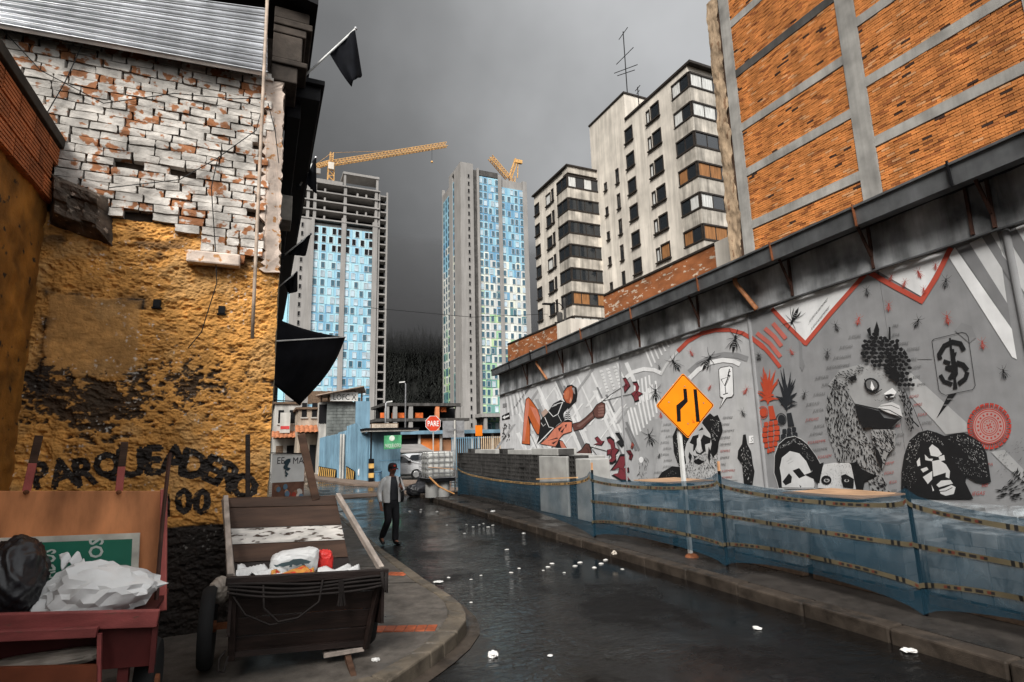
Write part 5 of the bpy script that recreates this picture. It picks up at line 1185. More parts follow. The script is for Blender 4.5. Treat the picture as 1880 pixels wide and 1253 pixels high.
cy = 166.0; bs = onY(940, 327, cy)
c3 = thing('luffing_crane', 'yellow luffing crane with raised boom behind the roof of the finished tower', 'crane', (bs.x, cy, 80))
mb = MB(); lattice(mb, onY(932, 326, cy), onY(900, 289, cy), 1.5, 9, .2); mb.build('boom', m_crane, c3)
mb = MB(); lattice(mb, onY(936, 328, cy), onY(948, 293, cy), 1.0, 6, .18); mb.build('a_frame', m_crane, c3); MB().beam(onY(950, 327, cy), onY(951, 296, cy), .3).build('strut', m_crane, c3)
MB().box(onY(944, 296, cy).x, onY(958, 296, cy).x, cy-.5, cy+.5, onY(950, 300, cy).z, onY(950, 294, cy).z).build('counterweight', m_crane, c3)
mb = MB(); lattice(mb, (bs.x, cy, 80), bs+Vector((0, 0, .5)), 1.6, 3, .2); mb.build('mast', m_crane, c3)
# power wire across the gap
MB().tube([(9, 60, onY(560, 565, 60).z+.5), (22, 60, onY(700, 566, 60).z-.3), (30, 60, onY(810, 562, 60).z-.2), (46, 60, onY(985, 560, 60).z+.4)], .03, 4).build('power_line', m_cable)
tag(bpy.data.objects['power_line'], 'thin black power line spanning between the two towers', 'cable')
# ------------------------------------------------------------------ middle distance: side street, hoarding, sheds, signs
def onV(px, py, A, B):
    """where the pixel's ray meets the vertical plane through ground points A, B"""
    A, B = Vector((A[0], A[1], 0)), Vector((B[0], B[1], 0)); n = (B-A).cross(Vector((0, 0, 1))); o = Vector((0, 0, CAMH)); v = ray(px, py)
    return o+v*((A-o).dot(n)/v.dot(n))
m_bluesheet = M('blue_painted_sheet', (.185, .315, .41), .55, .22, .8, streak=.45)
m_blued = M('faded_blue_paint', (.12, .24, .34), .6, .25, 1.2, streak=.4)
m_tile = M('terracotta_tile', (.32, .12, .055), .85, .4, 3, bump=.3)
m_white = M('dirty_white_render', (.52, .50, .46), .85, .25, .8, streak=.5)
m_blockw = M('grey_block_wall', (.20, .215, .205), .9, .3, 2, bump=.3, streak=.4)
m_wood = M('weathered_wood', (.13, .085, .055), .8, .4, 3, bump=.3, stretch=(3, .6, 3))
HA, HB = (5.8, 32.9), (3.8, 41.7)
hd = thing('hoarding', 'pale blue sheet metal hoarding with striped hazard boards along its foot', 'fence', (4.8, 37, 0))
secs = [(587, 805, 604, 800), (604, 801, 621, 797), (621, 795, 638, 790), (638, 783, 656, 777), (656, 777, 676, 800)]
for i, (xa, ya, xb, yb) in enumerate(secs):
    a, b = onV(xa, ya, HA, HB), onV(xb, yb, HA, HB); off = Vector((-.03*(i % 2), 0, 0)); n = 14; d = (b-a); nn_ = Vector((d.y, -d.x, 0)).normalized()
    mb = MB(); top = []; bot = []
    for k in range(n+1):
        t = k/n; p = a+d*t+nn_*(.025 if k % 2 else 0)+off; top.append(p); bot.append(Vector((p.x, p.y, .08)))
    for k in range(n): mb.poly([bot[k], bot[k+1], top[k+1], top[k]])
    o = mb.build('sheet', m_bluesheet, hd); o.modifiers.new('thick', 'SOLIDIFY').thickness = .02
for xa, xb in ((588, 620), (639, 654)):
    n = 9 if xa < 600 else 5; a, b = onV(xa, 856, HA, HB), onV(xb, 865 if xa > 600 else 862, HA, HB); q = Vector((-.12, -.05, 0))
    MB().prism([Vector((a.x, a.y, .1))+q, Vector((b.x, b.y, .1))+q, Vector((b.x, b.y, b.z))+q, Vector((a.x, a.y, a.z))+q], -q*.3).build('hazard_board', m_black, hd)
    for k in range(n):
        t0, t1 = (k+.1)/n, (k+.55)/n; s = Vector((-.13, -.06, 0)); p0, p1 = a+(b-a)*t0, a+(b-a)*t1; sh = (b-a)*(.35/n)
        MB().poly([Vector((p0.x, p0.y, .12))+s, Vector((p1.x, p1.y, .12))+s, p1+s+sh-Vector((0, 0, .03)), p0+s+sh-Vector((0, 0, .03))]).build('stripe', M('hazard_yellow', (.55, .33, .10), .7, .3, 3), hd)
for px in (631, 636): p = onV(px, 800, HA, HB); MB().tube([(p.x-.15, p.y, 0), (p.x-.15, p.y, p.z+.1)], .07, 8).build('post', m_white, hd)
kz = onY(700, 793, 32.9).z
kx0, kx1 = onY(677, 850, 32.9).x, onY(735, 850, 32.9).x
ki_ = thing('kiosk', 'pale blue metal parking kiosk with flat roof and a green banner on it', 'kiosk', ((kx0+kx1)/2, 33.5, 0))
mb = MB(); n = 24
for k in range(n): mb.box(kx0+(kx1-kx0)*k/n+.004, kx0+(kx1-kx0)*(k+1)/n-.004, 32.9-(.02 if k % 2 else 0), 33.0, .05, kz-.02)
mb.build('front_sheet', m_bluesheet, ki_); MB().box(kx0, kx1-.01, 33.0, 33.9, .05, kz-.02).build('body', m_blued, ki_)
MB().box(kx0-.3, kx1+.9, 32.2, 34.1, kz, kz+.10).build('roof', m_white, ki_); MB().box(kx0-.34, kx1+.94, 32.14, 34.14, kz+.10, kz+.2).build('roof_edge', m_black, ki_)
MB().box(kx0+.6, kx1, 32.87, 32.9, 1.2, 1.24).build('rail', m_blued, ki_)
bn = thing('banner', 'small green banner with pale lettering hung from the kiosk roof', 'banner', (onY(721, 812, 32.1).x, 32.1, onY(721, 822, 32.1).z))
A, B = onY(705, 800, 32.1), onY(737, 824, 32.1)
MB().grid(lambda u, w: Vector((A.x+(B.x-A.x)*u, 32.1+.03*math.sin(u*9), B.z+(A.z-B.z)*w+.03*(u-.5))), 12, 4).build('cloth', M('green_banner', (.07, .30, .14), .6, .25, 4), bn)
lt = MB(); h = (A.z-B.z)*.28; text_on(lt, 'PARQUEADERO', lambda x, y, i: (A.x+.05+x/text_w('PARQUEADERO')*(B.x-A.x-.1), 32.06, B.z+.08+y*h/.7)); lt.build('lettering', M('banner_print', (.6, .66, .58), .6), bn)
MB().lathe((A.x+.45*(B.x-A.x), 32.07, A.z-.17), [(.16, 0), (.14, .01)], 12, ax=(0, -1, 0)).build('emblem', M('banner_print', (.6, .66, .58)), bn)
sg = thing('roof_sign', 'ribbed beige sign board standing on the kiosk roof', 'sign', (kx0+1, 33.5, kz+.2))
A, B = onY(683, 779, 33.4), onY(730, 792, 33.4)
for k in range(22): x = A.x+(B.x-A.x)*k/22; MB().box(x, x+(B.x-A.x)/22*.7, 33.35+(.03 if k % 2 else 0), 33.42, max(B.z, kz+.2), A.z).build('slat', M('beige_slat', (.55, .47, .38), .7, .3, 4), sg)
MB().box(A.x-.05, B.x+.05, 33.43, 33.5, kz+.19, A.z+.04).build('back_board', m_wood, sg)
px_, py_ = onY(681, 886, 32.4).x, 32.4
bo = thing('hazard_post', 'black and yellow banded post with black pole against the blue kiosk', 'bollard', (px_, py_, 0))
for k in range(5): MB().box(px_-.13, px_+.13, py_-.13, py_+.13, .05+k*.26, .05+k*.26+.258).build('band', m_black if k % 2 == 0 else M('hazard_yellow', (.55, .33, .10)), bo)
MB().tube([(px_-.03, py_, 1.3), (px_-.03, py_, kz)], .05, 8).build('pole', m_black, bo)
bx_ = onY(694, 886, 32.3).x
bi = thing('bin', 'blue plastic bucket bin standing beside the hazard post', 'bin', (bx_, 32.3, .1))
MB().lathe((bx_, 32.3, .1), [(.16, 0), (.2, .5), (.23, .52), (.23, .56), (.18, .56), (.15, .1)], 16).build('bucket', M('blue_plastic', (.10, .20, .30), .5, .15, 3), bi, smooth=True, sharp=40)
MB().tube([(bx_-.22, 32.3, .55), (bx_, 32.08, .5), (bx_+.22, 32.3, .55)], .012, 5).build('handle', m_steel, bi)

# grey block house with the shed roof
gh = thing('block_house', 'grey block house with a makeshift tin shed roof above the blue hoarding', 'house', (6.5, 46, 0))
A, B = onY(601, 738, 44), onY(672, 780, 44)
MB().box(A.x, B.x, 44, 52, 0, A.z).build('block_wall', m_blockw, gh)
zz = A.z-.30; r_ = 0
while zz > B.z-1.2:
    x = A.x+.02+(.2 if r_ % 2 else 0)
    while x < B.x-.3: MB().box(x, min(x+.44, B.x-.02), 43.975, 44.02, zz-.18, zz+.03).build('block', m_blockw, gh, fix=False); x += .47
    zz -= .235; r_ += 1
C = onY(586, 738, 45); MB().box(C.x, A.x+.03, 44.3, 52, 0, A.z+.02).build('white_wall', m_white, gh)
p = onY(592, 765, 44.3); MB().box(p.x-.25, p.x+.3, 44.25, 44.4, p.z-.5, p.z+.9).build('window', m_tdark, gh)
q = [onY(580, 727, 43.2), onY(668, 710, 43.2), onY(672, 722, 46), onY(586, 733, 46)]
MB().prism(q, (0, 0, .07)).build('tin_roof', M('rusty_tin', (.34, .26, .20), .7, .4, 2), gh)
for px in (590, 603, 652, 664): p = onY(px, 738, 43.9); MB().box(p.x-.06, p.x+.06, 43.85, 43.97, A.z-.05, onY(px, 718, 43.9).z).build('shed_post', m_wood, gh)
A2, B2 = onY(607, 720, 43.6), onY(657, 737, 43.6); MB().box(A2.x, B2.x, 43.6, 43.66, B2.z, A2.z).build('graffiti_board', M('board_white', (.6, .59, .56), .7, .15, 3), gh)
lt = MB(); hh = (A2.z-B2.z)*.62
text_on(lt, 'LOFC X', lambda x, y, i: (A2.x+.18+x/text_w('LOFC X')*(B2.x-A2.x-.3), 43.594, B2.z+.1+y*hh/.7)); lt.build('lettering', m_black, gh)
MB().box(A2.x-1.4, B2.x, 46.2, 46.4, A.z, A2.z+.3).build('shed_back', m_wood, gh)
wp = onY(667, 770, 42); MB().box(wp.x-.25, wp.x+.2, 42, 42.3, 0, onY(667, 747, 42).z).build('pilaster', m_white, gh)
bp_ = onY(653, 770, 41); bq = onY(679, 770, 41); MB().box(bp_.x, bq.x, 41, 41.2, 0, onY(670, 737, 41).z).build('blue_panel', m_bluesheet, gh)
# low houses with tile roofs up the side street
def tile_roof(name, t, a, b, dep, drop, m=m_tile):
    """row tiles from ridge line a-b falling by drop over dep towards the viewer"""
    n = max(4, int((b-a).length/.32)); d = (b-a)/n
    for k in range(n):
        p = a+d*k; mb = MB(); prof = [p+d*u+Vector((0, 0, .07*math.sin(math.pi*u))) for u in (0, .2, .4, .6, .8, .98)]
        fall = Vector((0, -dep, -drop)); mb.grid(lambda u, w: prof[int(round(u*5))]+fall*w, 5, 1); mb.build(name, m, t)
for (xa, xb, yt, yb, Y, lab, mt_) in ((505, 548, 742, 800, 50, 'white house with a small terracotta roof, leftmost in the side street', m_white), (548, 588, 752, 790, 46, 'beige house with sagging terracotta roof next to the blue hoarding', M('beige_render', (.46, .38, .30), .85, .25, 1, streak=.5))):
    A, B = onY(xa, yt, Y), onY(xb, yb, Y); t = thing('low_house', lab, 'house', ((A.x+B.x)/2, Y, 0))
    MB().box(A.x, B.x, Y, Y+7, 0, A.z).build('wall', mt_, t)
    MB().box(A.x-.2, B.x+.15, Y-.15, Y+7.1, A.z, A.z+.16).build('parapet', m_wood, t)
    tile_roof('roof_tile', t, Vector((A.x-.2, Y+.02, B.z+.35)), Vector((B.x+.5, Y+.02, B.z+.35)), 1.3, .55)
    MB().box(A.x, B.x+.3, Y-.02, Y+.0, B.z-.25, B.z-.1).build('beam', m_wood, t)
    w = (B.x-A.x)
    for f in (.12, .55): MB().box(A.x+w*f, A.x+w*(f+.28), Y-.03, Y+.04, .15, 2.25).build('door', m_tdark if f > .3 else m_wood, t)
    for f in (.15, .6): MB().box(A.x+w*f, A.x+w*(f+.22), Y-.03, Y+.05, B.z+1.0, B.z+2.1).build('window', m_tdark, t); MB().box(A.x+w*f-.08, A.x+w*(f+.22)+.08, Y-.10, Y-.005, B.z+.9, B.z+.998).build('sill', m_white, t)
A, B = onY(515, 758, 49.4), onY(532, 795, 49.4)
st_ = thing('shop_sign', 'upright white shop sign with a red stripe on the leftmost low house', 'sign', ((A.x+B.x)/2, 49.4, B.z)); MB().box(A.x, B.x, 49.4, 49.5, B.z, A.z).build('board', m_white, st_); MB().box(A.x+.05, B.x-.05, 49.38, 49.399, B.z+.3, B.z+.55).build('stripe', M('sign_red', (.5, .05, .05), .6), st_)
# shell of a building under construction far behind
cs = thing('concrete_shell', 'dark open concrete shell of an unfinished building between the two towers', 'building', (40, 98, 0))
CY = 96; 
for (xa, xb, y) in ((704, 846, 740), (690, 862, 769), (690, 925, 797)):
    a, b = onY(xa, y, CY), onY(xb, y, CY); MB().box(a.x, b.x, CY, CY+12, a.z-.5, a.z).build('floor_slab', m_concd, cs)
z0, z1 = onY(760, 797, CY).z, onY(760, 740, CY).z
for px in (707, 722, 751, 800, 838, 846): x = onY(px, 770, CY).x; MB().box(x, x+.7, CY+.1, CY+.8, 0, z1-.5).build('column', m_grey if px != 800 else M('orange_render', (.60, .22, .10), .8, .2, 1), cs)
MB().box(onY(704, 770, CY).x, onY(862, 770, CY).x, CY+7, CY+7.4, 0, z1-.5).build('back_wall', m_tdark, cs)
for px, py, w in ((733, 763, 2.2), (772, 763, 1.4), (705, 763, .8), (817, 752, 1.0)):
    p = onY(px, py, CY); MB().box(p.x-w/2, p.x+w/2, CY+.9, CY+1.3, p.z-.4, p.z+.5).build('orange_netting', M('orange_net', (.6, .13, .03), .7, .3, 2), cs)
for px, yt, hx in ((744, 702, -6), (708, 738, 7)):
    b = onY(px, 776, 72); tz = onY(px, yt+3, 72).z; t = thing('street_lamp', 'tall pale street lamp post between the towers' if px == 744 else 'shorter street lamp post left of the tall one', 'street lamp', (b.x, 72, 0))
    e = onY(px+hx, yt, 72); MB().tube([(b.x, 72, 0), (b.x, 72, tz), ((b.x+e.x)/2, 72, e.z), e], [.14, .09, .07, .05], 8).build('post', m_steel, t, smooth=True); MB().obox(e, (.35, 0, .05), (0, .15, 0), (0, 0, .08)).build('lamp_head', M('lamp_white', (.6, .6, .58), .5), t)
# low shops behind the parked cars, blue fascia
sh = thing('low_shop', 'row of low shops with a faded blue fascia behind the parked cars', 'building', (16, 50, 0))
SY = 50; a, b = onY(700, 800, SY), onY(925, 800, SY); zf_ = onY(760, 798, SY).z
MB().box(a.x, b.x, SY+.3, SY+5, 0, zf_).build('wall', M('dark_shop_front', (.07, .05, .04), .8, .5, 1), sh)
MB().box(a.x-.2, b.x+.2, SY-.4, SY+5.2, zf_, zf_+.32).build('fascia', m_bluesheet, sh)
for xa, xb, yt, m_ in ((772, 808, 806, M('orange_wall', (.62, .19, .05), .8, .3, 1)), (812, 829, 808, M('brown_wall', (.30, .15, .08), .8, .4, 1)), (735, 768, 806, m_tdark)):
    A, B = onY(xa, yt, SY+.2), onY(xb, 832, SY+.2); MB().box(A.x, B.x, SY+.2, SY+.35, 0, A.z).build('shop_front', m_, sh)
for px in (770, 810, 832, 868, 905): x = onY(px, 820, SY).x; MB().box(x-.1, x+.1, SY, SY+.28, 0, zf_).build('post', m_white, sh)
A, B = onY(742, 832, 45), onY(783, 850, 45)
th = thing('green_shed', 'low green shed with grey tin roof right behind the white car', 'shed', ((A.x+B.x)/2, 45, 0)); MB().box(A.x, B.x, 45, 48, 0, A.z).build('wall', M('green_wall', (.22, .36, .27), .8, .3, 1), th); MB().prism([(A.x-.4, 44.4, A.z+.02), (B.x+.4, 44.4, A.z+.02), (B.x+.4, 48.4, A.z+.6), (A.x-.4, 48.4, A.z+.6)], (0, 0, .08)).build('roof', M('grey_tin', (.22, .21, .20), .6, .3, 1), th); MB().box(A.x+.4, A.x+1.2, 44.97, 45.02, .2, A.z-.2).build('door', m_white, th)
# railing
RY = 41; a, b = onY(829, 803, RY), onY(921, 803, RY); zb = onY(860, 827, RY).z; n = 24
rl = thing('railing', 'railing of upright bars, blue on the left and cream on the right', 'railing', ((a.x+b.x)/2, RY, 0))
for k in range(n):
    x = a.x+(b.x-a.x)*k/n; cm = m_bluesheet if k < 14 else M('cream_bar', (.60, .45, .30), .6, .2, 3); MB().box(x, x+.055, RY, RY+.05, .1, a.z).build('bar', cm, rl)
MB().box(a.x, b.x, RY+.055, RY+.10, a.z-.12, a.z-.04).build('rail', m_blued, rl); MB().box(a.x, b.x, RY+.055, RY+.10, .3, .38).build('rail', m_blued, rl)

# ---- cars
def car(name, lab, loc, rz, paint):
    t = thing(name, lab, 'car', loc, 'cars parked in the lot', rz); base = Vector(loc)
    prof = [(-2.1, .32), (-2.12, .62), (-2.0, .82), (-1.55, .92), (-.95, 1.40), (-.5, 1.47), (.55, 1.45), (1.1, 1.08), (1.75, .96), (2.05, .82), (2.1, .55), (2.06, .30)]
    W2 = .84; mb = MB()
    def sec(s): return [Vector((x, s*W2*(1 if z < 1.0 else 1-.30*(z-1.0)/.47), z)) for x, z in prof]
    L_, R_ = sec(-1), sec(1); n = len(prof); vs = L_+R_; fs = [tuple(range(n)), tuple(range(2*n-1, n-1, -1))]+[(i, i+n, (i+1) % n+n, (i+1) % n) for i in range(n)]
    mb.add(vs, fs); me = mb.mesh('body'); me.materials.append(paint)
    bm = bmesh.new(); bm.from_mesh(me); bmesh.ops.recalc_face_normals(bm, faces=bm.faces); bm.to_mesh(me); bm.free()
    o = link(bpy.data.objects.new('body', me)); o.parent = t; bv = o.modifiers.new('b', 'BEVEL'); bv.width = .07; bv.segments = 3; me.polygons.foreach_set('use_smooth', [True]*len(me.polygons))
    def part(nm, mb_, m_, par=t):
        me = mb_.mesh(nm); me.materials.append(m_); q = link(bpy.data.objects.new(nm, me)); q.parent = par; return q
    for s in (-1, 1):
        y = s*(W2-.12); e = s*.06
        part('side_window', MB().prism([(-.85, y+e*1.9, 1.03), (-.62, y+e*.9, 1.36), (-.02, y+e*.8, 1.38), (-.02, y+e*1.9, 1.03)], (0, s*.02, 0)), m_glass)
        part('side_window', MB().prism([(.04, y+e*1.9, 1.03), (.04, y+e*.8, 1.38), (.50, y+e*.8, 1.37), (.98, y+e*1.9, 1.04)], (0, s*.02, 0)), m_glass)
        part('mirror', MB().box(.80, .98, s*.86 if s > 0 else -.98, .98 if s > 0 else s*.86, 1.0, 1.12), m_black)
        part('headlight', MB().box(1.88, 2.08, s*.5-.16, s*.5+.16, .66, .80), m_white)
        part('door_handle', MB().box(-.25, -.07, s*W2-.01, s*W2+.03, .86, .89), paint)
        for x in (-1.28, 1.30):
            ty = MB().lathe((x, s*(W2-.08), .31), [(.20, -.10), (.30, -.10), (.315, -.05), (.315, .06), (.29, .10), (.20, .10)], 24, ax=(0, 1, 0)); w = part('tyre', ty, M('tyre_rubber', (.012, .012, .012), .8))
            rm_ = MB().lathe((x, s*(W2+.01), .31), [(.215, -.06), (.215, .0), (.17, .02)], 20, ax=(0, s, 0)); part('rim', rm_, M('alloy', (.5, .5, .5), .35, .1, 3, metal=.6), w)
            for k in range(7): a = 6.283*k/7; part('spoke', MB().beam((x, s*(W2+.035), .31), (x+.19*math.cos(a), s*(W2+.035), .31+.19*math.sin(a)), .05, .02, up=(0, 1, 0)), M('alloy', (.5, .5, .5)), w)
    part('windscreen', MB().prism([(.60, -.56, 1.40), (1.07, -.66, 1.10), (1.07, .66, 1.10), (.60, .56, 1.40)], (.03, 0, .03)), m_glass)
    part('rear_window', MB().prism([(-.98, -.54, 1.37), (-1.5, -.64, .96), (-1.5, .64, .96), (-.98, .54, 1.37)], (-.03, 0, .03)), m_glass)
    part('bumper', MB().box(2.02, 2.14, -.78, .78, .34, .56), m_black); return t
pc = M('white_car_paint', (.60, .60, .60), .3, .05, 2, coat=.6)
w = onZ(764, 881, 0); car('parked_car', 'white hatchback parked half hidden behind the blue kiosk', (w.x-(1.30*math.cos(rad(-14))+.84*math.sin(rad(-14))), w.y-(1.30*math.sin(rad(-14))-.84*math.cos(rad(-14))), .01), rad(-14), pc)
car('parked_car', 'silver car parked behind the white hatchback', (w.x+1.3, w.y+5.0, .01), rad(4), M('silver_car_paint', (.42, .43, .44), .3, .05, 2, coat=.6))

# ---- road signs
def octagon(c, r, Y, t): return [Vector((c.x+r*math.cos(math.pi/8+k*math.pi/4), Y, c.z+r*math.sin(math.pi/8+k*math.pi/4))) for k in range(8)]
SYp = 26.2; c = onY(795, 778, SYp); t = thing('stop_sign', 'red octagonal stop sign reading PARE on a white pole', 'road sign', (c.x, SYp, .0))
MB().tube([(c.x+.02, SYp+.03, 0), (c.x+.02, SYp+.03, c.z+.3)], .03, 8).build('pole', m_white, t)
MB().prism(octagon(c, .40, SYp-.012, t), (0, .012, 0)).build('border', M('sign_white', (.65, .65, .63), .5), t); MB().prism(octagon(c, .375, SYp-.016, t), (0, .003, 0)).build('plate', M('stop_red', (.58, .055, .02), .45, .1, 4), t)
lt = MB(); text_on(lt, 'PARE', lambda x, y, i: (c.x-.29+x/text_w('PARE')*.57, SYp-.0185-.0005*i, c.z-.125+y*.36), bold=.03); lt.build('lettering', M('sign_white', (.65, .65, .63)), t)
b = onZ(836, 909, KZ); t = thing('road_sign', 'back of a grey rectangular road sign on a white post by the netting', 'road sign', (b.x, b.y, KZ))
MB().tube([(b.x, b.y, KZ), (b.x, b.y, onY(834, 772, b.y).z)], .035, 8).build('post', m_white, t); A, B = onY(814, 773, b.y-.05), onY(854, 803, b.y-.05)
MB().box(A.x, B.x, b.y+.045, b.y+.06, B.z, A.z).build('plate', m_steel, t); MB().box(A.x+.1, B.x-.1, b.y-.05, b.y-.035, (A.z+B.z)/2-.03, (A.z+B.z)/2+.01).build('brace', m_steel, t)
MB().lathe((b.x, b.y, KZ), [(.22, -.02), (.16, .06), (.06, .12)], 10).build('footing', m_kerb, t)
c = onY(879, 791, 30); t = thing('road_sign', 'small blank orange sign on a white post beyond the block stack', 'road sign', (c.x, 30, 0)); MB().tube([(c.x, 30.04, 0), (c.x, 30.04, c.z)], .03, 8).build('post', m_white, t); MB().box(c.x-.21, c.x+.21, 29.98, 30.0, c.z-.30, c.z+.30).build('plate', M('sign_orange', (.75, .19, .01), .45, .1, 3), t)
# ------------------------------------------------------------------ building materials and netting on the right pavement
m_block = M('concrete_block', (.040, .038, .036), .7, .4, 5, bump=.35, bscale=70, rand=.2)
m_blockt = M('pale_concrete_slab', (.33, .325, .31), .85, .22, 2.5, bump=.25, bscale=60)
def hollow_block():
    """upright hollow block, open face towards -X: three cells one above the other"""
    mb = MB(); w, d, h = .315, .42, .385
    mb.box(.24, d, -w/2, w/2, 0, h)
    for y0, y1 in ((-w/2, -w/2+.034), (-.014, .014), (w/2-.034, w/2)): mb.box(0, .238, y0, y1, 0, h)
    for y0, y1 in ((-w/2+.036, -.016), (.016, w/2-.036)):
        for k in range(4): z = k*(h-.022)/3; mb.box(.006, .238, y0, y1, z, z+.022)
    me = mb.mesh('concrete_block'); me.materials.append(m_block); return me
hbm = hollow_block(); r_ = random.Random(6)
GB_ = 'hollow concrete blocks in the long stack'
y = 21.7; k = 0
while y > 14.75:
    for c in range(4):
        o = link(bpy.data.objects.new('concrete_block', hbm)); o.location = (7.32+r_.uniform(-.02, .02), y, KZ+c*.389); o.rotation_euler = (0, 0, r_.uniform(-.02, .02))
        tag(o, 'dark hollow concrete block in the %s of the long stack behind the netting' % ('bottom course', 'second course up', 'third course up', 'top course')[c], 'block', GB_)
    y -= .325+r_.uniform(0, .008)
bkk = MB().box(7.75, 9.2, 14.7, 21.8, KZ, KZ+1.53).build('block_stack', m_blockt, bevel=.01); tag(bkk, 'solid rear body of the long grey block stack, seen only along its top', 'block stack')
def slab(y0, y1, z0, z1, lab, x0=7.3, x1=8.9, m_=None):
    o = MB().box(x0, x1, y0, y1, z0, z1).build('concrete_slab', m_ or m_blockt, bevel=.015); tag(o, lab, 'concrete block'); return o
slab(12.95, 14.55, KZ, KZ+1.52, 'big plain grey concrete block next to the hollow blocks', x1=8.5)
for c in range(4):
    o = link(bpy.data.objects.new('concrete_block', hbm)); o.location = (7.32, 12.72, KZ+c*.389); tag(o, 'hollow concrete block in the single column between two plain blocks', 'block', 'single column of hollow blocks')
slab(11.78, 12.5, KZ, KZ+1.48, 'rightmost plain grey concrete block of the tall stack', x1=7.85)
zt_ = KZ+1.535
def loose(pa, pb, hgt, lab, x0=7.45, d=.42):
    a, b = onX(pa, 832, x0).y, onX(pb, 832, x0).y; o = MB().box(x0, x0+d, min(a, b), max(a, b), zt_+.004, zt_+hgt).build('concrete_block', m_blockt, bevel=.012); tag(o, lab, 'block')
loose(872, 910, .15, 'loose grey block lying on the far end of the long stack'); loose(932, 970, .15, 'loose grey block lying in the middle of the long stack'); loose(976, 1024, .19, 'larger loose block lying on the near end of the long stack', d=.6)
for px, lab, rz in ((924, 'dark hollow block end beside the middle loose block', 0.0), (866, 'dark hollow block end at the far end of the stack top', 0.0), (1030, 'small hollow block lying at an angle at the near end of the stack top', -.5)):
    p = onX(px, 834, 7.5); o = link(bpy.data.objects.new('concrete_block', hbm)); o.location = (7.42, p.y, zt_+.02); o.rotation_euler = (0, 0, rz); o.scale = (1, 1, .42); tag(o, lab, 'block')
m_wrap = bpy.data.materials.new('plastic_wrap'); m_wrap.use_nodes = True
nt = m_wrap.node_tree; P = nt.nodes['Principled BSDF']; P.inputs['Base Color'].default_value = (.52, .57, .60, 1); P.inputs['Roughness'].default_value = .16; P.inputs['Specular IOR Level'].default_value = .7
mp = nt.nodes.new('ShaderNodeMapping'); mp.inputs['Scale'].default_value = (1.5, 1.5, .7); ge = nt.nodes.new('ShaderNodeNewGeometry'); nt.links.new(ge.outputs['Position'], mp.inputs['Vector'])
nz_ = nt.nodes.new('ShaderNodeTexNoise'); nz_.inputs['Scale'].default_value = 2.5; nz_.inputs['Detail'].default_value = 7; nz_.inputs['Distortion'].default_value = 1.2; nt.links.new(mp.outputs[0], nz_.inputs['Vector'])
bu = nt.nodes.new('ShaderNodeBump'); bu.inputs['Strength'].default_value = .6; bu.inputs['Distance'].default_value = .04; nt.links.new(nz_.outputs['Fac'], bu.inputs['Height']); nt.links.new(bu.outputs[0], P.inputs['Normal'])
mr = nt.nodes.new('ShaderNodeMapRange'); mr.inputs['From Min'].default_value = .45; mr.inputs['From Max'].default_value = .70; mr.inputs['To Min'].default_value = .10; mr.inputs['To Max'].default_value = .50; nt.links.new(nz_.outputs['Fac'], mr.inputs['Value']); nt.links.new(mr.outputs[0], P.inputs['Alpha'])
m_paver = M('grey_paver', (.12, .12, .12), .85, .3, 5, rand=.5, bump=.2); m_plank = M('pallet_wood', (.07, .045, .03), .8, .4, 4, bump=.3, rand=.3, stretch=(1, 5, 5)); m_ply = M('plywood_sheet', (.36, .22, .13), .7, .3, 2, bump=.15, stretch=(4, 1, 1))
def pallet_stack(x, y, lab, nz=5, wx=1.15, wy=1.25, ply=None, lid=False):
    t = thing('pallet_stack', lab, 'pallet', (x, y, KZ), 'wrapped pallets along the mural wall')
    for k in range(5): MB().box(x+.02, x+wx-.02, y+k*(wy-.12)/4, y+k*(wy-.12)/4+.12, KZ+.10, KZ+.125).build('board', m_plank, t)
    for k in range(3): MB().box(x+k*(wx-.1)/2, x+k*(wx-.1)/2+.1, y, y+wy, KZ, KZ+.098).build('bearer', m_plank, t)
    z = KZ+.127; rr = random.Random(int(x*100+y*10)); lay = .145
    for c in range(nz):
        for i in range(3):
            for j in range(5 if c == nz-1 else 4):
                if c == nz-1 and rr.random() < .3: continue
                nj = 5 if c == nz-1 else 4; e = rr.uniform(0, .015)
                if i == 1 and c < nz-1 and 0 < j < 3: continue
                MB().box(x+.02+i*(wx-.04)/3+e, x+.02+(i+1)*(wx-.04)/3-.012, y+.02+j*(wy-.04)/nj, y+.02+(j+1)*(wy-.04)/nj-.012, z+c*lay, z+(c+1)*lay-.006).build('paver', m_paver, t, fix=False)
    h = nz*lay; zt = z+h
    def wrap(u, w):
        per = 2*(wx+wy); s = (u*per) % per; i = .012+.012*math.sin(u*60+w*20)
        if s < wx: p = (x+s, y-i)
        elif s < wx+wy: p = (x+wx+i, y+s-wx)
        elif s < 2*wx+wy: p = (x+wx-(s-wx-wy), y+wy+i)
        else: p = (x-i, y+wy-(s-2*wx-wy))
        return Vector((p[0], p[1], z+.02+(h+.02*math.sin(u*31))*w))
    MB().grid(wrap, 64, 6).build('plastic_wrap', m_wrap, t, smooth=True, fix=False)
    rr2 = random.Random(int(y*37+x)); ph = rr2.uniform(0, 6)
    MB().grid(lambda u, w: Vector((x-.02+(wx+.04)*u, y-.02+(wy+.04)*w, zt+.025+.02*math.sin(u*9+ph)*math.sin(w*7+ph)+.03*rr2.random()*(0 < u < 1))), 14, 14).build('plastic_wrap', m_wrap, t, smooth=True, fix=False)
    if lid: MB().box(x-.05, x+wx+.05, y-.05, y+wy+.05, zt+.085, zt+.105).build('plywood_lid', m_ply, t)
    return t
spots = []
yy = 1.6; k = 0
LB = ['nearest', 'second', 'third', 'fourth', 'fifth', 'sixth', 'seventh']
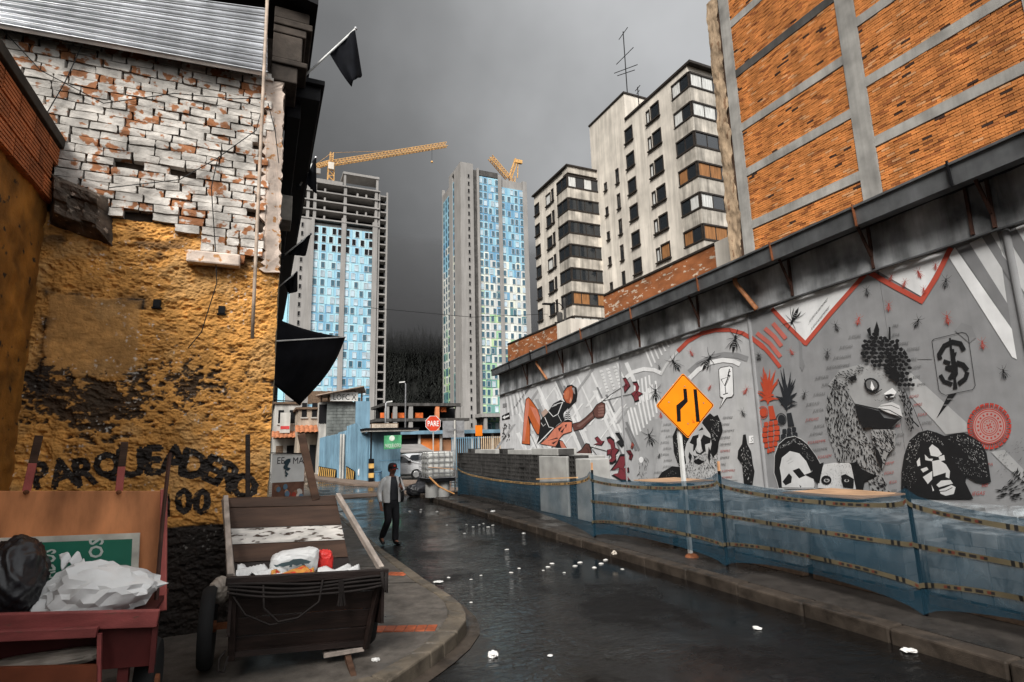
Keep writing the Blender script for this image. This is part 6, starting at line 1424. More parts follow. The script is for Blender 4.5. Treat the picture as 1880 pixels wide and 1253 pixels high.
while yy < 10.2:
    nzf = [5, 5, 5, 4, 5, 3, 4][k % 7]; pallet_stack(7.02+.05*math.sin(k*2), yy, 'plastic-wrapped pallet of pavers in the row along the netting, %s from the right edge' % LB[k], nzf)
    pallet_stack(8.42+.04*math.sin(k*3), yy+.1, 'wrapped paver pallet against the mural wall, %s from the right edge' % LB[k], 5, lid=k in (3, 6))
    yy += 1.42; k += 1
# ---- blue safety netting on posts, with barrier tape
m_net = bpy.data.materials.new('blue_net'); m_net.use_nodes = True; nt = m_net.node_tree; P = nt.nodes['Principled BSDF']; P.inputs['Base Color'].default_value = (.013, .048, .076, 1); P.inputs['Roughness'].default_value = .7; P.inputs['Specular IOR Level'].default_value = .2
P.inputs['Subsurface Weight'].default_value = 0
nz_ = nt.nodes.new('ShaderNodeTexNoise'); nz_.inputs['Scale'].default_value = 1.3; nz_.inputs['Detail'].default_value = 5; ge = nt.nodes.new('ShaderNodeNewGeometry'); nt.links.new(ge.outputs['Position'], nz_.inputs['Vector'])
mr = nt.nodes.new('ShaderNodeMapRange'); mr.inputs['From Min'].default_value = .35; mr.inputs['From Max'].default_value = .65; mr.inputs['To Min'].default_value = .52; mr.inputs['To Max'].default_value = .74; nt.links.new(nz_.outputs['Fac'], mr.inputs['Value']); nt.links.new(mr.outputs[0], P.inputs['Alpha'])
fence = thing('safety_fence', 'sagging blue mesh safety fence with striped tape along the kerb', 'fence', (7, 10, KZ))
posts = []
for pb, pt in (((835, 911), (835, 853)), ((1080, 988), (1073, 866)), ((1321, 1042), (1317, 868)), ((1684, 1134), (1667, 896)), ((2300, 1290), (2260, 960))):
    q_ = onZ(*pb, KZ); posts.append((q_.x+.13, q_.y, onY(*pt, q_.y).z))
for i, (x, y, h) in enumerate(posts):
    MB().beam((x+.03, y, KZ), (x+.05, y+.02, h+.02), .035, .03).build('post', m_black, fence)
    if i in (1, 2): MB().beam((x+.05, y+.02, h+.021), (x+.055, y+.022, h+.17), .033, .028).build('post_tip', M('stake_wood', (.5, .27, .14), .8, .3, 5), fence)
m_tape = M('barrier_tape', (1, 1, 1), .5, .15, 5, vcol=True)
for i in range(len(posts)-1):
    (xa, ya, ha), (xb, yb, hb) = posts[i], posts[i+1]; L_ = math.hypot(xb-xa, yb-ya); sag = .10+.022*L_ if i else .36
    def top(u): s = (1-(2*u-1)**2); return ha*(1-u)+hb*u-sag*(s**.45)
    def bot(u): s = (1-(2*u-1)**2); return .16+(.22 if i == 0 else .17)*(s**.6)
    def N(u, w):
        x = xa+(xb-xa)*u; y = ya+(yb-ya)*u; z = bot(u)+(top(u)-bot(u))*w
        return Vector((x-.02+.02*math.sin(u*L_*2.1+w*2)*math.sin(math.pi*u)-.05*math.sin(math.pi*w)*math.sin(math.pi*u)+.004*math.sin(u*L_*9+w*5), y, z))
    n = int(L_*8)
    MB().grid(N, n, 14).build('net', m_net, fence, smooth=True, fix=False)
    for w0 in ((.93,) if i == 0 else (.90, .55, .22)):
        tp = MB(); nn_ = int(L_/.032)
        for k in range(nn_):
            u0, u1 = k/nn_, (k+1)/nn_; ph = (k % 26)
            tp.cur = (.012, .012, .012) if ph in (2, 4) else ((.30, .18, .07) if i == 0 else (.10, .082, .05))
            dw = .026/(top((u0+u1)/2)-bot((u0+u1)/2)); a, b, c, d = N(u0, w0-dw), N(u1, w0-dw), N(u1, w0+dw), N(u0, w0+dw); e = Vector((-.012, 0, 0)); tp.poly([a+e, b+e, c+e, d+e])
            if 8 <= ph <= 22 and ph % 3 != 1:
                tp.cur = (.02, .018, .018) if i == 0 or ph % 4 else (.10, .03, .02); e2 = Vector((-.014, 0, 0)); tp.poly([a*.78+d*.22+e2, b*.78+c*.22+e2, b*.25+c*.75+e2, a*.25+d*.75+e2])
        tp.build('tape', m_tape, fence, fix=False)
a, b = onX(985, 880, 7.2), onX(1060, 877, 7.2); st_ = MB().beam(a, b, .035, .03).build('wooden_stick', M('pale_stick', (.55, .33, .16), .7, .2, 4)); tag(st_, 'pale wooden stick lying along the top of the netting', 'stick')
# ---- diamond sign
b = onZ(1270, 1022, KZ); ds = thing('road_sign', 'orange diamond road works sign showing a lane shift, on a white post', 'road sign', (b.x, b.y, KZ))
c = onY(1258, 745, b.y-.06); fa = rad(10); U = Vector((math.cos(fa), -math.sin(fa), 0)); Nn = Vector((-math.sin(fa), -math.cos(fa), 0)); hh = abs(onY(1258, 687, b.y).z-onY(1262, 803, b.y).z)/2; hw = hh
def SP(u, v, o=0.0): return c+U*u+Vector((0, 0, v))+Nn*o
def rdia(r): 
    q = []; 
    for k in range(4):
        a0 = math.pi/2*k; ct = (r*.93*math.cos(a0), r*.93*math.sin(a0))
        for j in (-1, 0, 1): a1 = a0+j*.5; q.append((ct[0]+.07*r*math.cos(a1), ct[1]+.07*r*math.sin(a1)))
    return q
MB().prism([SP(u, v) for u, v in rdia(hh)], Nn*.012).build('plate', M('sign_orange_sheet', (.86, .235, .004), .4, .06, 3), ds)
bd = MB(); q0, q1 = rdia(hh*.975), rdia(hh*.945)
for k in range(12): bd.poly([SP(*q0[k], .0135), SP(*q0[(k+1) % 12], .0135), SP(*q1[(k+1) % 12], .0135), SP(*q1[k], .0135)])
bd.build('border', m_black, ds)
LZ = lambda x, y: SP((x-662-(y-608)*.045)/205*hh, -(y-608)/242*hh, .015)
for poly in ([(722, 484), (747, 484), (761, 732), (734, 732)], [(648, 480), (673, 480), (678, 578), (624, 637), (624, 728), (597, 728), (595, 607), (651, 560)]): MB().poly([LZ(*q) for q in poly]).build('symbol', m_black, ds)
for x, y in ((660, 462), (542, 582), (792, 590), (674, 745)): MB().lathe(LZ(x, y), [(.012, 0), (.010, .006)], 8, ax=Nn).build('bolt', m_steel, ds)
lt = MB(); text_on(lt, '3a', lambda x, y, i: SP(.10+x*.05, -.30+y*.08, .0155)); lt.build('mark', M('mark_red', (.35, .03, .01), .6), ds)
pm = MB(); pb = Vector((b.x, b.y, KZ)); pt = Vector((b.x-.05, b.y, c.z+hh*.7))
for d_, w_ in ((Vector((0, 0, 0)), (.055, .008)), (Vector((-.024, .028, 0)), (.008, .055))): pm.beam(pb+d_, pt+d_, w_[0], w_[1], up=(0, 1, 0))
pm.build('post', M('white_painted_steel', (.66, .66, .64), .5, .12, 4, streak=.3), ds)
MB().lathe((b.x, b.y, KZ), [(.12, -.01), (.09, .03), (.04, .05)], 9).build('footing', m_rust, ds)
# ---- water tank in a cage and what stands round it
A, B = onZ(785, 916, KZ), onZ(832, 912, KZ); tk = thing('water_tank', 'white plastic water tank in a wire cage raised on concrete rings', 'tank', (A.x+.5, A.y+.5, KZ))
x0, x1, y0, y1 = A.x, A.x+1.08, A.y+.1, A.y+1.1; zb_, zt2 = onY(800, 878, y0).z, onY(800, 829, y0).z
MB().box(x0+.03, x1-.03, y0+.03, y1-.03, zb_, zt2-.03).build('tank', M('white_polythene', (.60, .60, .57), .45, .12, 3, streak=.25), tk, bevel=.09)
for k in range(6):
    z = zb_+(zt2-zb_)*k/5; MB().box(x0-.01, x1+.01, y0-.02, y0, z-.012, z+.012).box(x0-.02, x0, y0-.02, y1, z-.012, z+.012).build('cage_bar', m_steel, tk)
for k in range(6): x = x0+(x1-x0)*k/5; MB().box(x-.012, x+.012, y0-.034, y0-.02, zb_, zt2).build('cage_bar', m_steel, tk)
for k in range(1, 5): y = y0+(y1-y0)*k/4; MB().box(x0-.034, x0-.02, y-.012, y+.012, zb_, zt2).build('cage_bar', m_steel, tk)
MB().box(x0, x1, y0, y1, zb_-.14, zb_-.01).build('base_pallet', m_black, tk)
for k, px in enumerate((797, 818)):
    p = onY(px, 905, y0+.05); r = .24; o = MB().lathe((p.x, y0+.35, KZ), [(r, 0), (r, zb_-.15-KZ), (r*.75, zb_-.15-KZ), (r*.75, .05)], 18).build('concrete_ring', m_blockt, smooth=True, sharp=40); tag(o, ['concrete ring under the tank, on the road side', 'concrete ring under the tank, next to the hollow blocks'][k], 'ring')
o = MB().tube([onY(788, 876, y0-.2), onY(805, 893, y0-.4), onY(822, 902, y0-.5), onY(834, 907, y0-.55)], [.03, .035, .03, .025], 6).build('rope', M('orange_rope', (.45, .22, .08), .8, .3, 6)); tag(o, 'thick tan rope slung from the tank to the sign post', 'rope')
MB().tube([onY(786, 858, y0-.05), onY(834, 862, y0-.4)], .012, 5).build('tape', M('stake_wood', (.5, .27, .14)), tk)

# ------------------------------------------------------------------ bags, carts and litter
def bag(name, lab, c, r, m_, seed, par=None, cat='bag', knot=True, wr=.10, box=1.0, lean=0.0, flat=False):
    bm = bmesh.new(); bmesh.ops.create_icosphere(bm, subdivisions=4 if flat else 5, radius=1); rr = random.Random(seed); ph = [rr.uniform(0, 6.28) for _ in range(16)]; ks = [Vector((rr.uniform(-1, 1), rr.uniform(-1, 1), rr.uniform(-1, 1)))*rr.uniform(3, 10) for _ in range(11)]
    for v in bm.verts:
        p = v.co.copy(); w = 0
        for j, k in enumerate(ks): s = math.sin(p.dot(k)+ph[j]+1.5*math.sin(p.dot(ks[j-1])*.6)); w += (1-abs(s))**3*(.6 if j > 3 else 1.1)
        f = 1+wr*1.5*(w/4-.5)+.14*math.sin(p.x*2+ph[8])*math.sin(p.z*2+ph[9])
        p = Vector([math.copysign(abs(c_)**box, c_) for c_ in p]); q = Vector((p.x*r[0], p.y*r[1], p.z*r[2]*(1-lean*max(-.4, p.x) if p.z > 0 else 1)))*f
        if flat: q *= 1+rr.uniform(-.02, .02)
        if p.z < -.55: q.z = max(q.z, -r[2]*.72)
        if knot and p.z > .82: t_ = (p.z-.82)/.18; q.x *= 1-.75*t_; q.y *= 1-.75*t_; q.z += r[2]*.28*t_*t_
        v.co = q
    me = bpy.data.meshes.new(name); bm.to_mesh(me); bm.free(); me.materials.append(m_); me.polygons.foreach_set('use_smooth', [True]*len(me.polygons))
    if flat: me.set_sharp_from_angle(angle=rad(24))
    o = link(bpy.data.objects.new(name, me)); o.location = c
    if par is None: tag(o, lab, cat)
    return o
m_bbag = M('black_plastic', (.010, .010, .012), .32, .3, 5, bump=.3, bscale=22, spec=.5)
m_wbag = M('white_plastic', (.62, .62, .61), .28, .12, 4, bump=.3, bscale=14)
p = onZ(768, 912, .0); bag('garbage_bag', 'black garbage bag slumped on the road by the water tank', (p.x+.1, p.y+.3, .22), (.55, .35, .3), m_bbag, 3); bag('garbage_bag', 'knotted black garbage bag standing behind the slumped one', (p.x+.45, p.y+.65, .42), (.38, .34, .52), m_bbag, 8)

# wooden handcart
m_dplank = M('dark_wet_plank', (.013, .0075, .006), .55, .45, 5, bump=.4, bscale=30, stretch=(.5, 3, 3)); m_bplank = M('brown_plank', (.060, .032, .020), .65, .45, 4, bump=.4, bscale=40, stretch=(.4, 3, 3), rand=.25); m_wplank = M('peeling_white_plank', (.55, .52, .48), .75, .3, 6, bump=.5, col2=(.06, .04, .03), thr=.56, stretch=(.7, 3, 3.2)); m_greyw = M('grey_weathered_wood', (.26, .22, .19), .75, .35, 5, bump=.3, stretch=(3, .7, 3)); m_rope = M('dark_rope', (.012, .009, .008), .85, .3, 9)
ct = thing('handcart', 'dark plank handcart with a raised back board, loaded with bags, at the corner', 'handcart', (.45, 6.2, KZ))
fr = [onY(422, 1066, 5.6), onY(706, 1051, 5.6), onY(676, 1182, 5.75), onY(418, 1205, 5.75)]
for k in range(4):
    f = lambda a, b, t: a+(b-a)*t; t0, t1 = k/4+.006, (k+1)/4-.006
    a, b = f(fr[0], fr[3], t0), f(fr[1], fr[2], t0); c, d = f(fr[1], fr[2], t1), f(fr[0], fr[3], t1)
    MB().prism([a, b, c, d], (0, .03, 0)).build('plank', m_dplank, ct, bevel=.004)
for s_, (a, b) in enumerate(((fr[0], fr[3]), (fr[1], fr[2]))): MB().beam(a+Vector((.03 if s_ == 0 else -.03, -.02, .03)), b+Vector((.03 if s_ == 0 else -.03, -.02, -.03)), .055, .045).build('corner_post', m_dplank, ct, bevel=.005)
MB().beam(fr[0]+Vector((-.03, -.025, 0)), fr[1]+Vector((.03, -.025, 0)), .05, .07).build('rim', m_dplank, ct, bevel=.008); MB().beam(fr[3]+Vector((0, -.02, .02)), fr[2]+Vector((0, -.02, .02)), .04, .05).build('lower_rail', m_dplank, ct)
bk_ = [onY(418, 915, 6.95), onY(616, 911, 6.95), onY(645, 1050, 6.6), onY(432, 1062, 6.6)]
cuts = [0, .13, .40, .60, .82, 1.0]; ms = [m_bplank, m_bplank, m_wplank, m_bplank, m_dplank]
for k in range(5):
    f = lambda a, b, t: a+(b-a)*t; t0, t1 = cuts[k]+.006, cuts[k+1]-.006
    a, b = f(bk_[0], bk_[3], t0), f(bk_[1], bk_[2], t0); c, d = f(bk_[1], bk_[2], t1), f(bk_[0], bk_[3], t1)
    o = MB().prism([a, b, c, d], (0, .028, .01)).build('plank', ms[k], ct, bevel=.004)
    if k == 2: o['label'] = 'back board plank with peeling white paint'
MB().beam(bk_[0]+Vector((-.02, -.03, .01)), fr[0]+Vector((.0, .05, .02)), .05, .06).build('side_rail', m_greyw, ct, bevel=.006); MB().beam(bk_[1]+Vector((.02, -.03, .01)), fr[1]+Vector((-.02, .05, .02)), .05, .06).build('side_rail', m_greyw, ct, bevel=.006)
MB().beam(bk_[0]+Vector((-.03, -.02, .0)), bk_[3]+Vector((-.03, -.02, 0)), .05, .06).build('back_post', m_greyw, ct, bevel=.006)
wl = bk_[0]*.5+fr[0]*.5
for (a, b) in ((bk_[3], fr[0]), (bk_[2], fr[1])):
    lo = Vector((0, 0, -.45)); MB().prism([a, b, b+lo, a+lo], (.025 if a.x < .3 else -.025, 0, 0)).build('side_board', m_dplank, ct)
MB().prism([fr[3]+Vector((0, 0, .05)), fr[2]+Vector((0, 0, .05)), bk_[2]+Vector((0, 0, -.42)), bk_[3]+Vector((0, 0, -.42))], (0, 0, .025)).build('floor', m_dplank, ct)
MB().beam((-.42, 6.15, .50), (1.12, 6.12, .47), .05, .05).build('axle', m_rust, ct)
def cart_wheel(par, c, r):
    ax = Vector((1, 0, 0)); pr = [(r*.72, -.045), (r*.93, -.06), (r, -.03), (r, .03), (r*.93, .06), (r*.72, .045)]
    w = MB().lathe(c, pr, 36, ax=ax).build('tyre', M('tyre_rubber', (.012, .012, .012), .7, .3, 6, bump=.2), par, smooth=True, sharp=45)
    MB().lathe(c, [(.05, -.07), (.06, .0), (.05, .07)], 12, ax=ax).build('hub', m_rust, w)
    for k in range(10): a = 6.283*k/10; MB().beam(Vector(c)+Vector((0, .05*math.cos(a), .05*math.sin(a))), Vector(c)+Vector((0, r*.74*math.cos(a), r*.74*math.sin(a))), .02).build('spoke', m_rust, w)
    pts = [Vector(c)+Vector((-.05, r*.74*math.cos(t), r*.74*math.sin(t))) for t in np.linspace(0, 6.283, 30)]; MB().tube(pts, .014, 6).build('rim', m_steel, w)
cart_wheel(ct, (-.36, 6.15, KZ+.35), .35); cart_wheel(ct, (1.06, 6.12, KZ+.33), .33)
pole = lambda a, b, w, h, m_, nm='handle': MB().beam(a, b, w, h, up=(0, 1, 0)).build(nm, m_, ct, bevel=.006)
pole(onY(455, 798, 7.05), onY(455, 925, 7.0), .05, .045, m_dplank); pole(onY(553, 797, 7.0), onY(580, 918, 6.95), .085, .05, m_bplank)
MB().beam(onY(634, 1192, 5.9), onY(652, 1256, 5.3), .05, .05).build('shaft', m_bplank, ct)
def rope(pts, r=.012, par=ct): MB().tube(pts, r, 6).build('rope', m_rope, par, smooth=True)
rim = lambda u, dz=0, dy=-.07: fr[0]+(fr[1]-fr[0])*u+Vector((0, dy, dz))
for j in range(4): rope([rim(u, -.02-.022*j-.05*math.sin(math.pi*u)*(.5+.25*j)+.008*math.sin(u*9+j), -.065-.006*j) for u in np.linspace(-.01, 1.01, 22)], .011)
rope([rim(.2, -.04), rim(.21, -.22, -.09), rim(.30, -.34, -.09), rim(.42, -.32, -.09), rim(.55, -.2, -.09), rim(.57, -.02, -.08)], .010); rope([rim(.02, -.1), rim(.1, -.26, -.09), rim(.25, -.36, -.085), rim(.4, -.34, -.085)], .008); rope([rim(.97, .02), rim(.98, -.1, -.09), rim(1.0, -.16, -.09), rim(1.0, .01, -.09)], .018)
rope([onY(414, 1195, 5.7), onY(402, 1210, 5.65), onY(400, 1232, 5.6), onY(410, 1235, 5.6), onY(418, 1205, 5.65)], .010)
mb = MB()
for k in range(14): a = rim(.68+.004*(k % 7), -.03, -.08); mb.tube([a, a+Vector((.01*math.sin(k), -.01, -.10)), a+Vector((.03*math.sin(k*2), -.01*math.cos(k), -.22))], .007, 4)
o = mb.build('rope_tassel', m_rope, ct); o['kind'] = 'stuff'
# load of the cart
def sheet(name, lab, pxs, Ys, m_, amp=.03, par=None, seed=1, cat='sheet', n=16):
    q = [onY(*p, Y) for p, Y in zip(pxs, Ys)]; rr = random.Random(seed); a, b, c = rr.uniform(4, 9), rr.uniform(4, 9), rr.uniform(0, 6)
    def f(u, w):
        p = (q[0]*(1-u)+q[1]*u)*(1-w)+(q[3]*(1-u)+q[2]*u)*w; return p+Vector((0, -amp*.5*math.sin(u*a+w*3+c), amp*math.sin(u*b*1.7+w*a+c)+amp*.6*math.sin(u*17+w*9)))
    o = MB().grid(f, n, n).build(name, m_, smooth=True); o.modifiers.new('t', 'SOLIDIFY').thickness = .006
    return tag(o, lab, cat)
sheet('plastic_sheet', 'crumpled white plastic sheet along the left inside of the handcart', ((436, 1046), (530, 1048), (525, 1066), (432, 1062)), (6.1, 6.1, 5.75, 5.75), m_wbag, .035, seed=2)
sheet('plastic_sheet', 'crumpled white plastic sheet lying at the right inside of the handcart', ((585, 1046), (655, 1042), (665, 1055), (580, 1062)), (6.1, 6.1, 5.75, 5.75), m_wbag, .035, seed=5)
sk = bag('sack', 'white printed sack with a dark lizard picture in the handcart', onY(540, 1036, 6.2), (.225, .12, .155), m_wbag, 15, knot=False, cat='sack', wr=.07, box=.55)
sk2 = MB(); S = lambda x, y, k=0: onY(350+x/2.765, 800+y/2.765, 6.03-.0006*k)
sk2.poly([S(*q) for q in ((432, 660), (460, 648), (500, 640), (520, 628), (560, 625), (590, 632), (612, 640), (600, 650), (560, 652), (540, 662), (520, 655), (490, 662), (470, 668), (450, 664))])
for q in (((505, 655), (500, 668), (515, 668), (516, 655)), ((560, 650), (572, 662), (585, 660), (572, 648)), ((420, 655), (432, 668), (450, 668), (436, 658))): sk2.poly([S(*p, 1) for p in q])
pr = sk2.build('print', M('print_teal', (.05, .08, .09), .6)); pr.parent = sk; pr.matrix_parent_inverse = Matrix.Translation(-Vector(sk.location))
bag('sack', 'red plastic bag beside the white sack in the handcart', onY(595, 1034, 6.25), (.075, .08, .13), M('red_plastic', (.5, .03, .025), .35, .2, 5, bump=.3, bscale=20), 22, knot=False, box=.6, wr=.14)
sheet('cardboard', 'folded yellow and red package in front of the white sack', ((498, 1052), (572, 1040), (580, 1056), (500, 1064)), (5.95, 5.95, 5.72, 5.72), M('package_print', (.55, .25, .05), .5, .3, 9, col2=(.5, .04, .02), thr=.52), .02, cat='package', seed=9)
bag('garbage_bag', 'small dirty crumpled bag squeezed between cart and black wall', onY(405, 1085, 6.3), (.10, .12, .13), M('dirty_plastic', (.30, .26, .22), .5, .4, 6, bump=.4, bscale=20), 31, knot=False)
o = MB().box(.62, .98, 5.72, 5.86, onY(650, 1190, 5.8).z-.02, onY(650, 1190, 5.8).z+.02).build('cardboard', m_greyw, bevel=.004); tag(o, 'flat white board wedged under the handcart floor', 'board')

# red cart at the left edge
m_redp = M('faded_red_paint', (.20, .048, .044), .6, .3, 4, bump=.2, col2=(.14, .05, .04), thr=.63, stretch=(1, 3, 3)); m_pinkp = M('pinkish_red_paint', (.40, .10, .085), .6, .25, 4, bump=.2); m_plyo = M('orange_plywood', (.50, .20, .08), .5, .5, 2.2, bump=.15, bscale=20, stretch=(2.2, 2.2, .7)); m_dred = M('dark_red_paint', (.06, .010, .009), .6, .35, 4)
rc = thing('handcart', 'red and plywood handcart at the left edge carrying bags and a green sign', 'handcart', (-1.1, 5.0, KZ))
Y1, Y2 = 4.6, 5.55
a, b = onY(-60, 902, Y2), onY(299, 902, Y2); c, d = onY(281, 1118, Y2-.1), onY(-60, 1128, Y2-.1)
MB().prism([a, b, c, d], (0, .025, 0)).build('back_panel', m_plyo, rc, bevel=.003)
MB().beam(onY(301, 900, Y2-.03), onY(299, 1122, Y2-.28), .045, .06, up=(0, 1, 0)).build('side_post', m_pinkp, rc, bevel=.005)
MB().beam(onY(-60, 1145, Y1), onY(291, 1135, Y1), .05, .105).build('front_rail', m_redp, rc, bevel=.006)
MB().prism([onY(183, 1153, Y1+.02), onY(290, 1147, Y1+.02), onY(284, 1222, Y1+.05), onY(183, 1230, Y1+.05)], (0, .03, 0)).build('front_board', m_dred, rc)
MB().beam(onY(-60, 1170, Y1-.06), onY(179, 1160, Y1-.06), .05, .06).build('drawer_lid', m_redp, rc, bevel=.005); MB().prism([onY(-60, 1228, Y1-.08), onY(178, 1222, Y1-.08), onY(176, 1300, Y1-.08), onY(-60, 1305, Y1-.08)], (0, .03, 0)).build('drawer_front', M('brown_red_panel', (.13, .035, .015), .6, .3, 4), rc)
MB().prism([onY(178, 1165, Y1-.07), onY(186, 1165, Y1-.07), onY(184, 1300, Y1-.07), onY(176, 1300, Y1-.07)], (0, .03, 0)).build('drawer_post', m_redp, rc)
MB().prism([onY(-60, 1165, Y1+.25), onY(183, 1160, Y1+.25), onY(183, 1300, Y1+.25), onY(-60, 1300, Y1+.25)], (0, .02, 0)).build('drawer_back', m_dred, rc)
zfl = onY(100, 1138, Y1).z-.10; MB().box(-2.0, -.62, Y1+.03, Y2-.05, zfl, zfl+.03).build('floor', m_dred, rc)
sp_ = [onY(291, 1130, Y1), onY(283, 1118, Y2-.1)]; MB().prism([sp_[0], sp_[1], sp_[1]-Vector((0, 0, .35)), sp_[0]-Vector((0, 0, .35))], (-.03, 0, 0)).build('side_board', m_dred, rc)
for (xt, yt, xb) in ((72, 800, 48), (229, 812, 218)):
    top_, mid_, bot_ = onY(xt, yt, Y2+.05), onY((xt*.5+xb*.5), (yt+902)/2, Y2+.04), onY(xb, 905, Y2+.03); MB().beam(mid_, bot_, .05, .03, up=(0, 1, 0)).build('handle', m_pinkp, rc, bevel=.004); MB().beam(top_, mid_, .05, .03, up=(0, 1, 0)).build('handle', m_bplank, rc, bevel=.004); MB().lathe(onY(xb, 904, Y2-.03), [(.018, -.01), (.018, .01), (.008, .015)], 10, ax=(0, -1, 0)).build('bolt', m_rust, rc)
MB().tube([onY(312, 832, Y2-.1), onY(298, 960, Y2-.2), onY(286, 1112, Y2-.4)], .016, 6).build('rod', M('dark_rust', (.05, .022, .015)), rc)
for x in (-1.85, -.66): cart_wheel(rc, (x, 5.1, KZ+.3), .3)
MB().beam((-1.85, 5.1, KZ+.3), (-.66, 5.1, KZ+.3), .04).build('axle', m_rust, rc)
for x in (-.75, -1.8): MB().beam((x, Y1+.1, KZ), (x, Y1+.1, zfl), .06).build('leg', m_dred, rc)
# green sign on the plywood
gs = thing('sign_board', 'green sign board with sideways white letters leaning on the plywood', 'sign', tuple(onY(120, 1080, Y2-.15)))
q = [onY(-70, 991, Y2-.10), onY(257, 979, Y2-.10), onY(252, 1084, Y2-.16), onY(-70, 1100, Y2-.16)]
MB().prism(q, (0, .015, 0)).build('frame', M('worn_white_edge', (.48, .46, .40), .7, .3, 6), gs)
I = lambda u, w, o_=0.0: (q[0]*(1-u)+q[1]*u)*(1-w)+(q[3]*(1-u)+q[2]*u)*w+Vector((0, -.003-o_, 0))
MB().poly([I(0, .10), I(.955, .10), I(.955, 1.0), I(0, 1.0)]).build('face', M('sign_green', (.012, .12, .075), .45, .15, 4), gs)
for st, u0, w0, hgt in (('CADOS', .505, .87, .092), ('OS', .78, .42, .083)):
    lt = MB(); tw = text_w(st); ln = .64 if st == 'CADOS' else .35
    text_on(lt, st, lambda x, y, i: I(u0-y/.7*hgt, w0-x/tw*ln, .002+.0004*i), bold=.03); lt.build('lettering', M('sign_letter', (.50, .55, .50), .6, .2, 6), gs)
bag('garbage_bag', 'big shiny black garbage bag at the left edge in the red cart', onY(18, 1072, 5.0)+Vector((0, 0, -.02)), (.21, .24, .29), m_bbag, 41, knot=False, wr=.14); 
wb = bag('garbage_bag', 'white printed plastic bag bulging out of the red cart', onY(172, 1085, 5.0)+Vector((0, 0, -.03)), (.37, .24, .225), m_wbag, 47, knot=False, wr=.20, lean=.42, flat=True)
sheet('paper', 'curved strip of white paper sticking out above the white bag', ((108, 1016), (150, 1022), (158, 1042), (112, 1040)), (5.25, 5.25, 5.2, 5.2), m_wbag, .02, cat='paper', seed=12)
bag('trash', 'dull trash filling the open drawer of the red cart', onY(90, 1212, 4.75), (.42, .10, .05), M('dirty_plastic', (.30, .26, .22)), 51, knot=False, cat='trash')

# litter
m_foam = M('white_foam', (.46, .45, .43), .7, .15, 9)
def lump_mesh(seed):
    rr = random.Random(seed); bm = bmesh.new(); bmesh.ops.create_icosphere(bm, subdivisions=2, radius=1)
    for v in bm.verts: v.co = Vector((v.co.x*(1+rr.uniform(-.12, .12)), v.co.y*(1+rr.uniform(-.12, .12)), max(-.05, v.co.z*.4+rr.uniform(-.06, .06))))
    me = bpy.data.meshes.new('foam_lump'); bm.to_mesh(me); bm.free(); me.materials.append(m_foam); me.polygons.foreach_set('use_smooth', [True]*len(me.polygons)); return me
lms = [lump_mesh(i) for i in range(5)]; rr = random.Random(3)
for zx, zy in ((317, 278), (382, 268), (380, 282), (474, 280), (642, 353), (680, 367), (715, 356), (739, 348), (766, 369), (793, 358), (530, 357), (1130, 578), (1108, 597), (1262, 591), (1290, 572), (1372, 601), (1411, 578), (1436, 557), (1532, 609), (1200, 629), (1080, 616), (942, 605), (897, 629), (540, 658), (668, 668), (725, 645), (630, 405), (873, 497), (968, 404), (668, 800)):
    p = onZ(650+zx/3.11, 850+zy/3.11, 0); o = link(bpy.data.objects.new('foam_lump', rr.choice(lms))); s = rr.choice((.028, .036, .042)) if zy < 610 else rr.uniform(.02, .035); o.location = (p.x, p.y, .004); o.scale = (s*1.3, s, s*rr.uniform(.7, 1.1)); o.rotation_euler = (0, 0, rr.uniform(0, 6)); tag(o, 'small white lump of foam lying on the wet road', 'litter', 'white lumps scattered on the road')
def crumple(lab, px, py, r, m_, z=0.0, seed=1, fl=.5):
    rq = random.Random(seed); bm = bmesh.new(); bmesh.ops.create_icosphere(bm, subdivisions=3, radius=1)
    for v in bm.verts: k = 1+rq.uniform(-.28, .28); v.co = Vector((v.co.x*r*k, v.co.y*r*.8*k, max(-r*.2, v.co.z*r*fl*k)))
    me = bpy.data.meshes.new('paper'); bm.to_mesh(me); bm.free(); me.materials.append(m_); p = onZ(px, py, z); o = link(bpy.data.objects.new('crumpled_paper', me)); o.location = (p.x, p.y, z+r*.2); o.rotation_euler = (0, 0, rq.uniform(0, 6)); tag(o, lab, 'litter')
m_pap = M('wet_paper', (.60, .59, .57), .6, .15, 9)
crumple('crumpled white paper on the road near the rounded kerb', 905, 1205, .062, m_pap, seed=1); crumple('crumpled wrapper beside the right kerb below the orange sign', 1297, 1070, .10, M('wrapper', (.45, .40, .34), .5, .4, 12), seed=2); crumple('balled plastic bag on the road by the right kerb', 1368, 1095, .085, M('grey_plastic', (.45, .44, .42), .4, .2, 9), seed=3, fl=.8); crumple('flat white paper scrap in the gutter at the lower right', 1670, 1197, .07, m_pap, seed=4, fl=.2); crumple('flat white scrap in the middle of the dark road', 1390, 1155, .05, m_pap, seed=5, fl=.2); crumple('torn paper scrap on the pavement beside the handcart', 690, 1213, .04, m_pap, KZ-.012, seed=6, fl=.3); crumple('small brown scrap on the right kerb edge', 1128, 1018, .05, M('wrapper', (.45, .40, .34)), KZ, seed=7, fl=.9); crumple('pale scrap on the pavement below the netting', 905, 940, .07, m_pap, KZ, seed=8, fl=.3)
crumple('white scrap in the gutter left of the wet streak', 805, 1070, .07, m_pap, seed=9, fl=.15); crumple('wet paper strip lying on the dark road', 1010, 1205, .03, m_pap, seed=10, fl=.12)
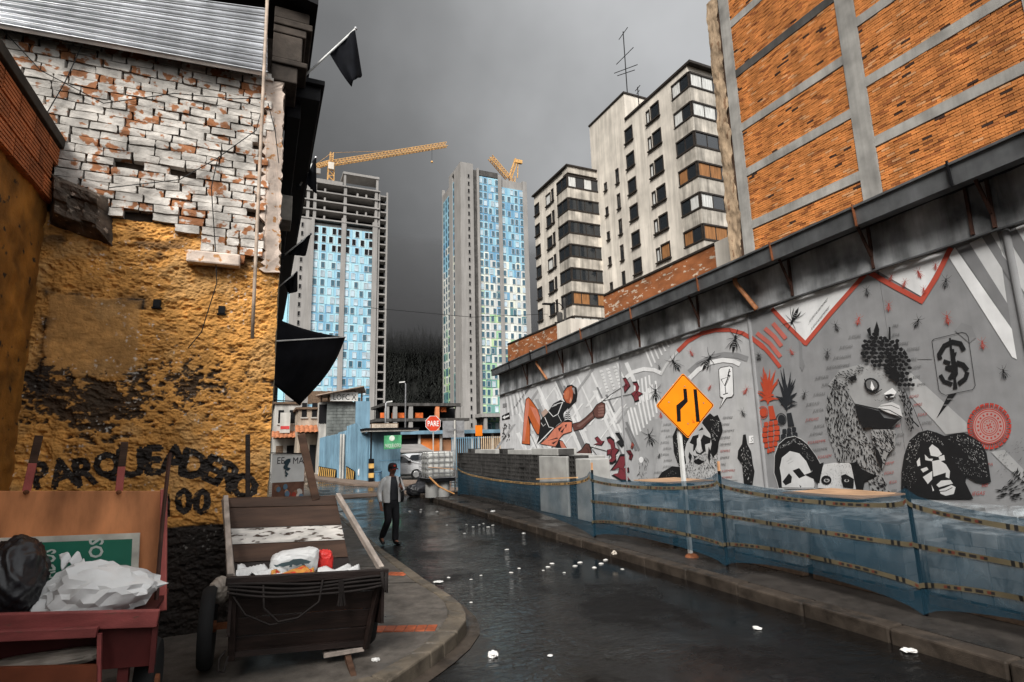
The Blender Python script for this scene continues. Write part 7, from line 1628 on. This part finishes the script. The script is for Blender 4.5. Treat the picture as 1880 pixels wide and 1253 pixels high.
# ------------------------------------------------------------------ walking man
mp_ = onZ(718, 1001, 0)
def skin_mesh(name, verts, edges, m_, parent, levels=2, root=0):
    """verts: (co, rx, ry)"""
    me = bpy.data.meshes.new(name); me.from_pydata([v[0] for v in verts], edges, []); o = link(bpy.data.objects.new(name, me))
    md = o.modifiers.new('skin', 'SKIN'); md.use_smooth_shade = True
    lay = me.skin_vertices[0].data if me.skin_vertices else None
    if lay is None:
        bpy.context.view_layer.objects.active = o; o.select_set(True); bpy.ops.object.mode_set(mode='OBJECT'); 
        bm = bmesh.new(); bm.from_mesh(me); bm.verts.layers.skin.verify(); bm.to_mesh(me); bm.free(); lay = me.skin_vertices[0].data
    for i, v in enumerate(verts): lay[i].radius = (v[1], v[2]); lay[i].use_root = (i == root)
    sb = o.modifiers.new('sub', 'SUBSURF'); sb.levels = levels; sb.render_levels = levels
    me.materials.append(m_); o.parent = parent; return o
man = thing('person', 'man in a dark cap, pale open jacket and black trousers walking up the wet street', 'person', (mp_.x, mp_.y, 0.0), rz=rad(14))
m_skin = M('skin', (.22, .10, .065), .6, .1, 6); m_jack = M('pale_jacket', (.62, .62, .61), .75, .15, 8, bump=.3, bscale=18); m_shirt = M('charcoal_shirt', (.035, .037, .042), .8, .2, 8, bump=.2); m_trou = M('black_trousers', (.012, .012, .014), .8, .2, 6, bump=.2); m_shoe = M('black_shoe', (.008, .008, .008), .4, .1); m_cap = M('dark_cap', (.02, .012, .014), .7, .2); m_capr = M('red_cap_trim', (.50, .045, .02), .6, .1)
B = []; E_ = []
def bv(co, rx, ry=None, fr=None):
    B.append((co, rx, ry or rx)); 
    if fr is not None: E_.append((fr, len(B)-1))
    return len(B)-1
pel = bv((0, .02, .93), .13, .10); sp1 = bv((0, .02, 1.10), .12, .09, pel); ch = bv((0, .02, 1.28), .14, .10, sp1); nk = bv((0, .01, 1.42), .06, .06, ch); nk2 = bv((0, -.01, 1.48), .052, .055, nk); hd1 = bv((0, -.03, 1.55), .070, .085, nk2); hd2 = bv((0, -.03, 1.62), .075, .09, hd1); hd3 = bv((0, -.025, 1.68), .05, .06, hd2)
nose = bv((0, -.115, 1.555), .012, .012, hd1)
for s in (-1, 1): bv((s*.078, -.02, 1.565), .014, .018, hd1)
def arm(s, el, wr, hand, fdir):
    sh = bv((s*.14, .02, 1.345), .042, .042, ch); a = bv((s*.185, .02, 1.32), .040, .040, sh); e = bv(el, .042, .042, a); w = bv(wr, .030, .026, e); h = bv(hand, .036, .022, w)
    d = (Vector(hand)-Vector(wr)).normalized(); fd = Vector(fdir).normalized(); side = d.cross(fd).normalized()
    for k in range(4):
        o_ = side*(.022*(k-1.5)); l = (.034, .042, .040, .030)[k]; a1 = bv(tuple(Vector(hand)+o_+d*.035), .0095, .0095, h); a2 = bv(tuple(Vector(hand)+o_+d*(.035+l*.6)+fd*.012), .009, .009, a1); bv(tuple(Vector(hand)+o_+d*(.035+l*.8)+fd*.035), .008, .008, a2)
    t1 = bv(tuple(Vector(wr)+(Vector(hand)-Vector(wr))*.6-side*.036), .0105, .0105, w); bv(tuple(Vector(hand)-side*.04+fd*.02+d*.01), .009, .009, t1)
RA = ((-.27, .06, 1.11), (-.265, -.02, .87), (-.262, -.045, .79)); LA = ((.265, .0, 1.10), (.15, -.17, 1.16), (.115, -.20, 1.20))
arm(-1, *RA, (.3, -.6, -.1)); arm(1, *LA, (-.5, .2, .3))
def leg(s, kn, an, toe):
    h = bv((s*.085, .02, .88), .085, .085, pel); k = bv(kn, .056, .056, h); c_ = bv(tuple(Vector(kn)*.6+Vector(an)*.4+Vector((0, .015, 0))), .052, .052, k); a = bv(an, .036, .036, c_); bv(toe, .035, .025, a)
RL = ((-.10, -.07, .50), (-.125, .20, .17), (-.13, .12, .05)); LL = ((.095, -.03, .49), (.10, .01, .08), (.11, -.15, .035))
leg(-1, *RL); leg(1, *LL)
body = skin_mesh('body', B, E_, m_skin, man, 2)
# trousers
T = [((0, .02, .99), .155, .115), ((0, .02, .90), .16, .12)]; TE = [(0, 1)]
for s, (kn, an, toe) in ((-1, RL), (1, LL)):
    i = len(T); kn, an = Vector(kn), Vector(an); T += [((s*.09, .02, .80), .100, .105), (tuple(kn+Vector((0, 0, .02))), .080, .082), (tuple(kn*.5+an*.5+Vector((0, .012, 0))), .073, .076), (tuple(an+Vector((0, .0, -.035))), .064, .074)]; TE += [(1, i), (i, i+1), (i+1, i+2), (i+2, i+3)]
skin_mesh('trousers', T, TE, m_trou, man, 2)
for (kn, an, toe) in (RL, LL):
    a, t = Vector(an), Vector(toe); d = (t-a); h_ = a+Vector((0, .035, 0))-Vector((0, 0, a.z-max(.045, t.z)))*(1 if an is LL[1] else .55)
    skin_mesh('shoe', [(tuple(a+Vector((0, .005, .05))), .040, .044), (tuple(h_+Vector((0, 0, .01))), .048, .052), (tuple((h_+t)/2), .048, .045), (tuple(t), .045, .036), (tuple(t+d.normalized()*.05), .034, .028)], [(0, 1), (1, 2), (2, 3), (3, 4)], m_shoe, man, 2)
# shirt torso, then the open jacket over it
skin_mesh('shirt', [((0, .015, .885), .150, .118), ((0, .01, .97), .156, .122), ((0, .005, 1.10), .150, .120), ((0, .0, 1.27), .165, .125), ((0, .01, 1.38), .11, .085), ((0, .0, 1.435), .068, .066)], [(0, 1), (1, 2), (2, 3), (3, 4), (4, 5)], m_shirt, man, 2)
def jac(s, el, wr):
    el, wr = Vector(el), Vector(wr)
    skin_mesh('jacket_sleeve', [((s*.09, .02, 1.385), .066, .066), ((s*.185, .025, 1.335), .076, .076), (tuple(el), .058, .058), (tuple(wr*.9+el*.1), .046, .046)], [(0, 1), (1, 2), (2, 3)], m_jack, man, 2)
jac(-1, RA[0], RA[1]); jac(1, LA[0], LA[1])
def jacket(u, w):   # open shell wrapped from front edge round the back
    a = rad(-62+u*304)+math.pi*0; z = .90+w*.50; rx = .205-.03*w*w-(.045 if w > .85 else 0)+.012*math.sin(u*40)*(1-w); ry = .155-.02*w*w-(.03 if w > .85 else 0)
    flare = .02*(1-w); return Vector((math.sin(a+math.pi+rad(0))*-(rx+flare), .02+math.cos(a+math.pi)*-(ry+flare)*-1, z+.02*math.cos(a)*(w > .9)))
def jk(u, w):
    ang = rad(28+u*304); z = .88+w*.555; k = 1-.36*max(0, (w-.66)/.34)**1.6; rx = (.188+.02*(1-w)+.006*math.sin(u*37+w*6))*k; ry = (.150+.012*(1-w)+.005*math.sin(u*29+w*4))*k
    return Vector((math.sin(ang)*rx, .015-math.cos(ang)*ry, z))
mb = MB(); mb.grid(jk, 44, 16); me = mb.mesh('jacket'); me.materials.append(m_jack); o = link(bpy.data.objects.new('jacket', me)); o.parent = man; me.polygons.foreach_set('use_smooth', [True]*len(me.polygons)); o.modifiers.new('t', 'SOLIDIFY').thickness = .014; sb = o.modifiers.new('s', 'SUBSURF'); sb.levels = sb.render_levels = 1
def cp(nm, mb_, m_, smooth=True):
    me = mb_.mesh(nm); me.materials.append(m_); o = link(bpy.data.objects.new(nm, me)); o.parent = man
    if smooth: me.polygons.foreach_set('use_smooth', [True]*len(me.polygons))
    return o
cap = cp('cap', MB().lathe((0, -.025, 1.595), [(.096, 0), (.100, .03), (.092, .075), (.065, .105), (.02, .118)], 20), m_cap)
bm_ = MB(); bm_.grid(lambda u, w: Vector(((u-.5)*.17*(1-.25*w*w), -.105-.085*w*(1-(2*u-1)**2*.45), 1.607-.022*w-.02*(2*u-1)**2)), 10, 5); br = cp('cap_peak', bm_, m_cap); br.modifiers.new('t', 'SOLIDIFY').thickness = .008
tr_ = MB(); tr_.grid(lambda u, w: Vector(((u-.5)*.165, -.19+.075*(2*u-1)**2*.6, 1.588-.02*(2*u-1)**2-.010*w)), 10, 1); cp('cap_trim', tr_, m_capr)
cp('cap_badge', MB().box(-.022, .022, -.124, -.118, 1.632, 1.668), m_capr, False)
for s in (-1, 1): cp('eye', MB().lathe((s*.030, -.108, 1.577), [(.004, 0), (.010, .003), (.004, .006)], 8, ax=(0, -1, 0)), m_shoe)
cp('mouth', MB().box(-.024, .024, -.112, -.106, 1.508, 1.514), M('lips', (.12, .045, .035), .6), False)
cp('hair', MB().lathe((0, .0, 1.52), [(.075, 0), (.088, .04), (.090, .08)], 16), M('dark_hair', (.012, .01, .01), .7))
bk2 = bag('shoulder_bag', 'x', (0, 0, 0), (.10, .09, .17), m_bbag, 61, par=man, knot=False, wr=.05); bk2.parent = man; bk2.location = (.255, .10, .98)
cp('strap', MB().tube([(.24, .08, 1.12), (.20, .02, 1.36), (.15, -.06, 1.40), (.13, -.165, 1.25), (.20, -.12, 1.08)], .014, 6), m_shoe)
